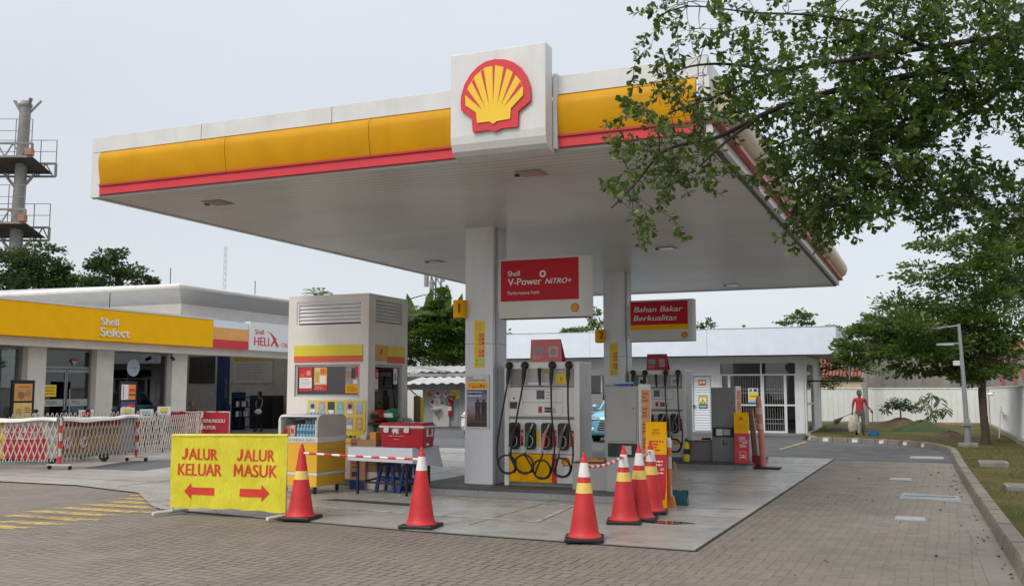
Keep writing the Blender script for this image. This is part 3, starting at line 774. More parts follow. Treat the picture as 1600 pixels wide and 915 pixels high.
# red board standing on each pump
def topper(loc, lb, red, wdt):
    t = thing('topper_sign', lb, 'sign', loc, group='red boards on top of the pumps')
    g = MB(); a, h = wdt / 2, .37
    g.prism([(-a - .02, 0), (a + .02, 0), (a, h), (-a, h)], (0, 0, 0), X_, Z_, (0, .012, 0), red); g.build('front_board', t)
    g = MB(); g.rect((0, -.002, 0), X_, Z_, -a + .03, .13, -.04, .25, GREYINK); g.rect((0, -.002, 0), X_, Z_, .05, .08, a - .05, .25, M('pinkish_print', (.55, .35, .34), .5)); g.disc((.05 + (a - .1) / 2, -.004, .165), .06, X_, Z_, GREYINK, 14)
    g.bars((0, -.002, 0), X_, Z_, -a + .03, .04, -.03, .11, 2, M('pinkish_print', (.55, .35, .34), .5)); g.build('print', t)
    g = MB(); g.add([(-a - .02, .22, 0), (a + .02, .22, 0), (a, .02, h), (-a, .02, h)], [(0, 3, 2, 1)], red); g.build('back_board', t)
topper((-5.77, 15.0, 2.171), 'faded pinkish red board on top of the nearer pump', M('sunbleached_red', (.56, .12, .13), .35, var=.12), .52)
topper((-5.72, 22.0, 2.171), 'dark red board on top of the farther pump', M('dark_red_print', (.34, .02, .03), .4), .46)

# ================================================================== SIGNS ON THE PILLARS
SIGNR = M('sign_dark_red', (.50, .012, .026), .4, var=.06, spec=.2); SIGNW = M('sign_face_grey_white', (.60, .595, .565), .35, var=.05, streak=.06)
def hang_sign(x0, x1, z0, z1, y, lb):
    t = thing('hanging_sign', lb, 'sign', (x0, y, z0), group='red advertising boxes on the pillars', world=True)
    g = MB(); pts = [(x0, y), (x1 - .10, y), (x1 - .04, y + .02), (x1, y + .08), (x1, y + .22), (x0, y + .22)]
    g.prism(pts, (0, 0, z0), X_, Y_, (0, 0, z1 - z0), SIGNW); g.box((x0 + .01, y + .01, z0 - .012), (x1 - .01, y + .21, z0 - .001), DARK); g.build('box', t, .006)
    g = MB(); g.box((x0 - .05, y + .05, z0 + .1), (x0 - .001, y + .18, z1 - .1), GREYM); g.build('bracket', t)
    return t
y = 14.75
t = hang_sign(-6.49, -4.93, 2.885, 3.865, y, 'red and white advertising box on the first pillar, naming performance fuels')
g = MB(); g.rect((0, y - .003, 0), X_, Z_, -6.47, 3.165, -5.10, 3.845, SIGNR)
q = y - .006
g.text('Shell', (-6.34, q, 3.585), X_, Z_, PRINT, .085, bold=.012); g.text('V-Power', (-6.34, q, 3.43), X_, Z_, PRINT, .115, .60, bold=.022); g.text('NiTRO+', (-5.68, q, 3.435), X_, Z_, PRINT, .085, .46, bold=.025, shear=.3)
g.text('Performance Fuels', (-6.34, q, 3.275), X_, Z_, PRINT, .058, .56, bold=.0)
ring = [(.058 * math.cos(R_(a)), .058 * math.sin(R_(a))) for a in range(0, 360, 15)]
for i in range(24):
    a, b = ring[i], ring[(i + 1) % 24]; g.poly([(-5.72 + a[0], q, 3.60 + a[1]), (-5.72 + b[0], q, 3.60 + b[1]), (-5.72 + b[0] * .5, q, 3.60 + b[1] * .5), (-5.72 + a[0] * .5, q, 3.60 + a[1] * .5)], PRINT)
emblem(g, (-5.17, y - .003, 3.03), X_, Z_, .15, M('emblem_orange_red', (.45, .10, .01), .4), M('emblem_amber', (.72, .33, .01), .4)); g.build('face', t)
y = 21.8
t = hang_sign(-6.32, -4.80, 2.83, 3.775, y, 'red and white box on the second pillar, reading Bahan Bakar Berkualitas')
g = MB(); g.rect((0, y - .003, 0), X_, Z_, -6.28, 3.205, -4.94, 3.74, SIGNR); g.rect((0, y - .003, 0), X_, Z_, -6.28, 3.09, -4.94, 3.204, YEL)
q = y - .006
g.text('Bahan Bakar', (-6.20, q, 3.50), X_, Z_, PRINT, .125, 1.15, bold=.02, shear=.22); g.text('Berkualitas', (-6.21, q, 3.30), X_, Z_, PRINT, .125, 1.02, bold=.02, shear=.22)
emblem(g, (-5.02, y - .003, 2.955), X_, Z_, .15, M('emblem_orange_red', (.45, .10, .01), .4), M('emblem_amber', (.72, .33, .01), .4)); g.build('face', t)
for x, y, z, dg, lb in ((-7.23, 14.95, 2.93, '1', 'yellow curved pump number box reading 1, on the first pillar'), (-6.98, 21.9, 2.83, '2', 'small yellow pump number box on the second pillar')):
    t = thing('pump_number_box', lb, 'sign', (x, y, z), group='yellow pump number boxes')
    g = MB(); pr = [(.02 + .0, 0)] ; P = []
    for k in range(9): a = R_(180 + k * 22.5); P.append((-.06 + .11 * math.cos(a), .05 + .10 * math.sin(a)))
    P += [(.05, .18), (-.17, .18)]
    g.prism(P, (-.0, -.13, 0), X_, Y_, (0, 0, .30), YEL); g.box((-.14, -.10, -.015), (.0, .0, -.001), DARK); g.build('box', t)
    g = MB(); g.text(dg, (-.03, -.186, .08), (.97, .20, 0), Z_, INK, .16, bold=.015); g.build('numeral', t)
# price strips
for x, y, z0, z1, lb in ((-7.05, 14.95, 2.08, 2.88, 'narrow yellow notice with red and green panels, on the first pillar'), (-6.82, 21.9, 2.03, 2.80, 'narrow yellow notice with red panels, on the second pillar')):
    t = thing('price_notice', lb, 'notice', (x, y - .004, z0), group='yellow notices on the pillars')
    h = z1 - z0
    g = MB(); g.box((0, 0, 0), (.20, .006, h), YEL2); g.build('sheet', t)
    g = MB(); g.bars((0, -.002, 0), X_, Z_, .03, h * .80, .17, h * .95, 4, ORANGE, .4)
    for k in range(6): g.rect((0, -.002, 0), X_, Z_, .085, h * (.66 - k * .085), .185, h * (.66 - k * .085) + h * .062, REDP if k != 3 else ORANGE); g.bars((0, -.0035, 0), X_, Z_, .095, h * (.66 - k * .085) + .014, .175, h * (.66 - k * .085) + .034, 1, PRINT); g.rect((0, -.002, 0), X_, Z_, .035, h * (.665 - k * .085), .06, h * (.69 - k * .085), ORANGE)
    for k in range(2): g.rect((0, -.002, 0), X_, Z_, .085, h * (.13 - k * .085), .185, h * (.13 - k * .085) + h * .062, M('pale_green_print', (.38, .55, .40), .5)); g.disc((.05, -.002, h * (.16 - k * .085)), .018, X_, Z_, GREEN, 10)
    g.build('print', t)
# framed safety poster
n = NT('dusk_photo'); sp = n.n('ShaderNodeSeparateXYZ'); n.l(n.tc.outputs['Object'], sp.inputs[0])
nn_ = n.noise(9, 5, stretch=(1, 1, 2.4))
v = n.mth('ADD', sp.outputs['Z'], n.mth('MULTIPLY', n.mth('SUBTRACT', nn_, .5), .16))
c = n.mix(n.rng(v, .10, .30, 0, 1), (.05, .035, .035), (.28, .20, .20)); c = n.mix(n.rng(v, .30, .42, 0, 1), c, (.28, .30, .42)); c = n.mix(n.rng(v, .42, .60, 0, 1), c, (.07, .08, .17))
n.base(c); n.rough(.2); DUSK = n.m
def safety_board(x0, x1, z0, z1, y, lb):
    t = thing('safety_poster', lb, 'poster', (x0, y, z0), group='framed safety posters on the pillars')
    w, h = x1 - x0, z1 - z0
    g = MB(); g.box((0, -.03, 0), (w, -.002, h), WHITE); g.build('frame', t, .008)
    g = MB(); g.text('Untuk', (.03, -.033, h - .062), X_, Z_, INK, .030, bold=.01); g.text('Keselamatan Anda', (.03, -.033, h - .105), X_, Z_, INK, .030, w * .78, bold=.01)
    g.rect((0, -.033, 0), X_, Z_, .025, h - .235, w - .03, h - .13, YEL); g.disc((.07, -.035, h - .18), .018, X_, Z_, INK, 3)
    for k in range(5): g.rect((0, -.035, 0), X_, Z_, .12 + k * .05, h - .215, .155 + k * .05, h - .19 + .01 * (k > 2) * 2, REDP if k < 4 else GREEN)
    g.bars((0, -.035, 0), X_, Z_, .12, h - .18, w - .08, h - .145, 2, ORANGE)
    g.build('header', t)
    g = MB(); g.rect((0, -.033, 0), X_, Z_, .025, .03, w - .035, h - .255, DUSK)
    g.text('', (0, 0, 0), X_, Z_, INK)
    g.bars((0, -.0345, 0), X_, Z_, .035, h - .37, w - .12, h - .34, 1, PRINT, .6, .1); g.bars((0, -.0345, 0), X_, Z_, .035, h - .30, w - .07, h - .28, 1, PRINT, .5, .2)
    FIG = M('figure_silhouette', (.030, .018, .018), .5)
    for fx in (w * .53, w * .79):
        b = .13; H_ = .36
        S = [(-.05, 0), (-.045, .16), (-.055, .30), (-.02, .32), (-.022, .36), (.022, .36), (.02, .32), (.055, .30), (.045, .16), (.05, 0), (.012, 0), (0, .15), (-.012, 0)]
        g.flat([(fx + a, b + c_) for a, c_ in S], (0, -.0348, 0), X_, Z_, FIG)
    g.build('picture', t)
safety_board(-7.19, -6.76, 1.07, 1.97, 14.95, 'white framed safety poster with a dusk picture of two figures, on the first pillar')
safety_board(-6.95, -6.55, 1.05, 1.86, 21.9, 'framed safety poster on the second pillar, half hidden by the bin cabinet')

# ================================================================== SERVICE CABINETS AND STANDEES ON THE ISLANDS
def cabinet(loc, lb, k):
    t = thing('service_cabinet', lb, 'cabinet', loc, group='grey service cabinets with a bin slot')
    w, d, h = .52, .62, 1.62
    g = MB(); g.box((0, 0, 0), (w, d, h), GREY if k == 0 else M('dark_cabinet_paint', (.21, .21, .22), .45)); g.build('body', t, .012)
    gm = GREY if k == 0 else M('dark_cabinet_paint', (.21, .21, .22), .45)
    g = MB(); g.box((.025, -.012, .78), (w - .03, -.001, h - .03), gm); dr = g.build('door', t, .006)
    g = MB(); g.lathe([(.012, 0), (.012, .01)], (w - .07, -.012, 1.28), DARK, 10, ax=(0, -1, 0)); g.build('lock', dr)
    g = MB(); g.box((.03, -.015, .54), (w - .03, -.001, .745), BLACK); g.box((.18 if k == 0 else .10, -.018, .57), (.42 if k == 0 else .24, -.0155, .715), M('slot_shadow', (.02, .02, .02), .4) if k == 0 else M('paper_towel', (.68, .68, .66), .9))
    g.box((.26, -.022, .58), (.41, -.0185, .71), M('pale_bag', (.45, .45, .44), .5)); g.build('bin_slot', t, .01)
    g = MB()
    for a in ((.19, .33, .205, .50), (.345, .33, .36, .50), (.205, .33, .345, .342), (.205, .488, .345, .50)): g.rect((0, -.002, 0), X_, Z_, *a, GREYINK)
    g.disc((.255, -.002, .465), .014, X_, Z_, INK, 10); g.rect((0, -.002, 0), X_, Z_, .24, .36, .272, .445, INK); g.rect((0, -.002, 0), X_, Z_, .30, .36, .33, .41, INK); g.build('symbol', t)
    g = MB(); g.box((w + .001, .0, .30), (w + .035, d, h + .03), WHITE); sp_ = g.build('side_frame', t, .01)
    g = MB()
    for i in range(5):
        z0 = .40 + i * .235
        g.rect((w + .037, 0, 0), Y_, Z_, .07, z0, d - .07, z0 + .225, M('orange_notice', (.70, .27, .07), .55, var=.12))
        g.bars((w + .0385, 0, 0), Y_, Z_, .11, z0 + .03, d - .14, z0 + .19, 3, M('brown_red_ink', (.34, .07, .03), .6), .5, .6)
    g.build('notice_sheets', sp_)
    g = MB(); g.box((-.60, .12, 0), (-.002, d - .05, .42), gm); g.box((-.60, .10, .421), (-.003, d - .04, .435), DARK); g.build('low_wing', t, .008)
    return t
cabinet((-4.62, 14.60, .15), 'light grey bin cabinet at the end of the nearer island', 0)
cabinet((-4.43, 21.70, .15), 'dark grey bin cabinet at the end of the farther island', 1)
t = tag(MB().box((-.21, -.10, 0), (.21, .12, .028), ORANGE).lathe([(.03, 0), (.05, .02), (.0, .035)], (.05, 0, .028), ORANGE, 10).build('orange_tray'), 'flat orange tray lying on the low wing of the nearer grey cabinet', 'tray'); t.location = (-4.93, 14.92, .588)
t = tag(MB().box((-.20, -.10, 0), (.16, .10, .025), ORANGE).tube([(-.05, 0, .04), (.15, .02, .05)], .022, INK).build('orange_cloth'), 'orange cloth with a black tool, lying on the wing of the farther dark cabinet', 'cloth'); t.location = (-4.66, 21.95, .588)
t = tag(MB().box((-.14, -.10, 0), (.1, .08, .03), BLUE).tube([(-.1, -.02, .04), (.15, .03, .05)], .016, SKYB).build('blue_wiper', None, .008), 'blue cloth and wiper lying on top of the light grey bin cabinet', 'cloth'); t.location = (-4.40, 14.85, 1.772)

def standee(loc, rz, lb, v):
    t = thing('advertising_standee', lb, 'standee', loc, rz, group='yellow and red standees at the island ends')
    w, h = .30 if v == 0 else .31, 1.24 if v == 0 else 1.22
    lean = .06
    ux, uy = Vector((1, 0, 0)), Vector((0, lean, 1)).normalized()
    def L(z): return z
    g = MB(); n_ = Vector((0, -1, lean)).normalized()
    RS = RED
    def pan(z0, z1, m, wd=0):
        g.prism([(-w / 2 + wd, z0), (w / 2 - wd, z0), (w / 2 - wd, z1), (-w / 2 + wd, z1)], (0, 0, 0), ux, uy, -n_ * .014, m)
    pan(.0, .13, YEL); pan(.1302, .775, RS); pan(.7752, h, YEL)
    if v == 0:
        for sx in (-1, 1): g.flat([(sx * w / 2, .13), (sx * (w / 2 - .035), .13), (sx * (w / 2 - .01), .30), (sx * w / 2, .74)][::sx], n_ * .002, ux, uy, YEL)
    g.build('board', t)
    g = MB(); q = n_ * .003
    T = lambda s, x, z, hh, m, **k: g.text(s, q + ux * x + uy * z, ux, uy, m, hh, **k)
    if v == 0:
        T('Shell', 0, 1.115, .032, REDP, bold=.01, align='C'); T('GO+', 0, 1.06, .042, REDP, bold=.02, align='C')
        for a in ((-.13, .80, -.126, 1.0), (.126, .80, .13, 1.0), (-.126, .80, .126, .804), (-.126, .996, .126, 1.0)): g.rect(q, ux, uy, *a, M('pale_yellow_print', (.80, .58, .22), .5))
        g.bars(q, ux, uy, -.10, .815, .11, .98, 4, REDP, .55, .5)
        g.bars(q, ux, uy, -.12, .60, .12, .70, 2, PRINT, .5, .2); T('Rp', -.12, .545, .036, PRINT, bold=.02); T('00', .06, .545, .036, PRINT, bold=.02); g.bars(q, ux, uy, -.10, .49, .12, .53, 1, PRINT, .5)
    else:
        g.rect(q, ux, uy, -.05, 1.10, .02, 1.125, REDP); g.rect(q, ux, uy, -.05, 1.06, .04, 1.088, REDP)
        g.bars(q, ux, uy, -.10, .86, .11, .98, 3, ORANGE, .5, .2)
        T('Jadi Lebih', .13, .60, .034, PRINT, bold=.012, align='R'); g.bars(q, ux, uy, .01, .555, .13, .59, 1, PRINT, .7, .1); g.bars(q, ux, uy, -.06, .64, .13, .70, 2, PRINT, .5, .3); g.bars(q, ux, uy, -.04, .47, .13, .54, 2, PRINT, .5, .3)
        for a in ((-.05, .20, -.042, .38), (.075, .20, .083, .38), (-.05, .375, .083, .383)): g.rect(q, ux, uy, *a, PRINT)
        g.rect(q, ux, uy, -.02, .25, .06, .275, PRINT); g.rect(q, ux, uy, -.02, .29, .05, .31, PRINT); g.bars(q, ux, uy, -.04, .03, .06, .08, 1, ORANGE)
    g.build('print', t)
    g = MB(); g.prism([(-w / 2, 0), (w / 2, 0), (w / 2, h - .01), (-w / 2, h - .01)], (0, .34, 0), ux, Vector((0, -.22, 1)).normalized(), (0, .014, 0), RS); g.build('rear_board', t)
    return t
standee((-3.645, 13.88, .012), R_(10), 'yellow and red standee with big print, behind the traffic cones at the nearer island', 0)
standee((-3.745, 21.50, .012), R_(10), 'yellow and red standee beside the dark cabinet at the farther island', 1)
# ================================================================== SHOP (faces +X, long side along Y)
XF, XWL = -20.8, -21.6
XN = Vector((1, 0, 0))
SHOP = thing('convenience_store', 'cream shop building with a long yellow fascia reading Select and dark glass doors', 'shop', (-22, 18, 0), world=True)
g = MB()
g.box((XF - .25, 6.0, 3.06), (XF, 24.72, 3.93), YEL)
g.build('yellow_fascia', SHOP, .01)
g = MB(); g.box((XF - .26, 6.0, 3.932), (XF + .015, 24.73, 3.99), WHITE); g.build('fascia_cap', SHOP)
g = MB(); q = XF + .004
g.text('Shell', (q, 20.12, 3.50), Y_, Z_, PRINT, .19, .62, bold=.012, depth=.03); g.text('Select', (q, 20.10, 3.19), Y_, Z_, PRINT, .24, 1.08, bold=.012, depth=.03); g.build('raised_letters', SHOP)
g = MB(); g.box((XWL - .02, 6, 2.84), (XF - .26, 31.2, 3.05), CREAMW); g.box((-30, 6, 2.9), (XF - .27, 24.6, 3.80), CREAMW); g.build('soffit_and_roof', SHOP)
for y0, y1 in ((18.5, 19.08), (20.80, 21.43), (23.80, 24.47), (15.2, 15.8)):
    g = MB(); g.box((XWL - .45, y0, 0), (XWL + .02, y1, 2.838), CREAMW); g.build('pier', SHOP, .01)
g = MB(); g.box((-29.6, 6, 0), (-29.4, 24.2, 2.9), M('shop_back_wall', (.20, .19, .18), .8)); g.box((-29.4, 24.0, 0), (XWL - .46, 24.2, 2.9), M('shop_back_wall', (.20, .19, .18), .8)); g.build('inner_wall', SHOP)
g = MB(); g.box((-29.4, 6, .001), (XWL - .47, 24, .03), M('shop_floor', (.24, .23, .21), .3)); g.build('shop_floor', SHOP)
FRAME = M('aluminium_frame', (.30, .30, .30), .4, metal=.6)
def pane(y0, y1, z0, z1, x=XWL - .22, nm='shop_window', mull=()):
    f = MB()
    for a, b, c_, d in ((y0, y0 + .05, z0, z1), (y1 - .05, y1, z0, z1), (y0 + .051, y1 - .051, z0, z0 + .06), (y0 + .051, y1 - .051, z1 - .06, z1)): f.box((x - .03, a, c_), (x + .03, b, d), FRAME)
    for m_ in mull: f.box((x - .028, m_ - .02, z0 + .061), (x + .028, m_ + .02, z1 - .061), FRAME)
    fr = f.build(nm, SHOP)
    p = MB(); p.box((x - .004, y0 + .051, z0 + .061), (x + .004, y1 - .051, z1 - .061), GLASS); p.build('glass', fr)
    return fr
pane(15.82, 18.48, .02, 2.83); pane(21.45, 23.78, .02, 2.83)
fr = pane(19.10, 20.78, 2.30, 2.83, nm='transom_window')
for y0, y1, word, hy in ((19.12, 19.93, 'PUSH', 19.86), (19.95, 20.76, 'PULL', 20.03)):
    f = MB(); x = XWL - .20
    for a, b, c_, d in ((y0, y0 + .04, .03, 2.28), (y1 - .04, y1, .03, 2.28), (y0 + .041, y1 - .041, .03, .12), (y0 + .041, y1 - .041, 2.2, 2.28)): f.box((x - .025, a, c_), (x + .025, b, d), FRAME)
    dr = f.build('glass_door', SHOP)
    p = MB(); p.box((x - .004, y0 + .041, .121), (x + .004, y1 - .041, 2.199), GLASS); p.build('glass', dr)
    p = MB(); p.rect((x + .006, 0, 0), Y_, Z_, y0 + .045, 1.28, y1 - .045, 1.47, M('frosted_strip', (.42, .44, .43), .5)); p.text(word, (x + .009, (y0 + y1) / 2 - .03, 1.33), Y_, Z_, INK, .10, bold=.0, align='C'); p.build('door_strip', dr)
    p = MB(); p.tube([(x + .07, hy, .85), (x + .07, hy, 1.75)], .017, STEEL); p.tube([(x + .01, hy, 1.0), (x + .07, hy, 1.0)], .01, STEEL); p.tube([(x + .01, hy, 1.6), (x + .07, hy, 1.6)], .01, STEEL); p.build('handle', dr)
# inside the shop
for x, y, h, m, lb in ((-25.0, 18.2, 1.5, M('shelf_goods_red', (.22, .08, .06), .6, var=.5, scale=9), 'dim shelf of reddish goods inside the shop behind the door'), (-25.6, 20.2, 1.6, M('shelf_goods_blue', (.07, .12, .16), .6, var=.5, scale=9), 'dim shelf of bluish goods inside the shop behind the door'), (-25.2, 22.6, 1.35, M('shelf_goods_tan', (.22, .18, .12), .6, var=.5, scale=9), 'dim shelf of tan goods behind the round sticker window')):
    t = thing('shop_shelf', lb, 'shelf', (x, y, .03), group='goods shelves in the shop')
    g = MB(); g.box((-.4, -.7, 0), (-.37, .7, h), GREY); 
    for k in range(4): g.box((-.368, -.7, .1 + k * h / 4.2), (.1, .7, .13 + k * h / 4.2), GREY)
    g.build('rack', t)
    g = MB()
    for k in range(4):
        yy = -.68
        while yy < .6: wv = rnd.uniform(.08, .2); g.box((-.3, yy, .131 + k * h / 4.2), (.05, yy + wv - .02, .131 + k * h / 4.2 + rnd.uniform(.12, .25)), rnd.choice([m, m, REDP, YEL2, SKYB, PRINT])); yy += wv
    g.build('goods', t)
t = thing('notice_sticker', 'yellow notice stuck on the glass shop door above PUSH', 'sticker', (XWL - .19, 19.16, 1.5)); g = MB(); g.rect((0, 0, 0), Y_, Z_, .05, .04, .47, .36, YEL2); g.bars((.002, 0, 0), Y_, Z_, .09, .08, .44, .32, 3, M('brown_red_ink', (.34, .07, .03), .6), .35, .1); g.build('sheet', t)
t = thing('round_sticker', 'round pale sticker high on the shop window', 'sticker', (XWL - .212, 22.42, 2.38))
g = MB(); g.disc((.001, 0, 0), .255, Y_, Z_, M('pale_blue_sticker', (.42, .47, .56), .5), 28); g.text('deli2go', (.004, -.0, -.03), Y_, Z_, M('blue_grey_ink', (.18, .23, .33), .6), .07, .30, align='C', bold=.0, shear=.3); g.build('sheet', t)
for y, z, lb in ((17.55, 2.35, 'red and white diamond decal on the shop window beside the door'), (20.2, 2.52, 'small red and white decal above the shop door')):
    t = thing('window_decal', lb, 'sticker', (XWL - .185, y, z)); r = .26 if y < 18 else .12
    g = MB(); g.flat([(-r, 0), (-r * .3, -r * .75), (0, -r), (r * .3, -r * .75), (r, 0), (r * .8, r * .3), (-r * .8, r * .3)][::1], (.001, 0, 0), Y_, Z_, M('dull_white_print', (.40, .38, .37), .5)); g.flat([(-r, 0), (r, 0), (r * .8, r * .42), (0, r * .6), (-r * .8, r * .42)], (.004, 0, 0), Y_, Z_, M('dull_red_print', (.30, .05, .05), .5)); g.build('sheet', t)
# menu stands in front of the shop
def menu_stand(y, lb, kinds):
    t = thing('menu_stand', lb, 'display stand', (-20.5, y, .012), group='black framed menu stands outside the shop')
    g = MB(); g.box((-.05, -.33, .0), (0, .33, 1.95), BLACKG); g.box((-.25, -.33, 0), (.2, .33, .03), DARK); g.build('frame', t)
    for k, kind in enumerate(kinds):
        g = MB(); z1 = 1.86 - k * .47; z0 = z1 - .42; o = (.003, 0, 0)
        g.rect(o, Y_, Z_, -.26, z0, .26, z1, (M('food_orange', (.62, .30, .08), .4, var=.2), M('food_yellow', (.66, .50, .16), .4, var=.2), YEL, PRINT, M('food_purple', (.10, .06, .16), .4))[kind])
        o2 = (.005, 0, 0); o3 = (.007, 0, 0)
        if kind == 0: g.bars(o2, Y_, Z_, -.15, z1 - .10, .18, z1 - .05, 1, M('brown_red_ink', (.34, .07, .03), .6)); g.disc((.005, -.06, z0 + .14), .10, Y_, Z_, M('sausage', (.34, .12, .08), .5, var=.4, scale=18), 12); g.disc((.005, .13, z0 + .17), .09, Y_, Z_, M('bun', (.40, .22, .12), .5, var=.4, scale=18), 12)
        elif kind == 1: g.disc((.005, -.10, z0 + .19), .10, Y_, Z_, M('green_yellow_food', (.42, .36, .05), .5, var=.4, scale=18), 12, .8); g.bars(o2, Y_, Z_, .06, z0 + .16, .23, z1 - .10, 3, M('brown_red_ink', (.34, .07, .03), .6), .5, .1); g.rect(o2, Y_, Z_, -.26, z0, .26, z0 + .07, M('pale_yellow_print', (.80, .58, .22), .5))
        elif kind == 2: g.disc((.005, .05, z0 + .14), .11, Y_, Z_, M('bun', (.40, .22, .12), .5, var=.4, scale=18), 12); g.bars(o2, Y_, Z_, -.2, z1 - .12, .2, z1 - .04, 1, INK)
        elif kind == 3: g.rect(o2, Y_, Z_, 0, z0, .26, z1, ORANGE); g.rect(o3, Y_, Z_, .02, z0 + .11, .24, z0 + .16, M('food_purple', (.10, .06, .16), .4)); g.rect(o3, Y_, Z_, .02, z0 + .23, .24, z0 + .30, REDP); g.rect(o2, Y_, Z_, -.20, z0 + .03, -.17, z1 - .03, REDP)
        else: g.rect(o2, Y_, Z_, 0, z0 + .08, .26, z1 - .08, REDP); g.rect(o2, Y_, Z_, -.26, z0, .26, z0 + .07, YEL2); g.bars(o3, Y_, Z_, -.22, z0 + .20, .22, z0 + .30, 1, PRINT, .6); [g.disc((.009, -.2 + .13 * i, z0 + .14), .03, Y_, Z_, PRINT, 10) for i in range(4)]
        g.build('menu_panel', t)
menu_stand(17.48, 'black stand with three orange food pictures, beside the shop door', (0, 1, 2))
menu_stand(20.92, 'black stand with an orange and a purple food picture, before the round sticker window', (3, 4, 2))
# striped panel and oil sign between shop and workshop
t = thing('striped_fascia_panel', 'white, orange and red striped panel at the end of the yellow shop fascia', 'sign', (XF, 25, 3), world=True)
g = MB(); g.box((XF - .2, 24.74, 3.72), (XF - .05, 26.51, 3.95), WHITEB); g.box((XF - .2, 24.74, 3.335), (XF - .048, 26.51, 3.719), M('pale_orange_panel', (.74, .36, .09), .4)); g.box((XF - .2, 24.74, 3.05), (XF - .046, 26.51, 3.334), RED); g.build('panel', t)
t = thing('oil_sign', 'white sign with red lettering for engine oil over the workshop bay', 'sign', (XF, 27, 3), world=True)
g = MB(); g.box((XF - .2, 26.52, 3.055), (XF, 31.0, 4.0), M('sign_white', (.74, .74, .73), .4, var=.04)); g.build('panel', t)
g = MB(); q = XF + .004
g.text('Shell', (q, 26.80, 3.60), Y_, Z_, REDP, .17, .48, bold=.02); g.text('HELI', (q, 26.76, 3.22), Y_, Z_, REDP, .29, .82, bold=.03)
g.flat([(27.63, 3.22), (27.73, 3.22), (28.02, 3.52), (27.90, 3.52)], (q, 0, 0), Y_, Z_, REDP); g.flat([(27.98, 3.22), (28.14, 3.22), (27.84, 3.58), (27.62, 3.70), (27.40, 3.72), (27.62, 3.66), (27.76, 3.52)], (q + .002, 0, 0), Y_, Z_, REDP)
g.text('OIL', (q, 28.28, 3.22), Y_, Z_, REDP, .15, .40, bold=.01); g.build('lettering', t)
# security camera under the fascia
t = tag(MB().lathe([(.04, 0), (.05, .03), (.05, .16), (.03, .17)], (0, 0, 0), INK, 10, ax=(.8, -.3, -.4)).tube([(0, 0, 0), (-.03, .02, .12)], .015, INK).build('security_camera'), 'small black security camera under the yellow fascia near the workshop corner', 'camera'); t.location = (-21.4, 23.55, 2.72)

# ================================================================== WORKSHOP HALL
HALL = thing('workshop_hall', 'white workshop hall with a sloping grey eave behind the shop', 'building', (-22, 30, 0), world=True)
HX, HY = -22.3, 24.9
n = NT('bay_light_roof_sheet'); n.base((.6, .6, .6)); n.rough(.5); tr_n = n.n('ShaderNodeBsdfTranslucent'); tr_n.inputs[0].default_value = (.6, .6, .58, 1); ms_n = n.n('ShaderNodeMixShader'); ms_n.inputs[0].default_value = .35; n.l(n.p.outputs[0], ms_n.inputs[1]); n.l(tr_n.outputs[0], ms_n.inputs[2]); n.l(ms_n.outputs[0], n.out.inputs[0]); RSH = n.m  # translucence added to the hall roof to let daylight into the bay
EAVE = M('eave_soffit', (.43, .46, .49), .35, var=.08)
g = MB()
g.box((-36, HY, 2.95), (HX, HY + .2, 4.52), WPAINT); g.box((HX - .2, HY + .2, 2.95), (HX, 37, 4.52), WPAINT); g.box((HX - .3, 31.4, 0), (HX + .3, 37, 2.95), WPAINT); g.build('wall', HALL)
g = MB()
ex, ey = -21.6, 24.0
g.poly([(ex, ey, 4.93), (-38, ey, 4.93), (-38, HY, 4.52), (HX, HY, 4.52)], EAVE); g.poly([(ex, ey, 4.93), (HX, HY, 4.52), (HX, 36.9, 4.52), (ex, 36.9, 4.93)], EAVE)
g.build('eave', HALL)
g = MB(); g.tube([(-38, ey, 4.99), (ex, ey, 4.99)], .075, WHITE, 10); g.tube([(ex, ey, 4.99), (ex, 36.9, 4.99)], .075, WHITE, 10); g.ball((ex, ey, 4.99), .076, WHITE)
g.poly([(ex, ey, 5.05), (ex, 36.9, 5.05), (-34, 36.9, 5.6), (-34, ey + 3, 5.6)], RSH); g.poly([(ex, ey, 5.05), (-34, ey + 3, 5.6), (-38, ey + 3, 5.6), (-38, ey, 5.05)], WHITE); g.build('roof', HALL)
BAYW = M('bay_wall', (.46, .44, .41), .8, var=.15); BAYF = M('bay_floor', (.24, .235, .22), .4, var=.2)
g = MB(); g.box((-33.2, 24.5, 0), (-33.0, 37, 4.5), BAYW); g.box((-33, 24.5, 0), (HX - .01, 24.68, 2.9), BAYW); g.box((-33, 36.8, 0), (HX - .3, 37, 4.5), BAYW); g.box((-22.0, 24.48, 2.9), (HX + .3, 31.39, 3.05), CREAMW); g.build('bay_interior', HALL)
g = MB(); g.box((-33, 24.7, .012), (HX + .2, 36.7, .04), BAYF); g.build('bay_floor', HALL)
BW = 36.79
t = thing('workshop_wall_board', 'white wall board with a dark yellow top inside the workshop', 'board', (-29.7, BW, 1)); g = MB(); g.box((0, -.03, 1.05), (2.2, 0, 2.42), M('dull_white_board', (.50, .49, .47), .5)); g.rect((0, -.033, 0), X_, Z_, 0, 2.05, 2.2, 2.42, M('dull_yellow', (.45, .34, .04), .5)); g.bars((0, -.035, 0), X_, Z_, .15, 1.2, 2.0, 1.95, 6, GREYINK, .25); g.build('board', t)
t = thing('workshop_dark_board', 'dark picture board on the back wall inside the workshop', 'board', (-32.3, BW, 1)); g = MB(); g.box((0, -.04, 1.05), (1.5, 0, 2.3), M('dark_board', (.05, .045, .045), .4, var=.4)); g.build('board', t)
BLUE2 = M('lift_blue', (.010, .030, .105), .45, var=.15)
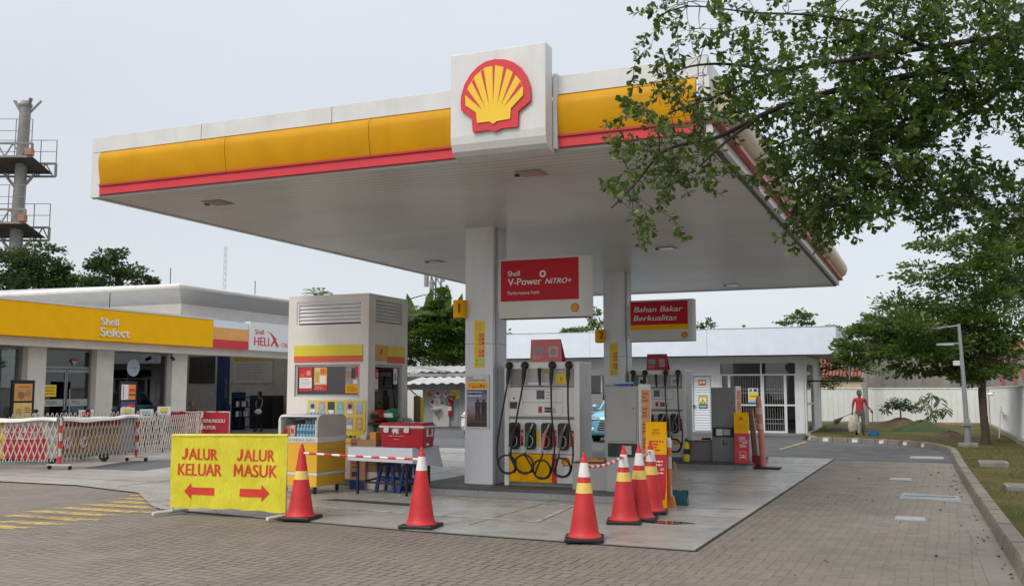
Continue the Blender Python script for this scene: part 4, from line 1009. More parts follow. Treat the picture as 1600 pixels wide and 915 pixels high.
t = thing('car_lift_post', 'tall blue car lift post inside the workshop', 'car lift', (-26.6, 32.3, .04)); g = MB(); g.box((-.3, -.3, 0), (.3, .3, .03), BLUE2); g.box((-.16, -.2, .031), (.16, .2, 3.2), BLUE2); g.text('LIFT', (.01, .0, 0), Y_, Z_, BLUE2, .01); g.build('post', t); g = MB(); g.box((.165, -.12, .5), (.3, .12, 1.1), BLUE2); g.beam((.25, 0, .55), (.5, -1.2, .45), .1, .1, DARK); g.build('carriage', t); g = MB(); g.text('AUTO LIFT', (.164, .05, 1.35), (0, 0, 1), (0, -1, 0), M('dull_white_print', (.40, .38, .37), .5), .12); g.build('lettering', t)
t = thing('tool_rack', 'blue tool rack with white cans inside the workshop', 'rack', (-27.2, 34.35, .04))
g = MB(); g.box((-.25, -.45, 0), (-.22, .45, 1.6), BLUE2)
for k in range(4): g.box((-.219, -.45, .1 + .42 * k), (.2, .45, .14 + .42 * k), BLUE2)
g.beam((.2, .43, 0), (.2, .43, 1.45), .04, .04, BLUE2); g.beam((.2, -.43, 0), (.2, -.43, 1.45), .04, .04, BLUE2); g.build('frame', t)
g = MB(); [g.lathe([(.07, 0), (.07, .2), (.03, .24)], (0, -.35 + .15 * i, .14 + .42 * k), PRINT if (i + k) % 3 else BLUE2, 10) for i in range(5) for k in range(1, 3)]; g.build('cans', t)
t = thing('drinks_cabinet', 'black cabinet standing at the back of the workshop behind the walking person', 'cabinet', (-27.2, 36.0, .04), R_(-90)); g = MB(); g.box((-.4, -.62, 0), (.4, .62, 1.45), M('black_cabinet', (.015, .016, .018), .35)); g.box((.401, -.56, .1), (.42, -.02, 1.4), M('black_cabinet', (.015, .016, .018), .35)); g.box((.401, .02, .1), (.42, .56, 1.4), M('black_cabinet', (.015, .016, .018), .35)); g.build('body', t, .01)

# ================================================================== KIOSK
KX0, KX1, KY0, KY1, KZ = -10.97, -9.23, 15.12, 16.55, 3.455
KIO = thing('payment_kiosk', 'tall cream kiosk with louvred vents and a yellow and red band above its window', 'kiosk', (-10, 15.8, 0), world=True)
KWM = M('kiosk_render', (.74, .71, .665), .8, var=.08, bump=.2, streak=.14)
g = MB(); T_ = .16
# front wall with an opening for window and vent
def wall_y(g, y0, y1, x0, x1, z0, z1, holes, m):
    zs = sorted({z0, z1, *[h[1] for h in holes], *[h[3] for h in holes]})
    for a, b in zip(zs, zs[1:]):
        xs = [x0]
        for h in sorted(holes):
            if h[1] <= a + 1e-6 and h[3] >= b - 1e-6: xs += [h[0], h[2]]
        xs.append(x1)
        for c_, d in zip(xs[::2], xs[1::2]): g.box((c_, y0, a), (d, y1, b), m)
def wall_x(g, x0, x1, y0, y1, z0, z1, holes, m):
    zs = sorted({z0, z1, *[h[1] for h in holes], *[h[3] for h in holes]})
    for a, b in zip(zs, zs[1:]):
        ys = [y0]
        for h in sorted(holes):
            if h[1] <= a + 1e-6 and h[3] >= b - 1e-6: ys += [h[0], h[2]]
        ys.append(y1)
        for c_, d in zip(ys[::2], ys[1::2]): g.box((x0, c_, a), (x1, d, b), m)
wall_y(g, KY0, KY0 + T_, KX0, KX1, .13, KZ, [(-10.81, 1.59, -9.40, 2.18), (-10.79, 2.91, -9.36, 3.34)], KWM)
wall_x(g, KX1 - T_, KX1, KY0 + T_, KY1, .13, KZ, [(15.36, .95, 16.36, 2.18), (15.36, 2.95, 16.35, 3.35)], KWM)
g.box((KX0, KY0 + T_, .13), (KX0 + T_, KY1, KZ), KWM); g.box((KX0 + T_, KY1 - T_, .13), (KX1 - T_, KY1, KZ), KWM)
g.box((KX0 + T_, KY0 + T_, KZ - .12), (KX1 - T_, KY1 - T_, KZ - .03), KWM); g.build('wall', KIO)
g = MB(); g.box((KX0 - .02, KY0 - .02, 0), (KX1 + .02, KY1 + .02, .129), M('kiosk_plinth', (.16, .16, .16), .7)); g.build('plinth', KIO)
LOUV = M('louvre_white', (.78, .78, .79), .5, var=.08)
g = MB()
for k in range(6): z = 2.94 + k * .068; g.add([(-10.75, KY0 + .02, z), (-9.40, KY0 + .02, z), (-9.40, KY0 + .055, z + .066), (-10.75, KY0 + .055, z + .066)], [(0, 1, 2, 3)], LOUV)
for a in (-10.79, -9.40): g.box((a, KY0 + .015, 2.912), (a + .04, KY0 + .12, 3.338), LOUV)
g.box((-10.75, KY0 + .015, 3.31), (-9.401, KY0 + .12, 3.338), LOUV); g.box((-10.75, KY0 + .13, 2.92), (-9.4, KY0 + .15, 3.33), DARK); g.build('front_vent', KIO)
g = MB()
for k in range(6): z = 2.97 + k * .062; g.add([(KX1 - .02, 15.38, z), (KX1 - .02, 16.33, z), (KX1 - .055, 16.33, z + .060), (KX1 - .055, 15.38, z + .060)], [(0, 1, 2, 3)], LOUV)
g.box((KX1 - .15, 15.37, 2.96), (KX1 - .13, 16.34, 3.34), DARK); g.build('side_vent', KIO)
BY = M('kiosk_band_yellow', (.72, .58, .03), .5, var=.06); BR = M('kiosk_band_red', (.68, .10, .04), .5, var=.06)
g = MB(); g.box((-10.82, KY0 - .02, 2.335), (-9.35, KY0 - .001, 2.53), BY); g.box((-10.82, KY0 - .02, 2.225), (-9.35, KY0 - .001, 2.334), BR); g.box((KX1 + .001, 15.78, 2.335), (KX1 + .02, 16.42, 2.53), BY); g.box((KX1 + .001, 15.78, 2.215), (KX1 + .02, 16.42, 2.334), BR)
g.box((KX1 + .001, 15.36, 2.24), (KX1 + .018, 15.77, 2.53), M('orange_poster', (.66, .32, .07), .5, var=.15)); g.flat([(15.52, 2.36), (15.60, 2.44), (15.56, 2.47), (15.48, 2.39)], (KX1 + .02, 0, 0), Y_, Z_, REDP); g.build('colour_band', KIO)
def win_frame(nm, pts, axis):
    f = MB()
    for a, b in pts: f.box(a, b, M('window_frame_grey', (.42, .42, .42), .5))
    return f.build(nm, KIO)
y = KY0 + .03
w1 = win_frame('front_window', [((-10.81, y, 1.59), (-10.76, y + .06, 2.18)), ((-9.45, y, 1.59), (-9.40, y + .06, 2.18)), ((-10.759, y, 1.59), (-9.451, y + .06, 1.63)), ((-10.759, y, 2.14), (-9.451, y + .06, 2.18))], 'y')
g = MB(); g.box((-10.759, y + .02, 1.631), (-9.451, y + .03, 2.139), DGLASS); g.build('glass', w1)
x = KX1 - .09
w2 = win_frame('side_window', [((x, 15.36, .95), (x + .06, 15.41, 2.18)), ((x, 16.31, .95), (x + .06, 16.36, 2.18)), ((x, 15.411, 2.13), (x + .06, 16.309, 2.18)), ((x, 15.411, 1.30), (x + .06, 16.309, 1.34))], 'x')
g = MB(); g.box((x + .02, 15.411, 1.341), (x + .028, 16.309, 2.129), GLASS); g.build('glass', w2)
g = MB(); g.box((KX0 + .2, KY0 + .3, 1.05), (KX1 - .12, KY0 + .75, 1.09), GREY); g.box((KX0 + .2, KY1 - .5, 1.2), (KX1 - .3, KY1 - .2, 1.23), PRINT); g.build('inner_counter', KIO)
g = MB(); g.box((KX1 + .001, 15.34, 1.06), (KX1 + .34, 16.60, 1.10), DARK); g.box((KX1 + .001, 15.42, .13), (KX1 + .24, 16.54, 1.059), M('counter_front', (.42, .42, .41), .5)); g.build('side_counter', KIO)
def poster(loc, ux, w, h, lb, fn, grp):
    t = thing('poster', lb, 'poster', loc, group=grp)
    g = MB(); fn(g, Vector((0, 0, 0)), Vector(ux), w, h); g.build('sheet', t); return t
def ps_a(g, o, ux, w, h):
    n_ = ux.cross(Z_) * .002
    g.rect(o, ux, Z_, 0, 0, w, h, REDP); g.rect(o + n_, ux, Z_, .01, .05, w - .01, h * .55, PRINT); g.bars(o + n_ * 2, ux, Z_, .03, .08, w - .03, h * .52, 6, GREYINK, .3, .2); g.disc(o + n_ + ux * (w * .72) + Z_ * (h * .74), .05, ux, Z_, M('pinkish_print', (.55, .35, .34), .5), 12); g.bars(o + n_, ux, Z_, .03, h * .6, w * .45, h * .72, 2, ORANGE)
def ps_b(g, o, ux, w, h):
    n_ = ux.cross(Z_) * .002
    g.rect(o, ux, Z_, 0, 0, w, h, REDP); g.rect(o + n_, ux, Z_, .01, h * .25, w - .01, h - .01, M('pale_yellow_print', (.80, .58, .22), .5)); g.rect(o + n_ * 2, ux, Z_, w * .45, h * .3, w - .03, h * .62, PRINT); g.rect(o + n_ * 2, ux, Z_, w * .45, h * .66, w - .02, h * .95, ORANGE); g.rect(o + n_ * 2, ux, Z_, .03, h * .35, w * .38, h * .8, M('oil_gold', (.55, .36, .08), .4)); g.bars(o + n_ * 3, ux, Z_, w * .5, h * .72, w - .04, h * .9, 2, REDP); g.bars(o + n_ * 2, ux, Z_, .03, h * .05, w - .03, h * .2, 2, M('pinkish_print', (.55, .35, .34), .5))
def ps_c(g, o, ux, w, h):
    n_ = ux.cross(Z_) * .002
    g.rect(o, ux, Z_, 0, 0, w, h, YEL); g.rect(o + n_, ux, Z_, 0, h * .32, w, h, M('photo_grey', (.35, .33, .33), .4, var=.5, scale=14)); g.rect(o + n_ * 2, ux, Z_, w * .45, h * .55, w * .75, h * .95, M('photo_dark', (.05, .05, .06), .4)); g.rect(o + n_ * 2, ux, Z_, w * .75, h * .6, w, h, REDP); g.disc(o + n_ * 2 + ux * w * .25 + Z_ * h * .7, .07, ux, Z_, M('photo_skin', (.40, .22, .16), .5), 10); g.rect(o + n_ * 2, ux, Z_, w * .6, h * .34, w - .02, h * .5, PRINT); g.bars(o + n_, ux, Z_, .03, h * .05, w - .03, h * .28, 3, M('brown_red_ink', (.34, .07, .03), .6))
gp = 'posters in the kiosk window'
poster((-10.74, KY0 + .045, 1.70), (1, 0, 0), .29, .435, 'red and white poster at the outer end of the kiosk front window', ps_a, gp)
poster((-10.41, KY0 + .045, 1.70), (1, 0, 0), .29, .435, 'red and yellow oil poster, second one in the kiosk front window', ps_b, gp)
poster((-9.73, KY0 + .045, 1.66), (1, 0, 0), .275, .475, 'yellow poster with a photo, beside the corner in the kiosk front window', ps_c, gp)
poster((KX1 - .055, 15.43, 1.68), (0, 1, 0), .14, .42, 'narrow red and white poster in the kiosk side window', ps_a, gp)
poster((KX1 - .055, 16.12, 1.82), (0, 1, 0), .15, .30, 'white notice hanging in the kiosk side window', lambda g, o, ux, w, h: (g.rect(o, ux, Z_, 0, 0, w, h, PRINT), g.rect(o + X_ * .002, ux, Z_, .04, .07, .11, .2, GREYINK)), gp)
# yellow catalogue board below the window
t = thing('catalogue_board', 'yellow board with two rows of small posters below the kiosk window', 'notice board', (-10.5, KY0 - .012, .75))
g = MB(); g.box((0, -.006, .24), (1.24, .006, .78), M('catalogue_yellow', (.76, .60, .08), .5)); g.box((.36, -.008, .02), (1.20, .006, .235), M('catalogue_yellow', (.76, .60, .08), .5)); g.bars((0, -.010, 0), X_, Z_, .55, .10, 1.1, .16, 1, INK, .7, .1); g.build('board', t)
PC = [M('leaflet_grey', (.50, .50, .52), .5), M('leaflet_pink', (.55, .36, .36), .5, var=.3, scale=12), M('leaflet_navy', (.05, .055, .09), .5), M('leaflet_teal', (.25, .48, .48), .5), M('leaflet_rose', (.62, .34, .30), .5, var=.3, scale=14), M('leaflet_sky', (.36, .52, .62), .5), PRINT, M('leaflet_amber', (.72, .35, .04), .5)]
for k in range(6):
    for r in range(2):
        if r == 1 and k < 3: continue
        g = MB(); x0 = .04 + k * .2; z0 = .53 - r * .27; g.rect((0, -.009, 0), X_, Z_, x0, z0, x0 + .15, z0 + .22, PC[k] if r == 0 else PC[(3, 4, 7)[k - 3]]); g.rect((0, -.011, 0), X_, Z_, x0 + .015, z0 + .01, x0 + .135, z0 + .075, PRINT if k % 2 == 0 else PC[(k + 2) % 6]); g.disc((x0 + .075, -.011, z0 + .14), .045, X_, Z_, PC[(k * 3 + 2 + r) % 6], 9); g.build('leaflet', t)
# chair back visible in the kiosk
t = thing('office_chair', 'black chair with white dots on its back, in the kiosk side window', 'chair', (-9.62, 15.62, .13), R_(30)); g = MB(); g.prism([(-.2, .55), (.2, .55), (.2, 1.45), (.12, 1.52), (-.12, 1.52), (-.2, 1.45)], (0, -.04, 0), X_, Z_, (0, .06, 0), BLACK); [g.disc((sx * .17, -.043, z), .014, X_, Z_, PRINT, 8) for sx in (-1, 1) for z in (1.05, 1.17, 1.29, 1.41)]; g.build('backrest', t, .02); g = MB(); g.box((-.22, .02, .5), (.22, .45, .57), BLACK); g.build('seat', t, .02); g = MB(); g.tube([(0, .2, 0), (0, .2, .5)], .03, DARK); [g.beam((0, .2, .04), (.25 * math.cos(a), .2 + .25 * math.sin(a), .03), .04, .04, DARK) for a in (0, 1.26, 2.51, 3.77, 5.03)]; g.build('base', t)
t = tag(MB().box((0, -.01, 0), (.14, .01, .5), WOOD).build('brown_board'), 'brown upright board at the rear end of the kiosk counter', 'board'); t.location = (-9.02, 16.45, 1.10)
t = tag(MB().box((-.03, -.02, 0), (.03, .02, .62), YEL2).build('yellow_strip', None, .004), 'yellow upright strip beside the brown board at the kiosk counter', 'strip'); t.location = (-8.86, 16.47, .95)

# ================================================================== REAR BUILDING
YB, YFC = 38.4, 37.3
RB = thing('office_building', 'low white building with a flat overhanging fascia and barred entrance at the back', 'building', (-10, YB, 0), world=True)
WT = M('rear_wall_white', (.66, .66, .655), .7, var=.07, streak=.10)
g = MB()
wall_y(g, YB, YB + .2, -17.5, -4.24, .10, 3.02, [(-13.6, .8, -11.0, 2.38), (-8.62, .12, -7.76, 2.36), (-7.46, .10, -4.62, 2.76)], WT)
wall_x(g, -4.44, -4.24, YB + .2, 44, .10, 3.02, [(YB + .35, .12, 41.0, 2.72)], WT); g.box((-17.5, YB + .2, .1), (-17.3, 44, 3.02), WT); g.box((-17.3, 43.8, .1), (-4.44, 44, 3.02), WT)
g.build('wall', RB)
g = MB(); g.box((-17.6, YB - .12, 0), (-4.1, 44, .099), M('step_grey', (.20, .20, .20), .7)); g.build('step', RB)
g = MB()
for a, b in ((-17.6, -12.46), (-12.45, -7.74), (-7.73, -3.02)): g.box((a, YFC, 3.03), (b, YFC + .12, 4.03), WHITEB)
g.box((-3.14, YFC + .121, 3.03), (-3.02, 44.6, 4.03), WHITEB); g.box((-17.6, YFC - .01, 4.031), (-3.01, YFC + .14, 4.055), GREY); g.build('fascia', RB)
g = MB(); g.box((-17.6, YFC + .121, 3.05), (-3.141, 44.6, 3.12), M('overhang_soffit', (.46, .45, .44), .6)); g.build('overhang', RB)
g = MB(); g.tube([(-4.33, YB - .03, .1), (-4.33, YB - .03, 3.0)], .025, WT, 8); g.tube([(-10.2, YB - .04, .1), (-10.2, YB - .04, 3.0)], .04, GREY, 8); g.build('pipe', RB)
g = MB(); g.box((-17.6, YFC + .2, 3.8), (-3.2, 44.5, 3.85), GREY); g.build('roof', RB)
# louvred door
g = MB(); DW = M('louvre_door_white', (.68, .72, .76), .45, var=.04)
for a, b in (((-8.62, .12), (-8.56, 2.36)), ((-7.82, .12), (-7.76, 2.36)), ((-8.559, 2.29), (-7.821, 2.36))): g.box((a[0], YB + .0, a[1]), (b[0], YB + .1, b[1]), DW)
g.box((-8.555, YB + .03, .13), (-7.825, YB + .06, 2.285), M('louvre_gap', (.36, .39, .43), .5))
for k in range(21): z = .16 + k * .099; g.add([(-8.5, YB + .008, z), (-7.88, YB + .008, z), (-7.88, YB + .029, z + .082), (-8.5, YB + .029, z + .082)], [(0, 1, 2, 3)], DW)
dr = g.build('louvre_door', RB)
g = MB(); g.box((-8.54, YB - .04, 1.02), (-8.50, YB + .02, 1.16), DARK); g.tube([(-8.52, YB - .04, 1.1), (-8.40, YB - .05, 1.1)], .012, DARK); g.build('handle', dr)
# barred entrance
FW = M('white_frame', (.64, .66, .66), .5, var=.05)
g = MB()
for a, b, c_, d in ((-7.46, 2.28, -4.62, 2.34), (-5.93, 2.341, -5.87, 2.76), (-7.18, .10, -7.08, 2.279), (-5.06, .10, -4.96, 2.279), (-5.93, .10, -5.80, 2.279), (-7.079, 1.12, -5.931, 1.18), (-5.799, 1.12, -5.061, 1.18), (-4.959, 1.12, -4.62, 1.18), (-7.46, .10, -7.40, 2.279), (-4.66, .10, -4.62, 1.119), (-4.66, 1.181, -4.62, 2.279), (-7.079, .10, -5.931, .17), (-5.799, .10, -5.061, .17)): g.box((a, YB + .02, b), (c_, YB + .09, d), FW)
ent = g.build('entrance_frame', RB)
g = MB(); g.box((-7.40, YB + .12, .12), (-4.66, YB + .13, 2.27), DGLASS); g.box((-7.46, YB + .12, 2.341), (-4.62, YB + .13, 2.76), DGLASS); g.build('glass', ent)
g = MB()
for x0, x1 in ((-7.06, -5.95), (-5.78, -5.08)):
    for x in np.arange(x0, x1, .092): g.tube([(x, YB + .10, .15), (x, YB + .10, 2.26)], .009, M('bar_grey', (.30, .31, .32), .5), 5, caps=False)
    for z in (.45, .62, 1.62, 1.75): g.beam((x0, YB + .10, z), (x1, YB + .10, z), .012, .02, M('bar_grey', (.30, .31, .32), .5))
g.build('bars', ent)
g = MB(); g.box((-13.6, YB + .02, .8), (-13.54, YB + .1, 2.38), FW); g.box((-12.36, YB + .02, .8), (-12.30, YB + .1, 2.38), FW); g.box((-11.06, YB + .02, .8), (-11, YB + .1, 2.38), FW); g.box((-13.539, YB + .02, 2.33), (-11.061, YB + .1, 2.38), FW); g.box((-13.539, YB + .021, .8), (-11.061, YB + .099, .86), FW); wf = g.build('window', RB)
g = MB(); g.box((-13.54, YB + .05, .86), (-11.06, YB + .06, 2.33), DGLASS); g.build('glass', wf)
g = MB(); g.box((-4.30, YB + .35, 1.16), (-4.25, 41, 1.22), FW); g.box((-4.30, YB + .35, 1.221), (-4.29, 41, 2.72), DGLASS); g.box((-4.30, YB + .35, .12), (-4.29, 41, 1.159), DGLASS); g.build('side_window', RB)
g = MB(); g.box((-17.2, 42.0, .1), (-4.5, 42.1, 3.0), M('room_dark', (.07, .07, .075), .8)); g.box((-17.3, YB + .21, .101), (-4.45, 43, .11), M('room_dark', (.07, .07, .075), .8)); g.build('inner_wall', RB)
t = thing('awning_bar', 'thin black awning frame on the side wall of the white rear building', 'awning', (-4.24, 39.2, 2.05)); g = MB(); g.box((.002, 0, 0), (2.0, 1.2, .05), M('awning_black', (.02, .02, .02), .6)); g.tube([(1.5, .1, .05), (1.5, .1, .95)], .02, GREYM); g.build('frame', t)
def psimple(loc, w, h, lb, cat, layers):
    t = thing('door_notice', lb, cat, loc); g = MB()
    for i, (a, b, c_, d, m) in enumerate(layers): g.rect((0, -.002 * i, 0), X_, Z_, a * w, b * h, c_ * w, d * h, m)
    g.build('sheet', t); return t
psimple((-8.33, YB - .006, 1.92), .30, .22, 'orange notice at the top of the white louvre door', 'notice', [(0, 0, 1, 1, M('orange_red_print', (.72, .14, .04), .5)), (.15, .3, .45, .7, PRINT), (.55, .3, .9, .7, PRINT)])
psimple((-8.33, YB - .006, 1.02), .34, .48, 'yellow and black warning notice with a triangle on the white louvre door', 'notice', [(0, 0, 1, 1, INK), (.05, .28, .95, .95, YEL2), (.12, .33, .88, .80, PRINT), (.1, .05, .9, .22, SKYB)])
g = MB(); g.flat([(-.13, 0), (.13, 0), (0, .22)], (0, 0, 0), X_, Z_, INK); g.flat([(-.09, .02), (.09, .02), (0, .18)], (0, -.002, 0), X_, Z_, YEL2); g.text('!', (-.012, -.004, .035), X_, Z_, INK, .09, bold=.02); t = tag(g.build('warning_triangle'), 'black and yellow warning triangle on the notice of the louvre door', 'notice'); t.location = (-8.16, YB - .016, 1.17)
psimple((-6.40, YB - .0, 1.24), .38, .56, 'yellow, green and blue notice tied to the entrance bars', 'notice', [(0, 0, 1, 1, PRINT), (.04, .2, .96, .72, YEL2), (.04, .0, .96, .18, SKYB), (.1, .76, .4, .95, GREEN), (.55, .76, .9, .95, BLUE), (.15, .4, .85, .5, GREYINK)])

# ================================================================== SHED, ROOFS AND FENCES BEHIND
CORR = M('corrugated_sheet', (.47, .47, .465), .45, metal=.2, var=.12, streak=.2)
def corrugated(g, p00, p10, p11, p01, n_, amp, m):
    p00, p10, p11, p01 = map(Vector, (p00, p10, p11, p01)); A = []; B = []
    nn = (p10 - p00).cross(p01 - p00).normalized()
    for i in range(n_ * 4 + 1):
        t = i / (n_ * 4); h = amp * (0, 1, 1, 0)[i % 4]
        A.append(p00.lerp(p10, t) + nn * h); B.append(p01.lerp(p11, t) + nn * h)
    k = len(A); g.add(A + B, [(i, i + 1, k + i + 1, k + i) for i in range(k - 1)], m)
t = thing('utility_shed', 'grey shed with a corrugated canopy, wash basin and hazard signs on its wall', 'shed', (-21, 42, 0), world=True)
SHW = M('shed_wall_grey', (.36, .37, .37), .6, var=.1, streak=.2)
g = MB(); g.box((-22.55, 42, 0), (-17.6, 42.15, 2.1), SHW); g.box((-22.55, 42.15, 0), (-22.4, 45, 2.1), SHW); [g.box((x, 41.985, 0), (x + .03, 41.999, 2.05), M('shed_rib', (.28, .29, .29), .6)) for x in np.arange(-22.5, -17.6, .62)]; g.build('wall', t)
g = MB(); corrugated(g, (-23.15, 40.9, 1.98), (-17.6, 40.9, 2.05), (-17.6, 42.3, 2.36), (-22.9, 42.3, 2.30), 11, .06, CORR); g.build('roof', t)
g = MB(); g.beam((-22.5, 41.95, 1.2), (-22.95, 41.0, 1.95), .05, .05, GREYM); g.beam((-23.1, 40.95, 1.94), (-17.6, 40.95, 2.0), .05, .06, DARK); g.build('bracket', t)
for x, z, c1, c2, lb in ((-22.17, 1.52, M('hazard_orange', (.62, .17, .03), .5), None, 'orange diamond hazard sign on the grey shed'), (-21.72, 1.54, REDP, PRINT, 'red and white diamond hazard sign, middle of the upper row on the shed'), (-21.28, 1.54, PRINT, REDP, 'pinkish white diamond sign, beside the yellow plate on the shed'), (-22.0, 1.13, REDP, PRINT, 'red topped diamond sign, lower row above the basin edge on the shed'), (-21.45, 1.12, PRINT, INK, 'white and dark diamond sign, lower row beside the paper holder on the shed')):
    t = thing('hazard_sign', lb, 'sign', (x, 41.975, z), group='diamond hazard signs on the shed'); r = .19; g = MB()
    g.flat([(-r, 0), (0, -r), (r, 0), (0, r)], (0, 0, 0), X_, Z_, PRINT if c2 else c1); r *= .86
    if c2: g.flat([(-r, 0), (r, 0), (0, r)], (0, -.003, 0), X_, Z_, c1 if c1 is not PRINT else M('pinkish_print', (.55, .35, .34), .5)); g.flat([(-r * .6, 0), (-r * .2, -r * .4), (r * .2, -r * .4), (r * .6, 0)], (0, -.005, 0), X_, Z_, c2 if c2 is not PRINT else c1); g.disc((0, -.006, .05), .04, X_, Z_, INK, 8)
    else: g.disc((0, -.003, .02), .06, X_, Z_, M('dark_orange_ink', (.30, .07, .02), .5), 8)
    g.build('plate', t)
psimple((-21.05, 41.97, 1.32), .52, .42, 'yellow text plate beside the diamond signs on the shed', 'sign', [(0, 0, 1, 1, YEL2), (.1, .62, .9, .72, GREYINK), (.1, .42, .9, .52, GREYINK), (.1, .22, .7, .32, GREYINK)])
t = thing('wash_basin', 'white wash basin on a tiled block against the grey shed', 'wash basin', (-21.9, 41.98, 0)); g = MB(); g.box((0, -.12, 0), (.85, -.001, 1.0), M('white_tiles', (.62, .60, .56), .4, var=.12, streak=.4)); g.build('tiled_block', t); g = MB(); g.lathe([(.10, -.16), (.22, -.05), (.26, .0), (.23, .0), (.18, -.06)], (.22, -.30, .86), M('porcelain', (.74, .74, .73), .2), 16); g.tube(spline([(.22, -.28, .75), (.25, -.2, .55), (.32, -.14, .45), (.3, -.13, .3)], 4), .025, GREYM); g.build('basin', t); g = MB(); g.tube(spline([(.25, -.13, 1.0), (.25, -.2, 1.08), (.25, -.28, 1.02)], 4), .015, STEEL); g.build('tap', t)
t = tag(MB().box((-.16, -.05, 0), (.16, 0, .32), PRINT).bars((0, -.052, 0), X_, Z_, -.12, .06, .12, .26, 3, GREYINK).build('paper_holder'), 'small white paper holder above the wash basin', 'holder'); t.location = (-21.72, 41.97, 1.02)
def extinguisher(loc, lb, body, s=1.0):
    t = thing('fire_extinguisher', lb, 'extinguisher', loc); g = MB(); g.lathe([(.075 * s, 0), (.08 * s, .02), (.08 * s, .42 * s), (.05 * s, .49 * s), (.025 * s, .51 * s)], (0, 0, 0), body, 14); g.lathe([(.082 * s, .18 * s), (.082 * s, .32 * s)], (0, 0, 0), PRINT if body is not YEL2 else INK, 14, caps=False); g.build('cylinder', t); g = MB(); g.box((-.03 * s, -.07 * s, .51 * s), (.03 * s, .05 * s, .56 * s), INK); g.beam((0, -.09 * s, .60 * s), (0, .02, .56 * s), .03 * s, .015, INK); g.build('valve', t); g = MB(); g.tube(spline([(.03 * s, 0, .53 * s), (.12 * s, -.02, .48 * s), (.10 * s, -.03, .2 * s)], 5), .012 * s, INK); g.build('hose', t)
    return t
extinguisher((-21.0, 41.88, .52), 'red extinguisher hung on the grey shed below a red sign', RED, 1.35)
extinguisher((-4.98, 21.62, .15), 'yellow extinguisher with a black valve, standing on the farther island', YEL2, .85)
extinguisher((-12.6, 37.6, .02), 'red extinguisher standing before the rear building beside the blue car', RED, 1.7)
t = tag(MB().flat([(-.26, .24), (0, -.22), (.26, .24)], (0, 0, 0), X_, Z_, M('sign_red_faded', (.62, .09, .06), .5)).flat([(-.1, .14), (0, -.04), (.1, .14)], (0, -.003, 0), X_, Z_, PRINT).build('extinguisher_sign'), 'red downward triangle sign above the extinguisher on the shed', 'sign'); t.location = (-21.0, 41.97, 1.22)
t = thing('parking_shelter', 'long corrugated roof of an open shelter behind the shed', 'shelter', (-22, 46, 0), world=True)
g = MB(); corrugated(g, (-28, 45.2, 2.66), (-17, 45.2, 2.62), (-17, 48.5, 3.0), (-28, 48.5, 3.04), 22, .06, CORR); g.build('roof', t)
g = MB(); g.box((-28, 45.22, 2.44), (-17, 45.3, 2.60), GREYM); g.beam((-28, 48.4, 2.9), (-17, 48.4, 2.9), .08, .12, GREYM); [g.beam((x, 45.25, 0), (x, 45.25, 2.44), .09, .09, GREYM) for x in (-26.5, -22.3, -18.2)]; g.beam((-24.6, 45.15, 2.95), (-22.9, 45.15, 2.68), .10, .12, CORR); g.build('steel_frame', t)
t = tag(MB().box((-36, 49.5, 0), (-17, 49.7, 2.6), M('shelter_back', (.10, .105, .10), .8, var=.3)).build('shelter_back_wall'), 'dark wall behind the open parking shelter', 'wall')
t = tag(MB().box((-30, 43.6, 0), (-22.6, 43.7, 1.75), WPAINT).build('white_boundary_panel'), 'white boundary panel beside the grey shed', 'wall')

FEN = M('white_metal_fence', (.70, .71, .70), .45, var=.05, streak=.08)
def ribbed_wall(name, lb, p, q, h, z0):
    t = thing(name, lb, 'fence', (p[0], p[1], 0), world=True); p, q = Vector((*p, 0)), Vector((*q, 0)); L = (q - p).length; d = (q - p) / L; nn = Vector((d.y, -d.x, 0))
    g = MB(); A = []; s = 0; i = 0
    while s < L:
        for e, o in ((0, 0), (.17, 0), (.185, .025), (.215, .025), (.23, 0)): A.append(p + d * min(L, s + e) + nn * o)
        s += .25
    A.append(q); k = len(A); B = [a + Z_ * h for a in A]; A = [a + Z_ * z0 for a in A]
    g.add(A + B, [(i, i + 1, k + i + 1, k + i) for i in range(k - 1)], FEN); g.build('panel', t)
    g = MB(); g.beam(p + Z_ * (h + .015) , q + Z_ * (h + .015), .07, .05, FEN); g.build('top_rail', t)
    g = MB(); g.beam(p + Z_ * .12 + nn * .08, q + Z_ * .12 + nn * .08, .16, .24, M('fence_footing', (.30, .27, .22), .85, var=.2)); g.build('footing', t)
ribbed_wall('metal_fence', 'white ribbed metal fence closing the far end of the lawn', (-6.5, 50), (2.55, 50), 1.80, .12)
ribbed_wall('metal_fence', 'white ribbed metal fence along the side of the lawn behind the tree trunk', (2.6, 50), (2.75, 3), 1.83, .12)

# neighbours beyond the fence
n = NT('rough_grey_render'); big = n.noise(.7, 6, rough=.65); c = n.mix(n.rng(big, .3, .7, 0, 1), (.13, .125, .115), (.27, .255, .225)); st = n.noise(1, 5, stretch=(3, 3, .4)); c = n.mix(n.rng(st, .5, .75, 0, .6), c, (.075, .07, .065)); n.base(c); n.rough(.95); n.bump(big, .4, .05); ROUGH = n.m
t = thing('concrete_house', 'unfinished grey concrete house with a sloping top edge behind the fence', 'house', (-2, 62, 0), world=True)
g = MB(); g.prism([(-3.3, 0), (3.2, 0), (3.2, 5.1), (-3.3, 6.05)], (0, 60.5, 0), X_, Z_, (0, 9, 0), ROUGH); g.build('wall', t)
g = MB(); g.beam((-3.5, 60.4, 6.12), (3.4, 60.4, 5.14), .3, .12, M('roof_edge_brown', (.10, .075, .06), .8)); g.build('roof', t)
t = tag(MB().box((-2.6, 56, 0), (9, 56.3, 3.6), ROUGH).box((-2.6, 55.95, 3.6), (9, 56.35, 3.72), CONCD).build('rough_wall'), 'long stained grey wall just behind the white fence', 'wall')
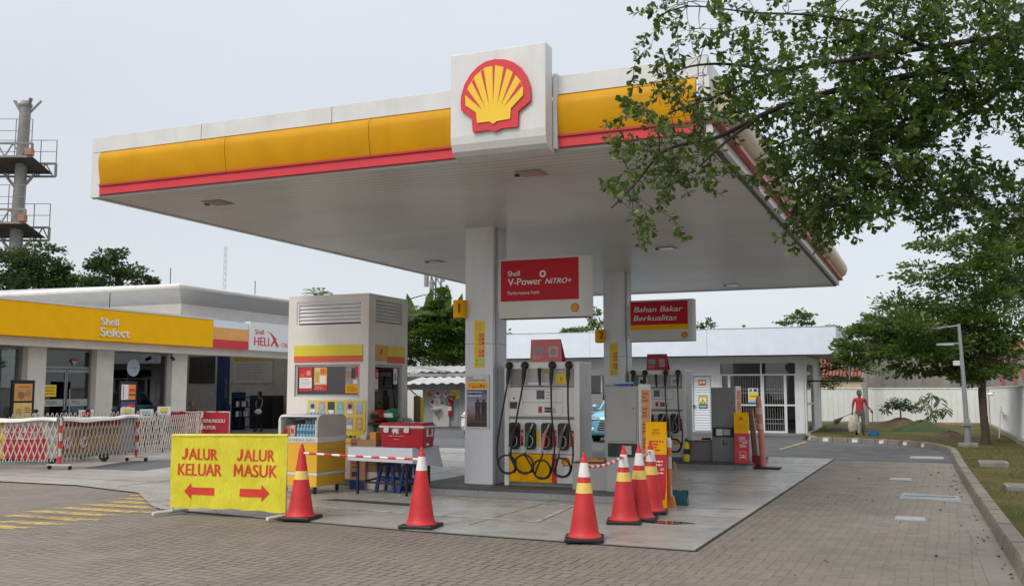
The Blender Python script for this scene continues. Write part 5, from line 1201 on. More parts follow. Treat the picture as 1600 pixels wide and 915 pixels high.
t = thing('tiled_house', 'low house with a red tiled roof and cream wall behind the fence', 'house', (-5.2, 55, 0), world=True)
TILE = M('red_roof_tiles', (.26, .085, .045), .7, var=.25, scale=12)
g = MB(); g.box((-9, 54, 0), (-3.2, 58, 2.35), M('house_cream', (.62, .50, .33), .7)); g.build('wall', t)
g = MB()
for i in range(34): x = -9.2 + i * .18; g.tube([(x, 53.7, 2.38), (x, 55.4, 3.35)], .085, TILE if i % 2 else M('dark_roof_tiles', (.16, .07, .045), .7, var=.3), 6)
g.poly([(-9.3, 53.7, 2.36), (-3.1, 53.7, 2.36), (-3.1, 55.4, 3.3), (-9.3, 55.4, 3.3)], TILE); g.build('roof', t)
t = thing('water_tank', 'dark blue plastic water tank on a stand beyond the fence', 'water tank', (-6.3, 53.0, 0)); g = MB(); g.lathe([(.5, 1.7), (.55, 1.8), (.55, 2.9), (.45, 3.1), (.15, 3.2)], (0, 0, 0), M('tank_blue', (.02, .045, .13), .5), 18); g.build('tank', t); g = MB(); [g.beam((sx * .35, sy * .35, 0), (sx * .35, sy * .35, 1.7), .07, .07, DARK) for sx in (-1, 1) for sy in (-1, 1)]; g.build('stand', t)
t = thing('red_steel_frame', 'rust red steel portal frame behind the side fence', 'steel frame', (4.4, 52, 0)); RUST = M('rust_red_paint', (.28, .09, .07), .6, var=.2); g = MB(); g.beam((-1.1, 0, 0), (-1.1, 0, 4.0), .18, .18, RUST); g.beam((-.55, 0, 0), (-.55, 0, 3.9), .14, .14, RUST); g.beam((-2.2, 0, 3.95), (.6, 0, 3.95), .18, .2, RUST); g.beam((-2.1, 0, 3.5), (-1.15, 0, 3.5), .1, .1, RUST); g.beam((0.4, 0, 0), (-.5, 0, 3.4), .12, .12, RUST); g.build('frame', t)
t = thing('red_shed_roof', 'reddish metal roof with a pale wall behind the side fence', 'shed', (4, 58, 0)); g = MB(); g.box((-2.4, 0, 0), (4, 3, 3.6), M('shed_cream', (.45, .42, .38), .7, var=.2)); g.build('wall', t); g = MB(); g.box((-2.8, -.4, 3.61), (4.3, 3.2, 4.1), M('roof_pinkish_red', (.40, .16, .13), .6, var=.2)); g.build('roof', t)
# ================================================================== TRAFFIC CONES
def cone(loc, rz, lb, bands, first=[None]):
    t = thing('traffic_cone', lb, 'traffic cone', loc, rz, group='red traffic cones round the pump island')
    def R(z): return .172 + (.036 - .172) * (z - .05) / .86
    g = MB(); g.box((-.22, -.22, 0), (.22, .22, .045), BLACK); g.build('base', t, .012)
    zs = sorted({.05, .91} | {z for b in bands for z in b[:2]})
    g = MB(); g.lathe([(.20, .046), (.185, .06), (R(.10), .10)] + [(R(z), z) for z in np.linspace(.16, .90, 9)] + [(.034, .915), (.026, .93)], (0, 0, 0), CONER, 28); 
    g.lathe([(.022, .93), (.020, .965), (.012, .985)], (0, 0, 0), CONER, 14); b = g.build('body', t)
    for z0, z1, m in bands:
        g = MB(); g.lathe([(R(z0) + .0025, z0), (R(z1) + .0025, z1)], (0, 0, 0), m, 28, caps=False); g.build('reflective_band', b)
    return t
C1, C2, C3 = [(.52, .63, CONEY)], [(.70, .87, CONEW)], [(.71, .87, CONEW), (.53, .645, CONEY)]
cone((-7.72, 11.00, zc), .15, 'red cone with a single yellow band, beside the yellow banner', C1)
cone((-5.87, 10.92, zc), .1, 'red cone with a single white band, in front of the table', C2)
cone((-3.66, 10.72, zc), .3, 'red cone with white and yellow bands, standing alone nearest the paving corner', C3)
cone((-3.66, 12.30, zc), .25, 'red cone with two bands, tied to the lone cone by a striped tape', C3)
cone((-3.555, 12.66, zc), .1, 'red cone with two bands, just behind its twin and holding a bar', C3)
cone((-3.60, 13.42, zc), .2, 'red cone with two bands, directly before the yellow and red standee', C3)
def striped_bar(p, q, r, lb, sag=0.0, n_=11):
    p, q = Vector(p), Vector(q); t = thing('cone_bar', lb, 'barrier bar', p, world=True); ORG[t.name] = p.copy()
    g = MB()
    for i in range(n_):
        a, b = i / n_, (i + 1) / n_
        g.tube([p.lerp(q, s) - Z_ * sag * 4 * s * (1 - s) for s in (a, (a + b) / 2, b)], r, CONEW if i % 2 == 0 else REDP, 8, caps=(i in (0, n_ - 1)))
    g.lathe([(.036, -.015), (.036, .015)], p, CONEW, 14); g.lathe([(.036, -.015), (.036, .015)], q, CONEW, 14); g.build('bar', t)
striped_bar((-7.72, 11.0, .875), (-5.87, 10.92, .845), .016, 'red and white bar between the two cones before the table', .006, 15)
striped_bar((-3.66, 10.72, .84), (-3.66, 12.30, .86), .020, 'red and white striped tape from the lone cone to its neighbour', .05, 15)
striped_bar((-3.555, 12.66, .84), (-3.60, 13.42, .86), .018, 'short red and white bar between the two rear cones', .02, 9)

# ================================================================== YELLOW BANNER
pA, pB = Vector((-9.697, 10.777, 0)), Vector((-7.913, 10.95, 0))
ang = math.atan2(pB.y - pA.y, pB.x - pA.x)
t = thing('direction_banner', 'yellow cloth banner with red arrows on a white pipe frame', 'banner', (pA.x, pA.y, zc), ang)
PIPE = M('white_pvc_pipe', (.62, .60, .58), .45, var=.1)
n = NT('banner_yellow_cloth'); f = n.noise(2.2, 4, stretch=(1, 1, .6)); n.base(n.mix(n.rng(f, .3, .7, 0, 1), (.55, .49, .012), (.68, .61, .035))); n.rough(.5); n.bump(n.mth('ADD', n.noise(5, 3, stretch=(2.2, 1, .6)), n.mth('MULTIPLY', n.noise(14, 3, stretch=(1, 1, .4)), .35)), .8, .035); BANY = n.m
Lb = 1.79; NX, NZ = 44, 20
def wob(x, z): return -.02 + .012 * math.sin(x * 5.2 + 1) * (1 - z) + .010 * math.sin(x * 11 + z * 3) * z + .006 * math.sin(z * 9 + x * 4)
vs_ = []
for i in range(NX + 1):
    for j in range(NZ + 1):
        s, r = i / NX, j / NZ; x = -.03 + s * (Lb + .04); zt = 1.065 + .025 * s + .006 * math.sin(s * 9); zb = .075 + .022 * math.sin(s * math.pi) - .004 * s
        if r == 0: zb += .008 * math.sin(s * 26)
        x += .012 * (r - .5) * (-1 if s < .5 else 1) * abs(s - .5) * 2
        vs_.append((x, wob(s * 2, r), zb + (zt - zb) * r))
fs_ = [(i * (NZ + 1) + j, (i + 1) * (NZ + 1) + j, (i + 1) * (NZ + 1) + j + 1, i * (NZ + 1) + j + 1) for i in range(NX) for j in range(NZ)]
g = MB(); g.add(vs_, fs_, BANY, True)
# top hem folded over the pipe
g.tube([(x, wob(2 * (x / Lb), 1) + .012, 1.065 + .025 * x / Lb) for x in np.linspace(-.03, Lb + .01, 14)], .022, BANY, 8)
cl = g.build('cloth', t)
g = MB(); BR_ = M('banner_red', (.60, .035, .018), .55, var=.06)
yb = -.048
def ban(s, x0, x1, z, h):
    if s[0] == 'J':   # a J that stands on the line like the other letters
        jw = (x1 - x0) * .13; x = x0
        g.flat([(x, z + .012), (x + .04, z - .004), (x + jw * .9, z + .012), (x + jw * 1.28, z + .06), (x + jw * 1.28, z + h), (x + jw * .72, z + h), (x + jw * .72, z + .062), (x + jw * .55, z + .036), (x + .035, z + .030), (x + .008, z + .046)], (0, yb, 0), X_, Z_, BR_)
        x0 += jw * 1.45; s = s[1:]
    if s[0] == 'M':
        mw = (x1 - x0) * .225; t_ = mw * .2
        g.flat([(x0, z), (x0 + t_, z), (x0 + t_ * 1.25, z + h * .62), (x0 + mw * .5, z + h * .12), (x0 + mw - t_ * 1.25, z + h * .62), (x0 + mw - t_, z), (x0 + mw, z), (x0 + mw * .93, z + h), (x0 + mw * .76, z + h), (x0 + mw * .5, z + h * .45), (x0 + mw * .24, z + h), (x0 + mw * .07, z + h)], (0, yb, 0), X_, Z_, BR_)
        x0 += mw * 1.06; s = s[1:]
    g.text(s, (x0, yb, z), X_, Z_, BR_, h, x1 - x0, bold=.024)
ban('JALUR', .151, .733, .745, .155); ban('KELUAR', .097, .801, .530, .165); ban('JALUR', 1.03, 1.607, .745, .155); ban('MASUK', .976, 1.662, .535, .165)
g.flat([(.206, .315), (.325, .205), (.322, .272), (.697, .270), (.697, .372), (.322, .372), (.325, .43)], (0, yb, 0), X_, Z_, BR_)
g.flat([(1.079, .27), (1.42, .268), (1.42, .21), (1.545, .325), (1.42, .435), (1.42, .375), (1.079, .372)], (0, yb, 0), X_, Z_, BR_)
g.v = [(p[0], wob(2 * (p[0] + .03) / (Lb + .04), (p[2] - .075) / 1.0) - .006, p[2]) for p in g.v]
g.build('lettering', cl)
g = MB()
for x in (0.0, Lb - .02): g.tube([(x, .012, .03), (x, .012, 1.09)], .017, PIPE)
g.tube([(0, .012, 1.075), (Lb - .02, .012, 1.095)], .017, PIPE); g.tube([(0, .012, .30), (Lb - .02, .012, .30)], .015, PIPE); g.build('frame', t)
for x in (0.0, Lb - .02):
    g = MB(); g.tube([(x - .10, -.27, .026), (x + .04, .30, .026)], .026, PIPE, 10); g.build('foot', t)
    g = MB(); g.tube([(x + .0, .02, .05), (x + .0, .02, 1.0)], .012, DARK, 6); g.build('support_rod', t)

# ================================================================== DISPLAY CART
t = thing('display_cart', 'yellow and white display cart on castors with bottles inside, before the kiosk', 'display cart', (-10.04, 13.62, zc))
w, d = .78, .86; CW = M('cart_white', (.68, .67, .64), .4, var=.05); CY = M('cart_yellow', (.80, .44, .03), .4, var=.05)
g = MB(); g.box((0, 0, .12), (w, d, .30), CY); g.box((0, 0, .351), (w, d, .83), CY); g.build('cabinet', t, .012)
g = MB(); g.box((-.006, -.006, .301), (w + .006, d + .006, .350), CW); g.box((-.006, -.006, .831), (w + .006, d + .006, .93), CW); g.build('white_trim', t, .005)
prof = [(0, .931), (0, 1.17)] + [(.12 - .12 * math.cos(R_(a)), 1.17 + .12 * math.sin(R_(a))) for a in (15, 30, 45, 60, 75, 90)] + [(d - .12, 1.29)] + [(d - .12 + .12 * math.sin(R_(a)), 1.17 + .12 * math.cos(R_(a))) for a in (15, 30, 45, 60, 75, 90)] + [(d, .931)]
g = MB(); SIDEW = M('cart_side_grey', (.50, .47, .43), .5)
for x0 in (0.0, w - .03): g.prism(prof, (x0, 0, 0), Y_, Z_, (.03, 0, 0), SIDEW if x0 else CW)
ip = prof[7:]  # top and back sheet between the ends
for a, b in zip(ip, ip[1:]): g.add([(.0301, a[0], a[1]), (w - .0301, a[0], a[1]), (w - .0301, b[0], b[1]), (.0301, b[0], b[1])], [(0, 1, 2, 3)], CW, True)
fr_ = prof[1:8]
for a, b in zip(fr_[3:], fr_[4:]): g.add([(.0301, a[0], a[1]), (w - .0301, a[0], a[1]), (w - .0301, b[0], b[1]), (.0301, b[0], b[1])], [(0, 1, 2, 3)], CW, True)
g.box((.031, 0, .9305), (.05, .02, 1.2), CW); g.box((w - .05, 0, .9305), (w - .031, .02, 1.2), CW); g.build('hood', t)
g = MB(); g.text('ISTIMEWA SHELL', (w * .95, -.0075, .850), X_, Z_, GREYINK, .05, .52, align='R', bold=.01); g.bars((0, -.0075, 0), X_, Z_, .05, .852, .20, .90, 1, GREYINK, .9, .05); g.rect((w + .002, 0, 0), Y_, Z_, .30, .66, .55, .73, M('faint_sticker', (.62, .40, .12), .5)); g.tube(spline([(.10, -.006, .82), (.11, -.012, .7), (.05, -.012, .64), (.0, -.01, .68)], 5), .004, REDP, 5); g.build('lettering', t)
for x, y in ((.1, .1), (w - .1, .1), (.1, d - .1), (w - .1, d - .1)):
    g = MB(); g.lathe([(.02, -.02), (.056, -.018), (.058, 0), (.056, .018), (.02, .02)], (x, y, .058), BLACK, 16, ax=(1, .3, 0)); g.lathe([(.03, -.022), (.03, .022)], (x, y, .058), STEEL, 12, ax=(1, .3, 0)); g.box((x - .03, y - .03, .105), (x + .03, y + .03, .119), STEEL); g.build('castor', t)
BOT = M('bottle_blue', (.30, .52, .66), .15, var=.2, scale=20); LABL = M('bottle_label', (.10, .28, .50), .4, var=.3, scale=25)
bot0 = None; nb_ = 0
for r in range(4):
    for k in range(7):
        x, y = -10.04 + .32 + k * .062, 13.62 + .12 + r * .13
        if bot0 is None:
            o = thing('water_bottle', 'small blue water bottle in the packed rows inside the display cart', 'bottle', (x, y, zc + .93), group='water bottles in the cart')
            g = MB(); g.lathe([(.024, 0), (.027, .01), (.027, .13), (.012, .17), (.012, .185)], (0, 0, 0), BOT, 10); g.build('bottle_body', o)
            g = MB(); g.lathe([(.0275, .05), (.0275, .10)], (0, 0, 0), LABL, 10, caps=False); g.build('bottle_label', o)
            g = MB(); g.lathe([(.014, .185), (.014, .20)], (0, 0, 0), PRINT, 8); g.build('cap', o); bot0 = o
        else: dup(bot0, (x, y, zc + .93 + r * .0), 0, 'small blue water bottle in the packed rows inside the display cart')
for k in range(2):
    for j in range(6): dup(bot0, (-10.04 + .36 + j * .066, 13.62 + .30 + k * .13, zc + 1.135), 0, 'small blue water bottle in the packed rows inside the display cart')
for x, m, lb in ((.10, M('snack_brown', (.36, .24, .15), .6, var=.4, scale=15), 'brown snack packet at the outer end inside the display cart'), (.21, M('snack_pink', (.62, .42, .38), .6, var=.4, scale=15), 'pale pink snack packet beside the bottles in the display cart')):
    o = tag(MB().prism([(-.05, 0), (.05, 0), (.055, .17), (-.045, .18)], (0, 0, 0), X_, Z_, (0, .05, .01), m).prism([(-.03, .05), (.03, .05), (.03, .12), (-.03, .12)], (0, -.003, 0), X_, Z_, (0, .002, 0), REDP).build('snack_packet', None, .01), lb, 'snack packet'); o.location = (-10.04 + x, 13.62 + .10, zc + .932)
for x in (.18, .52): pass
o = tag(MB().beam((-.25, 0, .0), (-.02, -.03, .02), .03, .02, GREY).beam((.1, 0, 0), (.3, -.03, .02), .03, .02, GREY).beam((-.28, .03, .03), (.32, .03, .03), .012, .012, GREY).build('hanger_rail'), 'grey hanger rail under the hood of the display cart', 'rail'); o.location = (-10.04 + .40, 13.62 + .25, zc + 1.20)

# ================================================================== TABLE GROUP
t = thing('folding_table', 'table with a white cloth skirt and black metal legs, between two cones', 'table', (-8.86, 13.93, zc))
w, d, hz = 1.20, .90, .765; SK = M('table_skirt', (.62, .645, .70), .55, var=.04)
g = MB(); g.box((0, 0, hz - .02), (w, d, hz), PRINT)
g.add([(-.004, -.004, hz + .002), (w + .004, -.004, hz + .002), (w + .02, -.02, hz - .235), (-.0, -.02, hz - .215)], [(0, 1, 2, 3)], SK); 
g.add([(w + .004, -.004, hz + .002), (w + .004, d + .004, hz + .002), (w + .09, d + .02, hz - .36), (w + .02, -.02, hz - .235)], [(0, 1, 2, 3)], SK); g.add([(-.004, -.004, hz + .002), (-.0, -.02, hz - .215), (-.02, d, hz - .22), (-.004, d, hz + .002)], [(0, 1, 2, 3)], SK)
g.add([(-.004, -.004, hz + .0025), (w + .004, -.004, hz + .0025), (w + .004, d + .004, hz + .0025), (-.004, d + .004, hz + .0025)], [(0, 1, 2, 3)], SK); g.build('tabletop', t)
for x, y in ((.14, .08), (w - .13, .06), (.12, d - .12), (w - .12, d - .10)):
    g = MB(); g.beam((x, y, 0), (x, y, hz - .02), .035, .035, BLACK); g.build('leg', t)
g = MB(); g.beam((.14, .09, .20), (w - .13, .07, .18), .025, .03, BLACK); g.beam((.13, d - .12, .22), (w - .12, d - .11, .2), .025, .03, BLACK); g.beam((.14, .08, .18), (.12, d - .12, .2), .025, .03, BLACK); g.beam((w - .13, .06, .18), (w - .12, d - .10, .2), .025, .03, BLACK); g.build('stretcher', t)
TZ = zc + hz + .004
t = thing('cooler_box', 'red cooler box with a white rim and white latches on the skirted table', 'cooler box', (-8.32, 14.02, TZ), R_(2))
CR = M('cooler_red', (.42, .012, .03), .35, var=.08); CWH = M('cooler_white', (.70, .68, .67), .4)
w, d = .80, .44
g = MB(); g.add([(.025, .02, 0), (w - .025, .02, 0), (w - .025, d - .02, 0), (.025, d - .02, 0), (0, 0, .315), (w, 0, .315), (w, d, .315), (0, d, .315)], [(0, 3, 2, 1), (4, 5, 6, 7), (0, 1, 5, 4), (1, 2, 6, 5), (2, 3, 7, 6), (3, 0, 4, 7)], CR); bd = g.build('body', t, .02)
g = MB(); g.box((-.012, -.012, .316), (w + .012, d + .012, .35), CWH); g.build('rim', t, .006)
g = MB(); g.add([(-.012, -.012, .351), (w + .012, -.012, .351), (w + .012, d + .012, .351), (-.012, d + .012, .351), (.03, .02, .40), (w - .03, .02, .40), (w - .03, d - .02, .40), (.03, d - .02, .40)], [(0, 3, 2, 1), (4, 5, 6, 7), (0, 1, 5, 4), (1, 2, 6, 5), (2, 3, 7, 6), (3, 0, 4, 7)], CR); g.box((.25, -.018, .36), (w - .25, .1, .385), CR); g.build('lid', t, .012)
for x in (.10, .47):
    g = MB(); g.prism([(x, .345), (x + .085, .345), (x + .075, .245), (x + .02, .235), (x - .02, .26)], (0, -.018, 0), X_, Z_, (0, -.014, 0), CWH); g.build('latch', t, .006)
g = MB(); 
for a in ((.13, .20, .15, .315), (.27, .20, .29, .315), (.13, .20, .29, .22)): g.box((w + .0, a[0], a[1]), (w + .02, a[2] - 0, a[3]), CWH) if False else None
g.beam((w + .01, .12, .19), (w + .012, .12, .30), .022, .022, CWH); g.beam((w + .01, .30, .19), (w + .012, .30, .30), .022, .022, CWH); g.beam((w + .012, .108, .19), (w + .012, .312, .19), .022, .022, CWH); g.build('handle', t)
g = MB(); g.lathe([(.022, 0), (.022, .02), (.012, .04)], (w - .02, .16, .05), CWH, 10, ax=(1, 0, 0)); g.build('drain_plug', t)
g = MB(); bear = [(-.055, 0), (-.04, 0), (-.03, .025), (.0, .03), (.005, 0), (.02, 0), (.025, .03), (.04, .005), (.055, .01), (.045, .05), (.055, .07), (.045, .085), (.02, .092), (-.03, .095), (-.055, .08), (-.07, .06), (-.075, .04), (-.06, .045)]
g.flat([(.30 + a, .215 + b) for a, b in bear], (0, -.006, 0), X_, Z_, CWH); g.bars((0, -.004, 0), X_, Z_, .16, .175, .46, .195, 1, M('pinkish_print', (.55, .35, .34), .5), .6, .05); g.bars((0, -.002, 0), X_, Z_, .26, .12, .36, .14, 1, M('pinkish_print', (.55, .35, .34), .5), .6, .05); g.build('emblem', bd)
t = thing('cardboard_box', 'small open cardboard box with papers, on the table beside the cooler', 'box', (-8.80, 14.1, TZ)); g = MB(); g.box((0, 0, 0), (.36, .3, .02), CARD); [g.box(a, b, CARD) for a, b in (((0, 0, .021), (.36, .012, .11)), ((0, .288, .021), (.36, .3, .11)), ((0, .0121, .021), (.012, .287, .11)), ((.348, .0121, .021), (.36, .287, .11)))]; g.build('tray', t)
for x, y, m, lb, s in ((.03, .05, M('paper_greenish', (.50, .54, .46), .8, var=.2), 'pale greenish paper packet in the cardboard box', (.12, .18, .17)), (.20, .06, M('carton_orange', (.60, .29, .05), .6), 'orange yellow carton standing in the cardboard box', (.13, .2, .21)), (.15, .22, PRINT, 'small white packet at the back of the cardboard box', (.05, .05, .16))):
    o = tag(MB().box((0, 0, 0), s, m).build('packet', None, .01), lb, 'packet'); o.location = (-8.80 + x, 14.1 + y, TZ + .022); o.rotation_euler = (0, 0, rnd.uniform(-.1, .1))
t = tag(MB().ball((0, 0, .14), .13, M('bag_red_orange', (.55, .12, .08), .6, var=.3), 12, (1, .8, 1.15)).tube(spline([(-.05, 0, .27), (0, 0, .36), (.05, 0, .27)], 5), .01, M('bag_red_orange', (.55, .12, .08), .6)).build('carrier_bag'), 'reddish bag behind the cardboard box on the table', 'bag'); t.location = (-8.42, 14.62, TZ)
for x, y, z, r, m, lb, gs in ((-9.08, 15.30, 1.13, .125, M('helmet_red', (.45, .02, .02), .25), 'red helmet on the dark shelf at the kiosk corner', 0), (-8.90, 15.42, 1.14, .14, M('helmet_green', (.03, .24, .10), .3, var=.3, scale=10), 'green helmet beside the red one at the kiosk corner', 1)):
    t = thing('helmet', lb, 'helmet', (x, y, z - .0), group='helmets at the kiosk'); g = MB(); g.ball((0, 0, .12), r, m, 16, (1, 1.1, .95)); g.build('shell', t); g = MB(); g.prism([(-r * .75, .08), (r * .75, .08), (r * .7, .15), (-r * .7, .15)], (0, -r * 1.0, 0), X_, Z_, (0, -.03, .01), BLACKG if not gs else PRINT); g.build('visor', t)
t = tag(MB().box((-.30, -.2, -.02), (.38, .2, .02), BLACK).tube([(-.28, 0, -1.09), (-.28, 0, -.02)], .018, BLACK).tube([(.3, 0, -1.09), (.3, 0, -.02)], .018, BLACK).build('helmet_shelf'), 'black metal stand under the helmets at the kiosk corner', 'stand'); t.location = (-9.0, 15.34, 1.105 + .012)
t = tag(MB().ball((0, 0, .05), .16, M('bag_grey', (.40, .41, .42), .5, var=.2), 12, (1.3, .9, .5)).ball((.2, .1, .05), .12, M('bag_grey', (.40, .41, .42), .5, var=.2), 10, (1.2, .9, .5)).build('grey_bag'), 'crumpled grey bag on the kiosk side counter', 'bag'); t.location = (-9.08, 15.80, 1.10)
for x, lb, hh in ((-8.42, 'blue plastic stool under the table, nearer the cardboard side', .46), (-7.98, 'blue plastic stool under the table, nearer the pump island', .46)):
    t = thing('plastic_stool', lb, 'stool', (x, 14.55, zc), group='blue plastic stools under the table'); B2 = M('stool_blue', (.012, .035, .22), .4)
    g = MB(); g.box((-.13, -.13, hh - .03), (.13, .13, hh), B2); g.build('seat', t, .02)
    for sx in (-1, 1):
        for sy in (-1, 1): g = MB(); g.beam((sx * .17, sy * .17, 0), (sx * .11, sy * .11, hh - .03), .05, .05, B2); g.build('leg', t)
    g = MB(); [g.beam((-.145, sy * .145, .2), (.145, sy * .145, .2), .02, .05, B2) for sy in (-1, 1)]; g.build('stretcher', t)
t = thing('printed_carton', 'tall pale orange printed carton between the cart and the table', 'carton', (-9.26, 14.62, zc)); g = MB(); g.box((0, 0, 0), (.30, .36, .86), M('carton_peach', (.60, .36, .26), .7, var=.15)); g.build('carton', t, .006); g = MB(); g.rect((0, -.003, 0), X_, Z_, .0, .0, .3, .16, BLUE); g.bars((0, -.003, 0), X_, Z_, .04, .7, .2, .8, 2, REDP); g.bars((0, -.003, 0), X_, Z_, .05, .35, .25, .6, 4, M('dull_red_print', (.30, .05, .05), .5), .4); g.rect((0, -.004, 0), X_, Z_, .04, .22, .16, .3, BLUE); g.build('print', t)
t = tag(MB().box((-.25, -.15, 0), (.25, .15, .22), CARD).box((-.25, -.152, .1), (.25, -.1505, .13), M('tape_brown', (.28, .15, .06), .3)).build('brown_carton', None, .006), 'brown carton lying under the table beside the printed carton', 'carton'); t.location = (-8.72, 14.86, .32)
t = tag(MB().box((-.32, -.2, 0), (.32, .2, .30), CREAMW).build('white_block', None, .008), 'low white block under the brown carton beneath the table', 'block'); t.location = (-8.75, 14.9, zc)

# ================================================================== BOLLARDS, BROOM AND DUSTPAN
t = thing('dustpan', 'teal dustpan on the ground beside the nearer standee', 'dustpan', (-3.50, 14.50, zc)); TL = M('teal_plastic', (.015, .13, .17), .45); g = MB(); g.add([(-.17, -.02, .0), (.17, -.02, 0), (.13, .22, .0), (-.13, .22, .0), (-.15, .0, .10), (.15, .0, .06), (.13, .22, .20), (-.13, .22, .20)], [(0, 3, 2, 1), (2, 3, 7, 6), (3, 0, 4, 7), (1, 2, 6, 5)], TL); g.prism([(-.15, 0), (.17, 0), (.12, .20), (-.12, .20)], (0, .02, 0), X_, Z_, (0, .006, 0), TL); g.build('pan', t); g = MB(); g.tube([(.0, .22, .18), (-.10, .28, .62)], .011, M('handle_orange_dull', (.45, .17, .06), .5)); g.build('handle', t)
t = thing('broom', 'broom with a white stick leaning behind the nearer standee', 'broom', (-3.50, 14.22, zc)); g = MB(); g.tube([(0, 0, .1), (-.10, .12, 1.02)], .012, M('broom_stick', (.62, .58, .54), .5)); g.build('stick', t); g = MB(); g.prism([(-.05, 0), (.05, 0), (.02, .16), (-.02, .16)], (0, -.05, 0), X_, Z_, (0, .1, 0), M('handle_orange', (.66, .22, .05), .5)); g.build('head', t)
t = thing('guide_post', 'thin orange and white post just behind the nearer standee', 'post', (-3.55, 14.25, zc)); g = MB(); g.lathe([(.04, 0), (.04, .30), (.04, .85), (.036, .90)], (0, 0, 0), M('post_orange', (.60, .20, .07), .5, var=.15), 14); g.build('post', t); g = MB(); g.lathe([(.043, .86), (.045, .96), (.025, 1.0)], (0, 0, 0), PRINT, 14); g.build('cap', t); g = MB(); g.lathe([(.042, .55), (.042, .72)], (0, 0, 0), M('worn_white_band', (.55, .50, .44), .5), 14, caps=False); g.build('band', t)
t = thing('guide_post', 'tall faded pink post leaning on its black base at the farther island', 'post', (-3.36, 21.9, zc)); PK = M('post_faded_pink', (.58, .20, .155), .5, var=.12)
g = MB(); g.tube([(.0, 0, .03), (-.07, 0, 1.50)], [.068, .062], PK, 16); g.lathe([(.05, 1.50), (.042, 1.56), (.02, 1.58)], (-.07, 0, 0), PK, 12); g.build('post', t); g = MB(); [g.tube([(-.07 * z0 / 1.5, 0, z0), (-.07 * z1 / 1.5, 0, z1)], .070, M('band_pale_pink', (.62, .42, .36), .5), 16, caps=False) for z0, z1 in ((1.18, 1.32), (.86, .97))]; g.build('band', t); g = MB(); g.box((-.22, -.18, 0), (.36, .18, .045), BLACK); g.build('base', t, .01)
t = thing('leaning_board', 'brownish rolled mat with a pale edge leaning between standee and pink post', 'mat', (-3.56, 21.95, zc)); g = MB(); g.tube([(.02, 0, .28), (-.06, .02, 1.28)], [.06, .05], M('mat_brown', (.20, .13, .11), .7, var=.2), 10); g.build('roll', t); g = MB(); g.beam((.06, -.05, .72), (.0, -.04, 1.24), .03, .02, M('pale_yellow_print', (.80, .58, .22), .5)); g.build('edge_strip', t)
t = tag(MB().box((-.13, -.1, 0), (.13, .1, .28), RED).build('red_base_box', None, .01), 'red box at the foot of the leaning mat beside the pink post', 'box'); t.location = (-3.50, 22.15, zc)
t = thing('guide_post', 'short red and white post at the back of the concrete, left of the first pillar', 'post', (-7.86, 16.6, .15)); g = MB(); g.lathe([(.035, 0), (.035, .42)], (0, 0, 0), RED, 12); g.build('post', t)

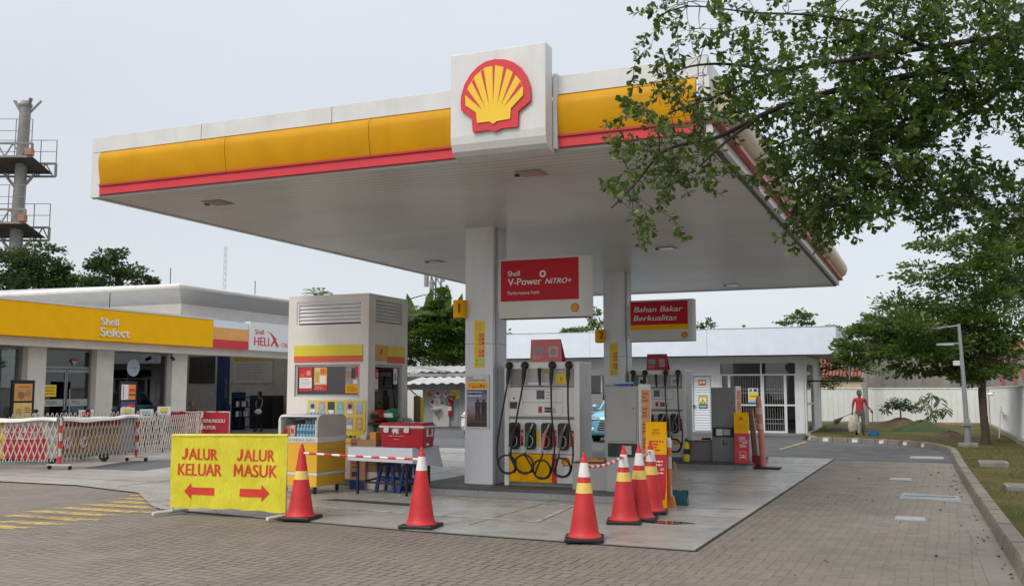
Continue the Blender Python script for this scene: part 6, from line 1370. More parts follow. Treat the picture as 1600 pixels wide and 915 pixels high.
# ================================================================== FOLDING BARRIERS IN FRONT OF THE SHOP
BARW = M('barrier_white', (.50, .46, .42), .5, var=.12)
def lattice(g, L, z0, z1, m, step=.128, r=.011, rows=1):
    h = z1 - z0; span = h * .36
    x = -span
    while x < L:
        for (a, b), off in (((x, x + span), 0), ((x + span, x), .022)):
            xa, za, xb, zb_ = a, z0, b, z1
            # clip to [0, L]
            def cl(xc): return za + (zb_ - za) * (xc - xa) / (xb - xa)
            lo, hi = (xa, za), (xb, zb_)
            if lo[0] > hi[0]: lo, hi = hi, lo
            if hi[0] <= 0 or lo[0] >= L: continue
            if lo[0] < 0: lo = (0, cl(0))
            if hi[0] > L: hi = (L, cl(L))
            g.beam((lo[0], off, lo[1]), (hi[0], off, hi[1]), .021, .008, m, up=(0, 1, 0))
        x += step
def barrier(p, q, lb, banner=None, posts=(True, True), z1=1.06):
    p, q = Vector((*p, zc)), Vector((*q, zc)); L = (q - p).length; a = math.atan2(q.y - p.y, q.x - p.x)
    t = thing('folding_barrier', lb, 'barrier', p, a, group='white folding lattice barriers in front of the shop')
    g = MB(); lattice(g, L, .17, z1, BARW); g.build('lattice', t)
    for k, (on, x) in enumerate(zip(posts, (0, L))):
        if not on: continue
        g = MB()
        for i in range(6): z0_ = .12 + i * .165; g.tube([(x, .012, z0_), (x, .012, z0_ + .165)], .033, REDP if i % 2 == 0 else BARW, 10)
        po = g.build('post', t)
        g = MB(); g.box((x - .04, -.30, .09), (x + .04, .30, .12), BARW); g.build('foot', t)
        for y in (-.26, .26):
            g = MB(); g.lathe([(.015, -.018), (.045, -.016), (.045, .016), (.015, .018)], (x, y, .047), BLACK, 12, ax=(.3, 1, 0)); g.build('castor', t)
    if banner:
        n_ = 30; b = MB()
        def zt(s): return z1 + .055 - .035 * math.sin(math.pi * s) + .01 * math.sin(s * 17)
        # sheet hanging behind the lattice, hem turned over the top to the front
        TARP = M('tarpaulin_white', (.66, .64, .61), .5, var=.1)
        vs2 = []
        for i in range(n_ + 1):
            s = i / n_; wv = .012 * math.sin(s * 23) + .012 * math.sin(s * 9)
            vs2 += [(s * L, .06 + wv, .22 + .02 * math.sin(s * 14)), (s * L, .055, zt(s) - .01), (s * L, .0, zt(s) + .012), (s * L, -.045, zt(s) - .005), (s * L, -.05 + wv * .6, zt(s) - .075 - .02 * math.sin(s * 6))]
        cols = banner
        for i in range(n_):
            s = (i + .5) / n_
            b.add([vs2[i * 5 + j] for j in range(5)] + [vs2[(i + 1) * 5 + j] for j in range(5)], [(1, 6, 7, 2), (2, 7, 8, 3), (3, 8, 9, 4)], TARP, True)
            A0, A1, B0, B1 = (Vector(vs2[i * 5]), Vector(vs2[i * 5 + 1]), Vector(vs2[i * 5 + 5]), Vector(vs2[i * 5 + 6]))
            bands = next(c for lim, c in cols if s <= lim)
            for (f0, f1, m) in bands: b.poly([A0.lerp(A1, f0), B0.lerp(B1, f0), B0.lerp(B1, f1), A0.lerp(A1, f1)], m)
        sh = b.build('banner_sheet', t)
    return t
TW = M('tarpaulin_white', (.66, .64, .61), .5, var=.1); TY = M('tarp_yellow', (.66, .42, .04), .5, var=.2); TO = M('tarp_tan', (.50, .30, .10), .5, var=.2); TR = M('tarp_red', (.50, .03, .04), .5, var=.15); TRO = M('tarp_orange_red', (.55, .12, .04), .5, var=.3, scale=14)
bA = barrier((-19.6, 14.7), (-17.3, 15.66), 'white lattice barrier with a red and yellow banner, entering from the frame edge', [(.45, [(0, .3, TY), (.3, .55, TW), (.55, 1, TY)]), (.52, [(0, 1, TY)]), (.9, [(0, .5, TR), (.5, 1, TW)]), (1.1, [(0, 1, M('tarp_grey', (.38, .36, .34), .5))])], (True, False))
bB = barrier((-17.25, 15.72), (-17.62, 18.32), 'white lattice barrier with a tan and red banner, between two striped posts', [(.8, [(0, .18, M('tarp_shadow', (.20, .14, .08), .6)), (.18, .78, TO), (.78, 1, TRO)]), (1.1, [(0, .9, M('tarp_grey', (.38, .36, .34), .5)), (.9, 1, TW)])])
# round pictograms on that banner
L_ = (Vector((-17.62, 18.32)) - Vector((-17.25, 15.72))).length
sh = [c for c in bB.children if c.name.startswith('banner')][0]
g = MB()
for s, z in ((.10, .56), (.30, .55)):
    g.disc((s * L_, .035, z), .155, X_, Z_, REDP, 20); g.disc((s * L_, .032, z), .125, X_, Z_, TW, 20); g.beam((s * L_ - .08, .03, z - .08), (s * L_ + .08, .03, z + .08), .03, .003, REDP, up=(0, 1, 0)); g.rect((0, .031, 0), X_, Z_, s * L_ - .06, z - .05, s * L_ + .05, z + .04, INK)
g.bars((0, .034, 0), X_, Z_, .45, .66, L_ * .78, .86, 2, M('tarp_ink', (.16, .08, .05), .6), .6, .1); g.bars((0, .034, 0), X_, Z_, .60, .44, L_ * .75, .58, 1, M('tarp_ink_pale', (.34, .20, .10), .6), .6, .1); g.bars((0, .034, 0), X_, Z_, .2, .90, L_ * .78, .99, 1, M('tarp_red_ink', (.40, .03, .02), .6), .8, .02)
g.build('banner_print', sh)
sh2 = [c for c in bA.children if c.name.startswith('banner')][0]; LA = 2.49
g = MB(); g.bars((0, .034, 0), X_, Z_, LA * .55, .66, LA * .88, .95, 2, TR, .7, .05); g.bars((0, .034, 0), X_, Z_, LA * .05, .48, LA * .42, .66, 2, INK, .6, .1); g.bars((0, .034, 0), X_, Z_, LA * .05, .74, LA * .42, .94, 2, TR, .6, .1); g.build('banner_print', sh2)
barrier((-17.66, 18.40), (-18.72, 21.9), 'bare white lattice barrier without banner, behind the yellow direction banner', None, (False, True))
barrier((-19.05, 20.9), (-19.4, 16.2), 'bare white lattice barrier farther back, close to the shop doors', None, (False, False), 1.16)
t = thing('cloth_banner', 'dark red cloth banner on a frame, reading about waiting for motorcycle oil changes', 'banner', (-21.2, 23.4, zc), R_(10))
g = MB(); CRD = M('cloth_dark_red', (.42, .018, .035), .55, var=.1); nn_ = 18
vs2 = [(i / nn_ * 1.95, -.02 + .015 * math.sin(i * .9), z - (.012 * math.sin(i * 1.1) if k else 0)) for i in range(nn_ + 1) for k, z in enumerate((.35, .70, 1.04))]
g.add(vs2, [(i * 3 + k, i * 3 + 3 + k, i * 3 + 4 + k, i * 3 + 1 + k) for i in range(nn_) for k in range(2)], CRD, True); cb = g.build('cloth', t)
g = MB(); g.text('KHUSUS MENUNGGU', (1.83, -.042, .74), X_, Z_, PRINT, .105, 1.32, align='R', bold=.02); g.text('GANTI OLI MOTOR', (.98, -.042, .54), X_, Z_, PRINT, .105, 1.1, align='C', bold=.02); g.build('lettering', cb)
g = MB(); [g.tube([(x, .0, 0), (x, .0, 1.07)], .02, BARW) for x in (0.0, 1.95)]; g.tube([(0, 0, 1.05), (1.95, 0, 1.05)], .02, BARW)
for k in range(9): g.tube([(.1 + k * .2, 0, 1.05), (.2 + k * .2, 0, 1.05)], .026, REDP if k % 2 else BARW)
[g.beam((x, -.25, .02), (x, .25, .02), .05, .04, BARW) for x in (0.0, 1.95)]; g.build('frame', t)
t = thing('pipe_gate', 'small white pipe frame standing before the dark red banner', 'frame', (-20.3, 23.05, zc)); g = MB(); [g.beam((x, 0, 0), (x, 0, 1.05), .05, .04, BARW) for x in (0, .42)]; g.beam((-.025, 0, 1.05), (.445, 0, 1.05), .05, .05, BARW); g.build('frame', t)
for x, y, z, m, lb in ((-19.9, 18.9, 1.02, REDP, 'small white card with a red edge behind the barrier, below PUSH'), (-19.6, 20.0, 1.06, YEL2, 'small white card with a yellow picture behind the barrier, by the cream pier'), (-19.9, 21.0, 1.0, SKYB, 'small pale card with a dark print before the second menu stand'), (-19.6, 21.35, 1.07, YEL2, 'yellow and white card beside the second menu stand')):
    t = thing('table_card', lb, 'card', (x, y, zc), R_(75), group='small cards behind the barriers'); g = MB(); g.box((-.2, -.01, z - .05), (.2, .01, z + .18), PRINT); g.rect((0, -.012, 0), X_, Z_, -.12, z + .03, .12, z + .14, m); g.rect((0, -.013, 0), X_, Z_, -.10, z + .0, .1, z + .03, INK); g.build('card', t); g = MB(); g.tube([(0, 0, 0), (0, 0, z - .05)], .02, DARK); g.build('stand', t)
# ================================================================== VEHICLES
def car(loc, rz, lb, paint, grp=None, s=1.0):
    t = thing('parked_car', lb, 'car', loc, rz, group=grp)
    # length along local Y (front at -Y)
    st = [(-2.10, .70, .34, .70), (-2.06, .80, .24, .86), (-1.90, .86, .22, .95), (-1.45, .88, .20, 1.02), (-.95, .885, .20, 1.07), (0, .89, .20, 1.08), (1.2, .89, .22, 1.10), (1.85, .86, .25, 1.10), (2.10, .80, .32, 1.04), (2.14, .70, .40, .95)]
    def ring(y, w, z0, z1): 
        m = z0 + (z1 - z0) * .45
        return [(-w * .92, y, z0), (-w, y, z0 + .12), (-w * 1.0, y, m), (-w * .97, y, z1 - .10), (-w * .86, y, z1 - .02), (-w * .4, y, z1 + .02), (w * .4, y, z1 + .02), (w * .86, y, z1 - .02), (w * .97, y, z1 - .10), (w * 1.0, y, m), (w, y, z0 + .12), (w * .92, y, z0)]
    g = MB(); V = [p for q in st for p in ring(*q)]; k = 12
    g.add(V, [(i * k + j, i * k + (j + 1) % k, (i + 1) * k + (j + 1) % k, (i + 1) * k + j) for i in range(len(st) - 1) for j in range(k)], paint, True)
    g.add(ring(*st[0]), [tuple(range(k))[::-1]], paint); g.add(ring(*st[-1]), [tuple(range(k))], paint)
    cb = [(-.98, .76, 1.06, .74), (-.20, .64, 1.60, .60), (.6, .63, 1.66, .60), (1.5, .62, 1.62, .58), (2.02, .72, 1.08, .70)]
    # roof and pillars in body paint
    g.add([(-.60, -.22, 1.61), (.60, -.22, 1.61), (.62, .6, 1.67), (.60, 1.55, 1.63), (-.60, 1.55, 1.63), (-.62, .6, 1.67)], [(0, 1, 2, 5), (5, 2, 3, 4)], paint, True)
    for sx in (-1, 1):
        g.beam((sx * .76, -.98, 1.05), (sx * .61, -.20, 1.60), .06, .05, paint); g.beam((sx * .80, .45, 1.06), (sx * .63, .45, 1.63), .06, .04, paint); g.beam((sx * .74, 2.0, 1.06), (sx * .60, 1.55, 1.62), .12, .05, paint); g.beam((sx * .61, -.22, 1.60), (sx * .60, 1.55, 1.62), .05, .05, paint)
    bd = g.build('body', t)
    g = MB(); cv = []
    for y, w, z, _ in ((-.98, .77, 1.06, 0), (-.20, .60, 1.60, 0), (1.55, .59, 1.61, 0), (2.0, .73, 1.07, 0)): cv += [(-w, y, z), (w, y, z)]
    g.add(cv, [(0, 1, 3, 2), (4, 5, 7, 6)], DGLASS)
    for sx in (0, 1): 
        w0 = -1 if sx == 0 else 1
        g.add([(w0 * .80, -.98, 1.06), (w0 * .60, -.20, 1.60), (w0 * .59, 1.55, 1.61), (w0 * .78, 2.0, 1.07)], [(0, 1, 2, 3)], DGLASS)
    g.build('windows', t)
    g = MB(); g.box((-.60, -.9, .6), (.60, 1.9, 1.05), M('seat_dark', (.03, .03, .03), .8)); [g.box((sx * .35 - .2, .1, 1.05), (sx * .35 + .2, .25, 1.45), M('seat_dark', (.03, .03, .03), .8)) for sx in (-1, 1)]; g.build('seats', t)
    for sx in (-1, 1):
        for y in (-1.32, 1.30):
            wr = thing('w', 'w', 'w'); bpy.data.objects.remove(wr)
            g = MB(); g.lathe([(.20, -.10), (.30, -.105), (.325, -.07), (.325, .07), (.30, .105), (.20, .10)], (sx * .80, y, .325), BLACK, 22, ax=(1, 0, 0)); g.lathe([(.40, -.06), (.40, -.02)], (sx * .80, y, .36), BLACK, 20, ax=(1, 0, 0)); w_ = g.build('wheel', t)
            g = MB(); g.lathe([(.01, .075), (.05, .085), (.06, .07), (.19, .08), (.20, .10)], (sx * .80, y, .325), STEEL, 18, ax=(sx, 0, 0)); g.build('rim', w_)
        g = MB(); g.flat([(sx * .44, .80), (sx * .84, .86), (sx * .83, .74), (sx * .60, .71)][::sx], (0, -2.115, 0), X_, Z_, BLACKG)
        g.prism([(.46, .79), (.80, .84), (.80, .76), (.6, .735)], (0, -2.10, 0), (sx, 0, 0), Z_, (0, -.03, 0), M('headlight_lens', (.62, .64, .66), .1)); g.build('headlight', t)
        g = MB(); g.beam((sx * .84, -.74, 1.08), (sx * .98, -.72, 1.12), .05, .04, paint); g.ball((sx * 1.02, -.70, 1.15), .11, paint, 12, (1, .7, .75)); g.build('mirror', t)
        g = MB(); g.ball((sx * .72, -2.10, .42), .07, M('headlight_lens', (.62, .64, .66), .1), 10, (1, .4, 1)); g.build('fog_lamp', t)
    g = MB(); g.prism([(-.55, .38), (.55, .38), (.46, .70), (-.46, .70)], (0, -2.085, 0), X_, Z_, (0, -.04, 0), M('grille_black', (.012, .012, .013), .35))
    for i in range(4): g.beam((-.5, -2.13, .43 + i * .075), (.5, -2.13, .43 + i * .075), .02, .018, GREYM)
    g.box((-.60, -2.12, .74), (.60, -2.09, .765), STEEL); g.build('grille', t)
    g = MB(); g.box((-.23, -2.145, .44), (.23, -2.127, .56), PRINT); g.build('number_plate', t)
    return t
n = NT('car_blue'); n.base((.13, .42, .56)); n.rough(.22); n.p.inputs['Metallic'].default_value = .25; n.p.inputs['Coat Weight'].default_value = .7; CBL = n.m
n = NT('car_white'); n.base((.72, .72, .71)); n.rough(.25); n.p.inputs['Coat Weight'].default_value = .6; CWT = n.m
n = NT('car_dark'); n.base((.028, .027, .028)); n.rough(.25); n.p.inputs['Coat Weight'].default_value = .7; CDK = n.m
car((-9.72, 33.3, 0), R_(3), 'light blue car parked facing forward between the pump and the second pillar', CBL, 'cars parked behind the pumps')
car((-12.1, 36.0, 0), R_(4), 'dark car parked behind the light blue one', CDK, 'cars parked behind the pumps')
car((-15.12, 34.6, 0), R_(2), 'white car with its front corner showing past the first pillar', CWT, 'cars parked behind the pumps')

def motorcycle(loc, rz, lb, paint):
    t = thing('motorcycle', lb, 'motorcycle', loc, rz, group='motorcycles parked in front of the shop')
    for y in (-.62, .62):
        g = MB(); g.lathe([(.22, -.04), (.27, -.045), (.285, 0), (.27, .045), (.22, .04)], (0, y, .285), BLACK, 20, ax=(1, 0, 0)); w = g.build('wheel', t)
        g = MB(); g.lathe([(.03, -.03), (.03, .03)], (0, y, .285), STEEL, 10, ax=(1, 0, 0)); [g.beam((0, y, .285), (0, y + .23 * math.cos(a), .285 + .23 * math.sin(a)), .02, .02, GREYM) for a in (0, 1.05, 2.1, 3.14, 4.2, 5.2)]; g.build('rim', w)
    g = MB(); g.prism([(-.50, .42), (-.36, .86), (-.28, .90), (-.22, .55), (.05, .40), (.35, .48), (.70, .66), (.72, .74), (.1, .66), (-.1, .50), (-.25, .40)], (-.10, 0, 0), Y_, Z_, (.20, 0, 0), paint); g.prism([(-.78, .52), (-.62, .60), (-.40, .52), (-.42, .47), (-.62, .545), (-.76, .48)], (-.06, 0, 0), Y_, Z_, (.12, 0, 0), paint); g.build('body', t, .02)
    g = MB(); g.box((-.13, -.02, .70), (.13, .68, .80), BLACK); g.build('seat', t, .03)
    g = MB(); g.tube([(0, -.60, .28), (0, -.38, .92)], .03, GREYM); g.tube([(-.32, -.28, 1.0), (0, -.38, .95), (.32, -.28, 1.0)], .016, BLACK); g.build('handlebar', t)
    for sx in (-1, 1): g = MB(); g.tube([(sx * .22, -.32, .98), (sx * .30, -.36, 1.18)], .008, BLACK); g.ball((sx * .32, -.36, 1.22), .06, BLACKG, 10, (1.1, .4, .8)); g.build('mirror', t)
    g = MB(); g.ball((0, -.46, .86), .09, M('headlight_lens', (.62, .64, .66), .1), 10, (1, .5, .8)); g.build('headlight', t)
    g = MB(); g.tube([(.13, .2, .28), (.15, .75, .34)], .045, DARK); g.box((-.11, -.22, .2), (.11, .25, .42), DARK); g.build('engine', t)
motorcycle((-19.3, 17.1, zc), R_(65), 'black motorcycle behind the banner barrier, its mirrors beside the first menu stand', M('bike_black', (.015, .015, .017), .25))
motorcycle((-18.9, 18.2, zc), R_(70), 'red motorcycle behind the striped barrier posts before the shop doors', M('bike_red', (.45, .03, .05), .25))
motorcycle((-10.35, 18.6, zc), R_(14), 'black motorcycle parked just behind the kiosk counter', M('bike_black', (.015, .015, .017), .25))

# ================================================================== PEOPLE
def skin_body(J, E, root, sub=2):
    me = bpy.data.meshes.new('figure'); names = list(J); ix = {k: i for i, k in enumerate(names)}
    me.from_pydata([J[k][0] for k in names], [(ix[a], ix[b]) for a, b in E], [])
    ob = bpy.data.objects.new('figure', me); TS.collection.objects.link(ob)
    m = ob.modifiers.new('skin', 'SKIN'); m.use_smooth_shade = True
    if not me.skin_vertices: 
        bpy.context.view_layer.update()
    lay = me.skin_vertices[0] if len(me.skin_vertices) else me.skin_vertices.new()
    for i, k in enumerate(names):
        r = J[k][1]; lay.data[i].radius = (r, r) if not isinstance(r, tuple) else r; lay.data[i].use_root = (k == root)
    sdm = ob.modifiers.new('sub', 'SUBSURF'); sdm.levels = sub; sdm.render_levels = sub
    vl = TS.view_layers[0]; vl.update(); dg = vl.depsgraph
    em = bpy.data.meshes.new_from_object(ob.evaluated_get(dg))
    v = [tuple(p.co) for p in em.vertices]; f = [tuple(p.vertices) for p in em.polygons]
    TS.collection.objects.unlink(ob); bpy.data.objects.remove(ob); bpy.data.meshes.remove(em); bpy.data.meshes.remove(me)
    return v, f
def hand(mb, w, d, m, curl=.5, side=1):
    """palm, four unequal bent fingers and a thumb from the side of the palm"""
    w, d = Vector(w), Vector(d).normalized(); a = d.cross(Vector((0, 1, 0)))
    a = a.normalized() if a.length > .1 else Vector((1, 0, 0)); b = a.cross(d).normalized()
    mb.tube([w - d * .01, w + d * .03, w + d * .075, w + d * .085], [.024, .030, .032, .022], m, 10)
    for i, L in enumerate((.060, .072, .066, .050)):
        o = w + d * .075 + a * (-.024 + .016 * i)
        p1 = o + (d * math.cos(curl * .6) + b * math.sin(curl * .6)) * L * .45; p2 = p1 + (d * math.cos(curl * 1.6) + b * math.sin(curl * 1.6)) * L * .32; p3 = p2 + (d * math.cos(curl * 2.6) + b * math.sin(curl * 2.6)) * L * .25
        mb.tube([o, p1, p2, p3], [.009, .0085, .008, .006], m, 6)
    o = w + d * .025 + a * side * .026; p1 = o + (d * .7 + a * side * .7).normalized() * .032; p2 = p1 + (d * .9 + b * .4).normalized() * .028
    mb.tube([o, p1, p2], [.011, .0095, .007], m, 6)
def figure(loc, rz, lb, J, E, skin, cloth, hair_m, hands, head, look=0.0, extras=None):
    t = thing('person', lb, 'person', loc, rz)
    v, f = skin_body(J, E, 'pelvis')
    segs = [(Vector(J[a][0]), Vector(J[b][0]), cloth(a, b)) for a, b in E]
    def near(p):
        best, bm = 9, None
        for a, b, m in segs:
            d = b - a; s = max(0, min(1, (p - a).dot(d) / max(1e-9, d.length_squared))); q = (p - a - d * s).length
            if q < best: best, bm = q, m
        return bm
    g = MB()
    for fc in f:
        c = sum((Vector(v[i]) for i in fc), Vector()) / len(fc)
        g.mat(near(c))
    o = len(g.v); g.v += v
    for fc in f:
        c = sum((Vector(v[i]) for i in fc), Vector()) / len(fc); g.f.append(tuple(i + o for i in fc)); g.mi.append(g.mat(near(c))); g.sm.append(True)
    hc = Vector(head); ca, sa = math.cos(look), math.sin(look)
    def hp(x, y, z): return hc + Vector((x * ca - y * sa, x * sa + y * ca, z))
    g.tube([hp(0, .01, -.135), hp(0, .0, -.115), hp(0, -.01, -.08), hp(0, -.004, -.03), hp(0, .004, .03), hp(0, .008, .08), hp(0, .01, .108), hp(0, .01, .118)], [.030, .048, .066, .078, .084, .076, .045, .012], skin, 16)
    g.beam(hp(0, -.082, .015), hp(0, -.10, -.03), .022, .02, skin)
    for sx in (-1, 1): g.ball(hp(sx * .083, .005, -.01), .022, skin, 8, (.4, .8, 1.3)); g.ball(hp(sx * .032, -.076, .012), .011, PRINT, 8); g.ball(hp(sx * .032, -.084, .012), .006, INK, 6)
    g.beam(hp(-.024, -.079, -.058), hp(.024, -.079, -.058), .010, .008, M('lip', (.20, .07, .06), .6))
    for w, d, cu, sd in hands: hand(g, w, d, skin, cu, sd)
    g.build('body', t)
    h = MB(); h.tube([hp(0, .03, -.06), hp(0, .028, -.02), hp(0, .022, .03), hp(0, .016, .075), hp(0, .012, .118), hp(0, .012, .135)], [.070, .086, .092, .088, .055, .01], hair_m, 14)
    h.build('hair', t)
    return t
E_STD = [('pelvis', 'belly'), ('belly', 'chest'), ('chest', 'neck'), ('neck', 'nape'), ('chest', 'shl'), ('shl', 'ell'), ('ell', 'wrl'), ('chest', 'shr'), ('shr', 'elr'), ('elr', 'wrr'), ('pelvis', 'hil'), ('hil', 'knl'), ('knl', 'anl'), ('anl', 'tol'), ('pelvis', 'hir'), ('hir', 'knr'), ('knr', 'anr'), ('anr', 'tor')]
SKD = M('skin_brown', (.13, .065, .042), .55, var=.1); SKL = M('skin_tan', (.30, .17, .115), .55, var=.1)
SHR = M('shirt_red', (.40, .03, .055), .85, var=.15); TRG = M('trousers_grey', (.13, .125, .115), .9, var=.2); BLK = M('clothes_black', (.016, .016, .019), .85, var=.2); SHO = M('shoes_dark', (.03, .026, .024), .7); HAIR = M('hair_black', (.010, .009, .009), .6)
JS = {'pelvis': ((0, .0, .86), (.135, .10)), 'belly': ((0, -.005, 1.02), (.13, .095)), 'chest': ((0, .0, 1.22), (.155, .105)), 'neck': ((0, .005, 1.36), .06), 'nape': ((0, .0, 1.41), .045), 'shl': ((-.18, .0, 1.315), .062), 'ell': ((-.235, .02, 1.07), .042), 'wrl': ((-.27, -.10, .86), .029), 'shr': ((.18, .0, 1.315), .062), 'elr': ((.255, .03, 1.07), .042), 'wrr': ((.37, -.10, .92), .029),
      'hil': ((-.09, .0, .80), .095), 'knl': ((-.10, -.06, .46), .064), 'anl': ((-.13, .04, .09), .044), 'tol': ((-.15, -.10, .04), .04), 'hir': ((.09, .0, .80), .095), 'knr': ((.10, -.02, .46), .064), 'anr': ((.10, .05, .09), .044), 'tor': ((.12, -.09, .04), .04)}
def cl_sweeper(a, b):
    if a in ('ell', 'elr') or a in ('neck',): return SKD
    if b in ('tol', 'tor'): return SHO
    if b in ('hil', 'knl', 'anl', 'hir', 'knr', 'anr'): return TRG
    return SHR
SWX, SWY = -2.30, 37.6; SWZ = lawn_z(SWX, SWY)
figure((SWX, SWY, SWZ), R_(12), 'person in a red shirt and grey trousers on the lawn with a broom and sack', JS, E_STD, SKD, cl_sweeper, HAIR, [((-.27, -.10, .86), (-.12, -.25, -.9), .8, 1), ((.37, -.10, .92), (.35, -.3, -.75), .8, -1)], (0, -.015, 1.515), .1)
rot = Matrix.Rotation(R_(12), 3, 'Z')
def sw(x, y, z): return Vector((SWX, SWY, SWZ)) + rot @ Vector((x, y, z))
t = thing('palm_broom', 'palm fibre broom held out sideways by the person on the lawn', 'broom', sw(-.28, -.13, .80), R_(12))
g = MB(); g.tube([(.35, .05, .12), (-.02, 0, .0), (-.35, -.03, -.14)], .012, WOOD); g.build('stick', t)
g = MB(); [g.tube([(-.33, -.03, -.135), (-.62 + rnd.uniform(-.08, .06), rnd.uniform(-.12, .10), -.33 + rnd.uniform(-.12, .10))], [.018, .004], M('broom_fibre', (.055, .042, .035), .9), 5) for _ in range(40)]; g.build('fibres', t)
t = thing('sack', 'pale cloth sack hanging from the sweeping person\'s hand', 'sack', sw(-.20, -.16, .10), R_(12)); n = NT('sack_cloth'); n.base(n.mix(n.rng(n.noise(9, 4), .3, .7, 0, 1), (.30, .27, .21), (.50, .46, .38))); n.rough(.9); n.bump(n.noise(12, 4), .8, .03)
g = MB(); g.tube(spline([(.0, 0, .72), (-.02, 0, .60), (-.06, 0, .40), (-.08, .0, .20), (-.06, 0, .05), (-.05, 0, .02)], 4), [.02, .03, .04, .05, .07, .09, .11, .13, .15, .16, .17, .17, .17, .165, .16, .15, .13, .12, .11, .08, .02], n.m, 14); g.tube([(.05, -.02, .68), (.10, -.02, .3), (.12, 0, .02)], [.02, .08, .06], n.m, 10); g.build('cloth', t)
t = thing('dustpan', 'blue dustpan on a red stick held by the person on the lawn', 'dustpan', sw(.42, -.20, .0), R_(12)); g = MB(); g.add([(-.20, -.05, .02), (.20, -.05, .02), (.15, .18, .02), (-.15, .18, .02), (-.16, .0, .10), (.16, .0, .10), (.13, .2, .20), (-.13, .2, .20)], [(0, 3, 2, 1), (2, 3, 7, 6), (3, 0, 4, 7), (1, 2, 6, 5)], M('pan_blue', (.02, .14, .34), .45)); g.prism([(-.16, .03), (.16, .03), (.12, .20), (-.12, .20)], (0, .1, 0), X_, Z_, (0, .01, 0), M('pan_blue', (.02, .14, .34), .45)); g.build('pan', t); g = MB(); g.tube([(0, .19, .15), (-.01, .10, .92)], .013, M('stick_red', (.45, .09, .07), .5)); g.build('stick', t)
JP = dict(JS); JP.update({'ell': ((-.21, .03, 1.05), .048), 'wrl': ((-.20, -.08, .84), .030), 'elr': ((.21, .05, 1.05), .048), 'wrr': ((.19, -.12, .86), .030), 'anl': ((-.10, .12, .09), .044), 'tol': ((-.10, -.02, .04), .04), 'anr': ((.10, -.08, .09), .044), 'tor': ((.10, -.22, .04), .04)})
def cl_black(a, b):
    if a == 'neck': return SKL
    if b in ('tol', 'tor'): return SHO
    return BLK
PX, PY, PZ = -24.75, 32.3, .04
figure((PX, PY, PZ), R_(-70), 'person in black clothes with a white shoulder bag walking through the workshop', JP, E_STD, SKL, cl_black, HAIR, [((-.20, -.08, .84), (0, -.2, -1), .5, 1), ((.19, -.12, .86), (0, -.2, -1), .5, -1)], (0, -.02, 1.515))
t = thing('shoulder_bag', 'small white shoulder bag worn by the person in black', 'bag', (PX, PY, PZ), R_(-70)); g = MB(); g.ball((.05, .0, 0), .001, PRINT, 6); g = MB(); g.ball((.23, .03, .83), .13, PRINT, 12, (.5, 1.1, .85)); g.build('pouch', t); g = MB(); g.tube(spline([(.21, -.02, .90), (.12, -.11, 1.10), (.0, -.125, 1.25), (-.10, -.05, 1.365), (-.08, .07, 1.33), (.02, .115, 1.2), (.13, .11, 1.05), (.21, .05, .90)], 5), .010, PRINT, 6); g.build('strap', t)
JT = {'pelvis': ((0, .0, .50), (.14, .11)), 'belly': ((0, -.02, .66), (.14, .10)), 'chest': ((0, -.05, .87), (.16, .11)), 'neck': ((0, -.07, 1.02), .06), 'nape': ((0, -.09, 1.07), .045), 'shl': ((-.18, -.05, .96), .06), 'ell': ((-.23, -.18, .75), .045), 'wrl': ((-.12, -.38, .66), .030), 'shr': ((.18, -.05, .96), .06), 'elr': ((.23, -.18, .75), .045), 'wrr': ((.12, -.38, .66), .030),
      'hil': ((-.10, -.03, .49), .095), 'knl': ((-.15, -.42, .50), .064), 'anl': ((-.14, -.40, .09), .044), 'tol': ((-.14, -.54, .04), .04), 'hir': ((.10, -.03, .49), .095), 'knr': ((.15, -.42, .50), .064), 'anr': ((.14, -.40, .09), .044), 'tor': ((.14, -.54, .04), .04)}
figure((-23.6, 27.0, .04), R_(60), 'person in dark clothes sitting just inside the workshop behind the dark red banner', JT, E_STD, SKL, cl_black, M('hair_brown', (.08, .05, .03), .6), [((-.12, -.38, .66), (.3, -.8, -.2), .7, 1), ((.12, -.38, .66), (-.3, -.8, -.2), .7, -1)], (0, -.11, 1.175))
t = thing('wooden_stool', 'low dark stool under the sitting person in the workshop', 'stool', (-23.6, 27.0, .04), R_(60)); g = MB(); g.box((-.18, -.14, .36), (.18, .18, .40), WOOD); g.build('seat', t)
for sx in (-1, 1):
    for sy in (-1, 1): g = MB(); g.beam((sx * .15, .02 + sy * .13, 0), (sx * .15, .02 + sy * .13, .36), .03, .03, WOOD); g.build('leg', t)

# ================================================================== LAWN FURNITURE
LAMPG = M('lamp_post_grey', (.27, .285, .295), .5, metal=.3, var=.15, scale=5)
LX, LY = 1.0, 31.2; LZ = lawn_z(LX, LY)
t = thing('street_lamp', 'grey galvanised lamp post with two flat heads on the lawn before the tree', 'lamp post', (LX, LY, LZ - .02))
g = MB(); g.box((-.26, -.26, 0), (.26, .26, .12), CONCD); g.build('footing', t, .015)
g = MB(); g.tube([(0, 0, .12), (-.01, 0, .62)], [.09, .085], LAMPG, 12); g.lathe([(.16, .62), (.16, .66)], (0, 0, 0), LAMPG, 14, smooth=False); g.tube([(-.01, 0, .66), (-.05, 0, 2.2), (-.10, 0, 3.55)], [.070, .058, .046], LAMPG, 12); g.box((-.09, -.09, .68), (.09, .09, .80), LAMPG); g.build('pole', t)
g = MB(); g.tube([(-.10, 0, 3.50), (-.4, 0, 3.47), (-.6, 0, 3.45)], .022, LAMPG); g.tube([(-.09, 0, 2.98), (-.3, 0, 2.97)], .022, LAMPG); g.build('arm', t)
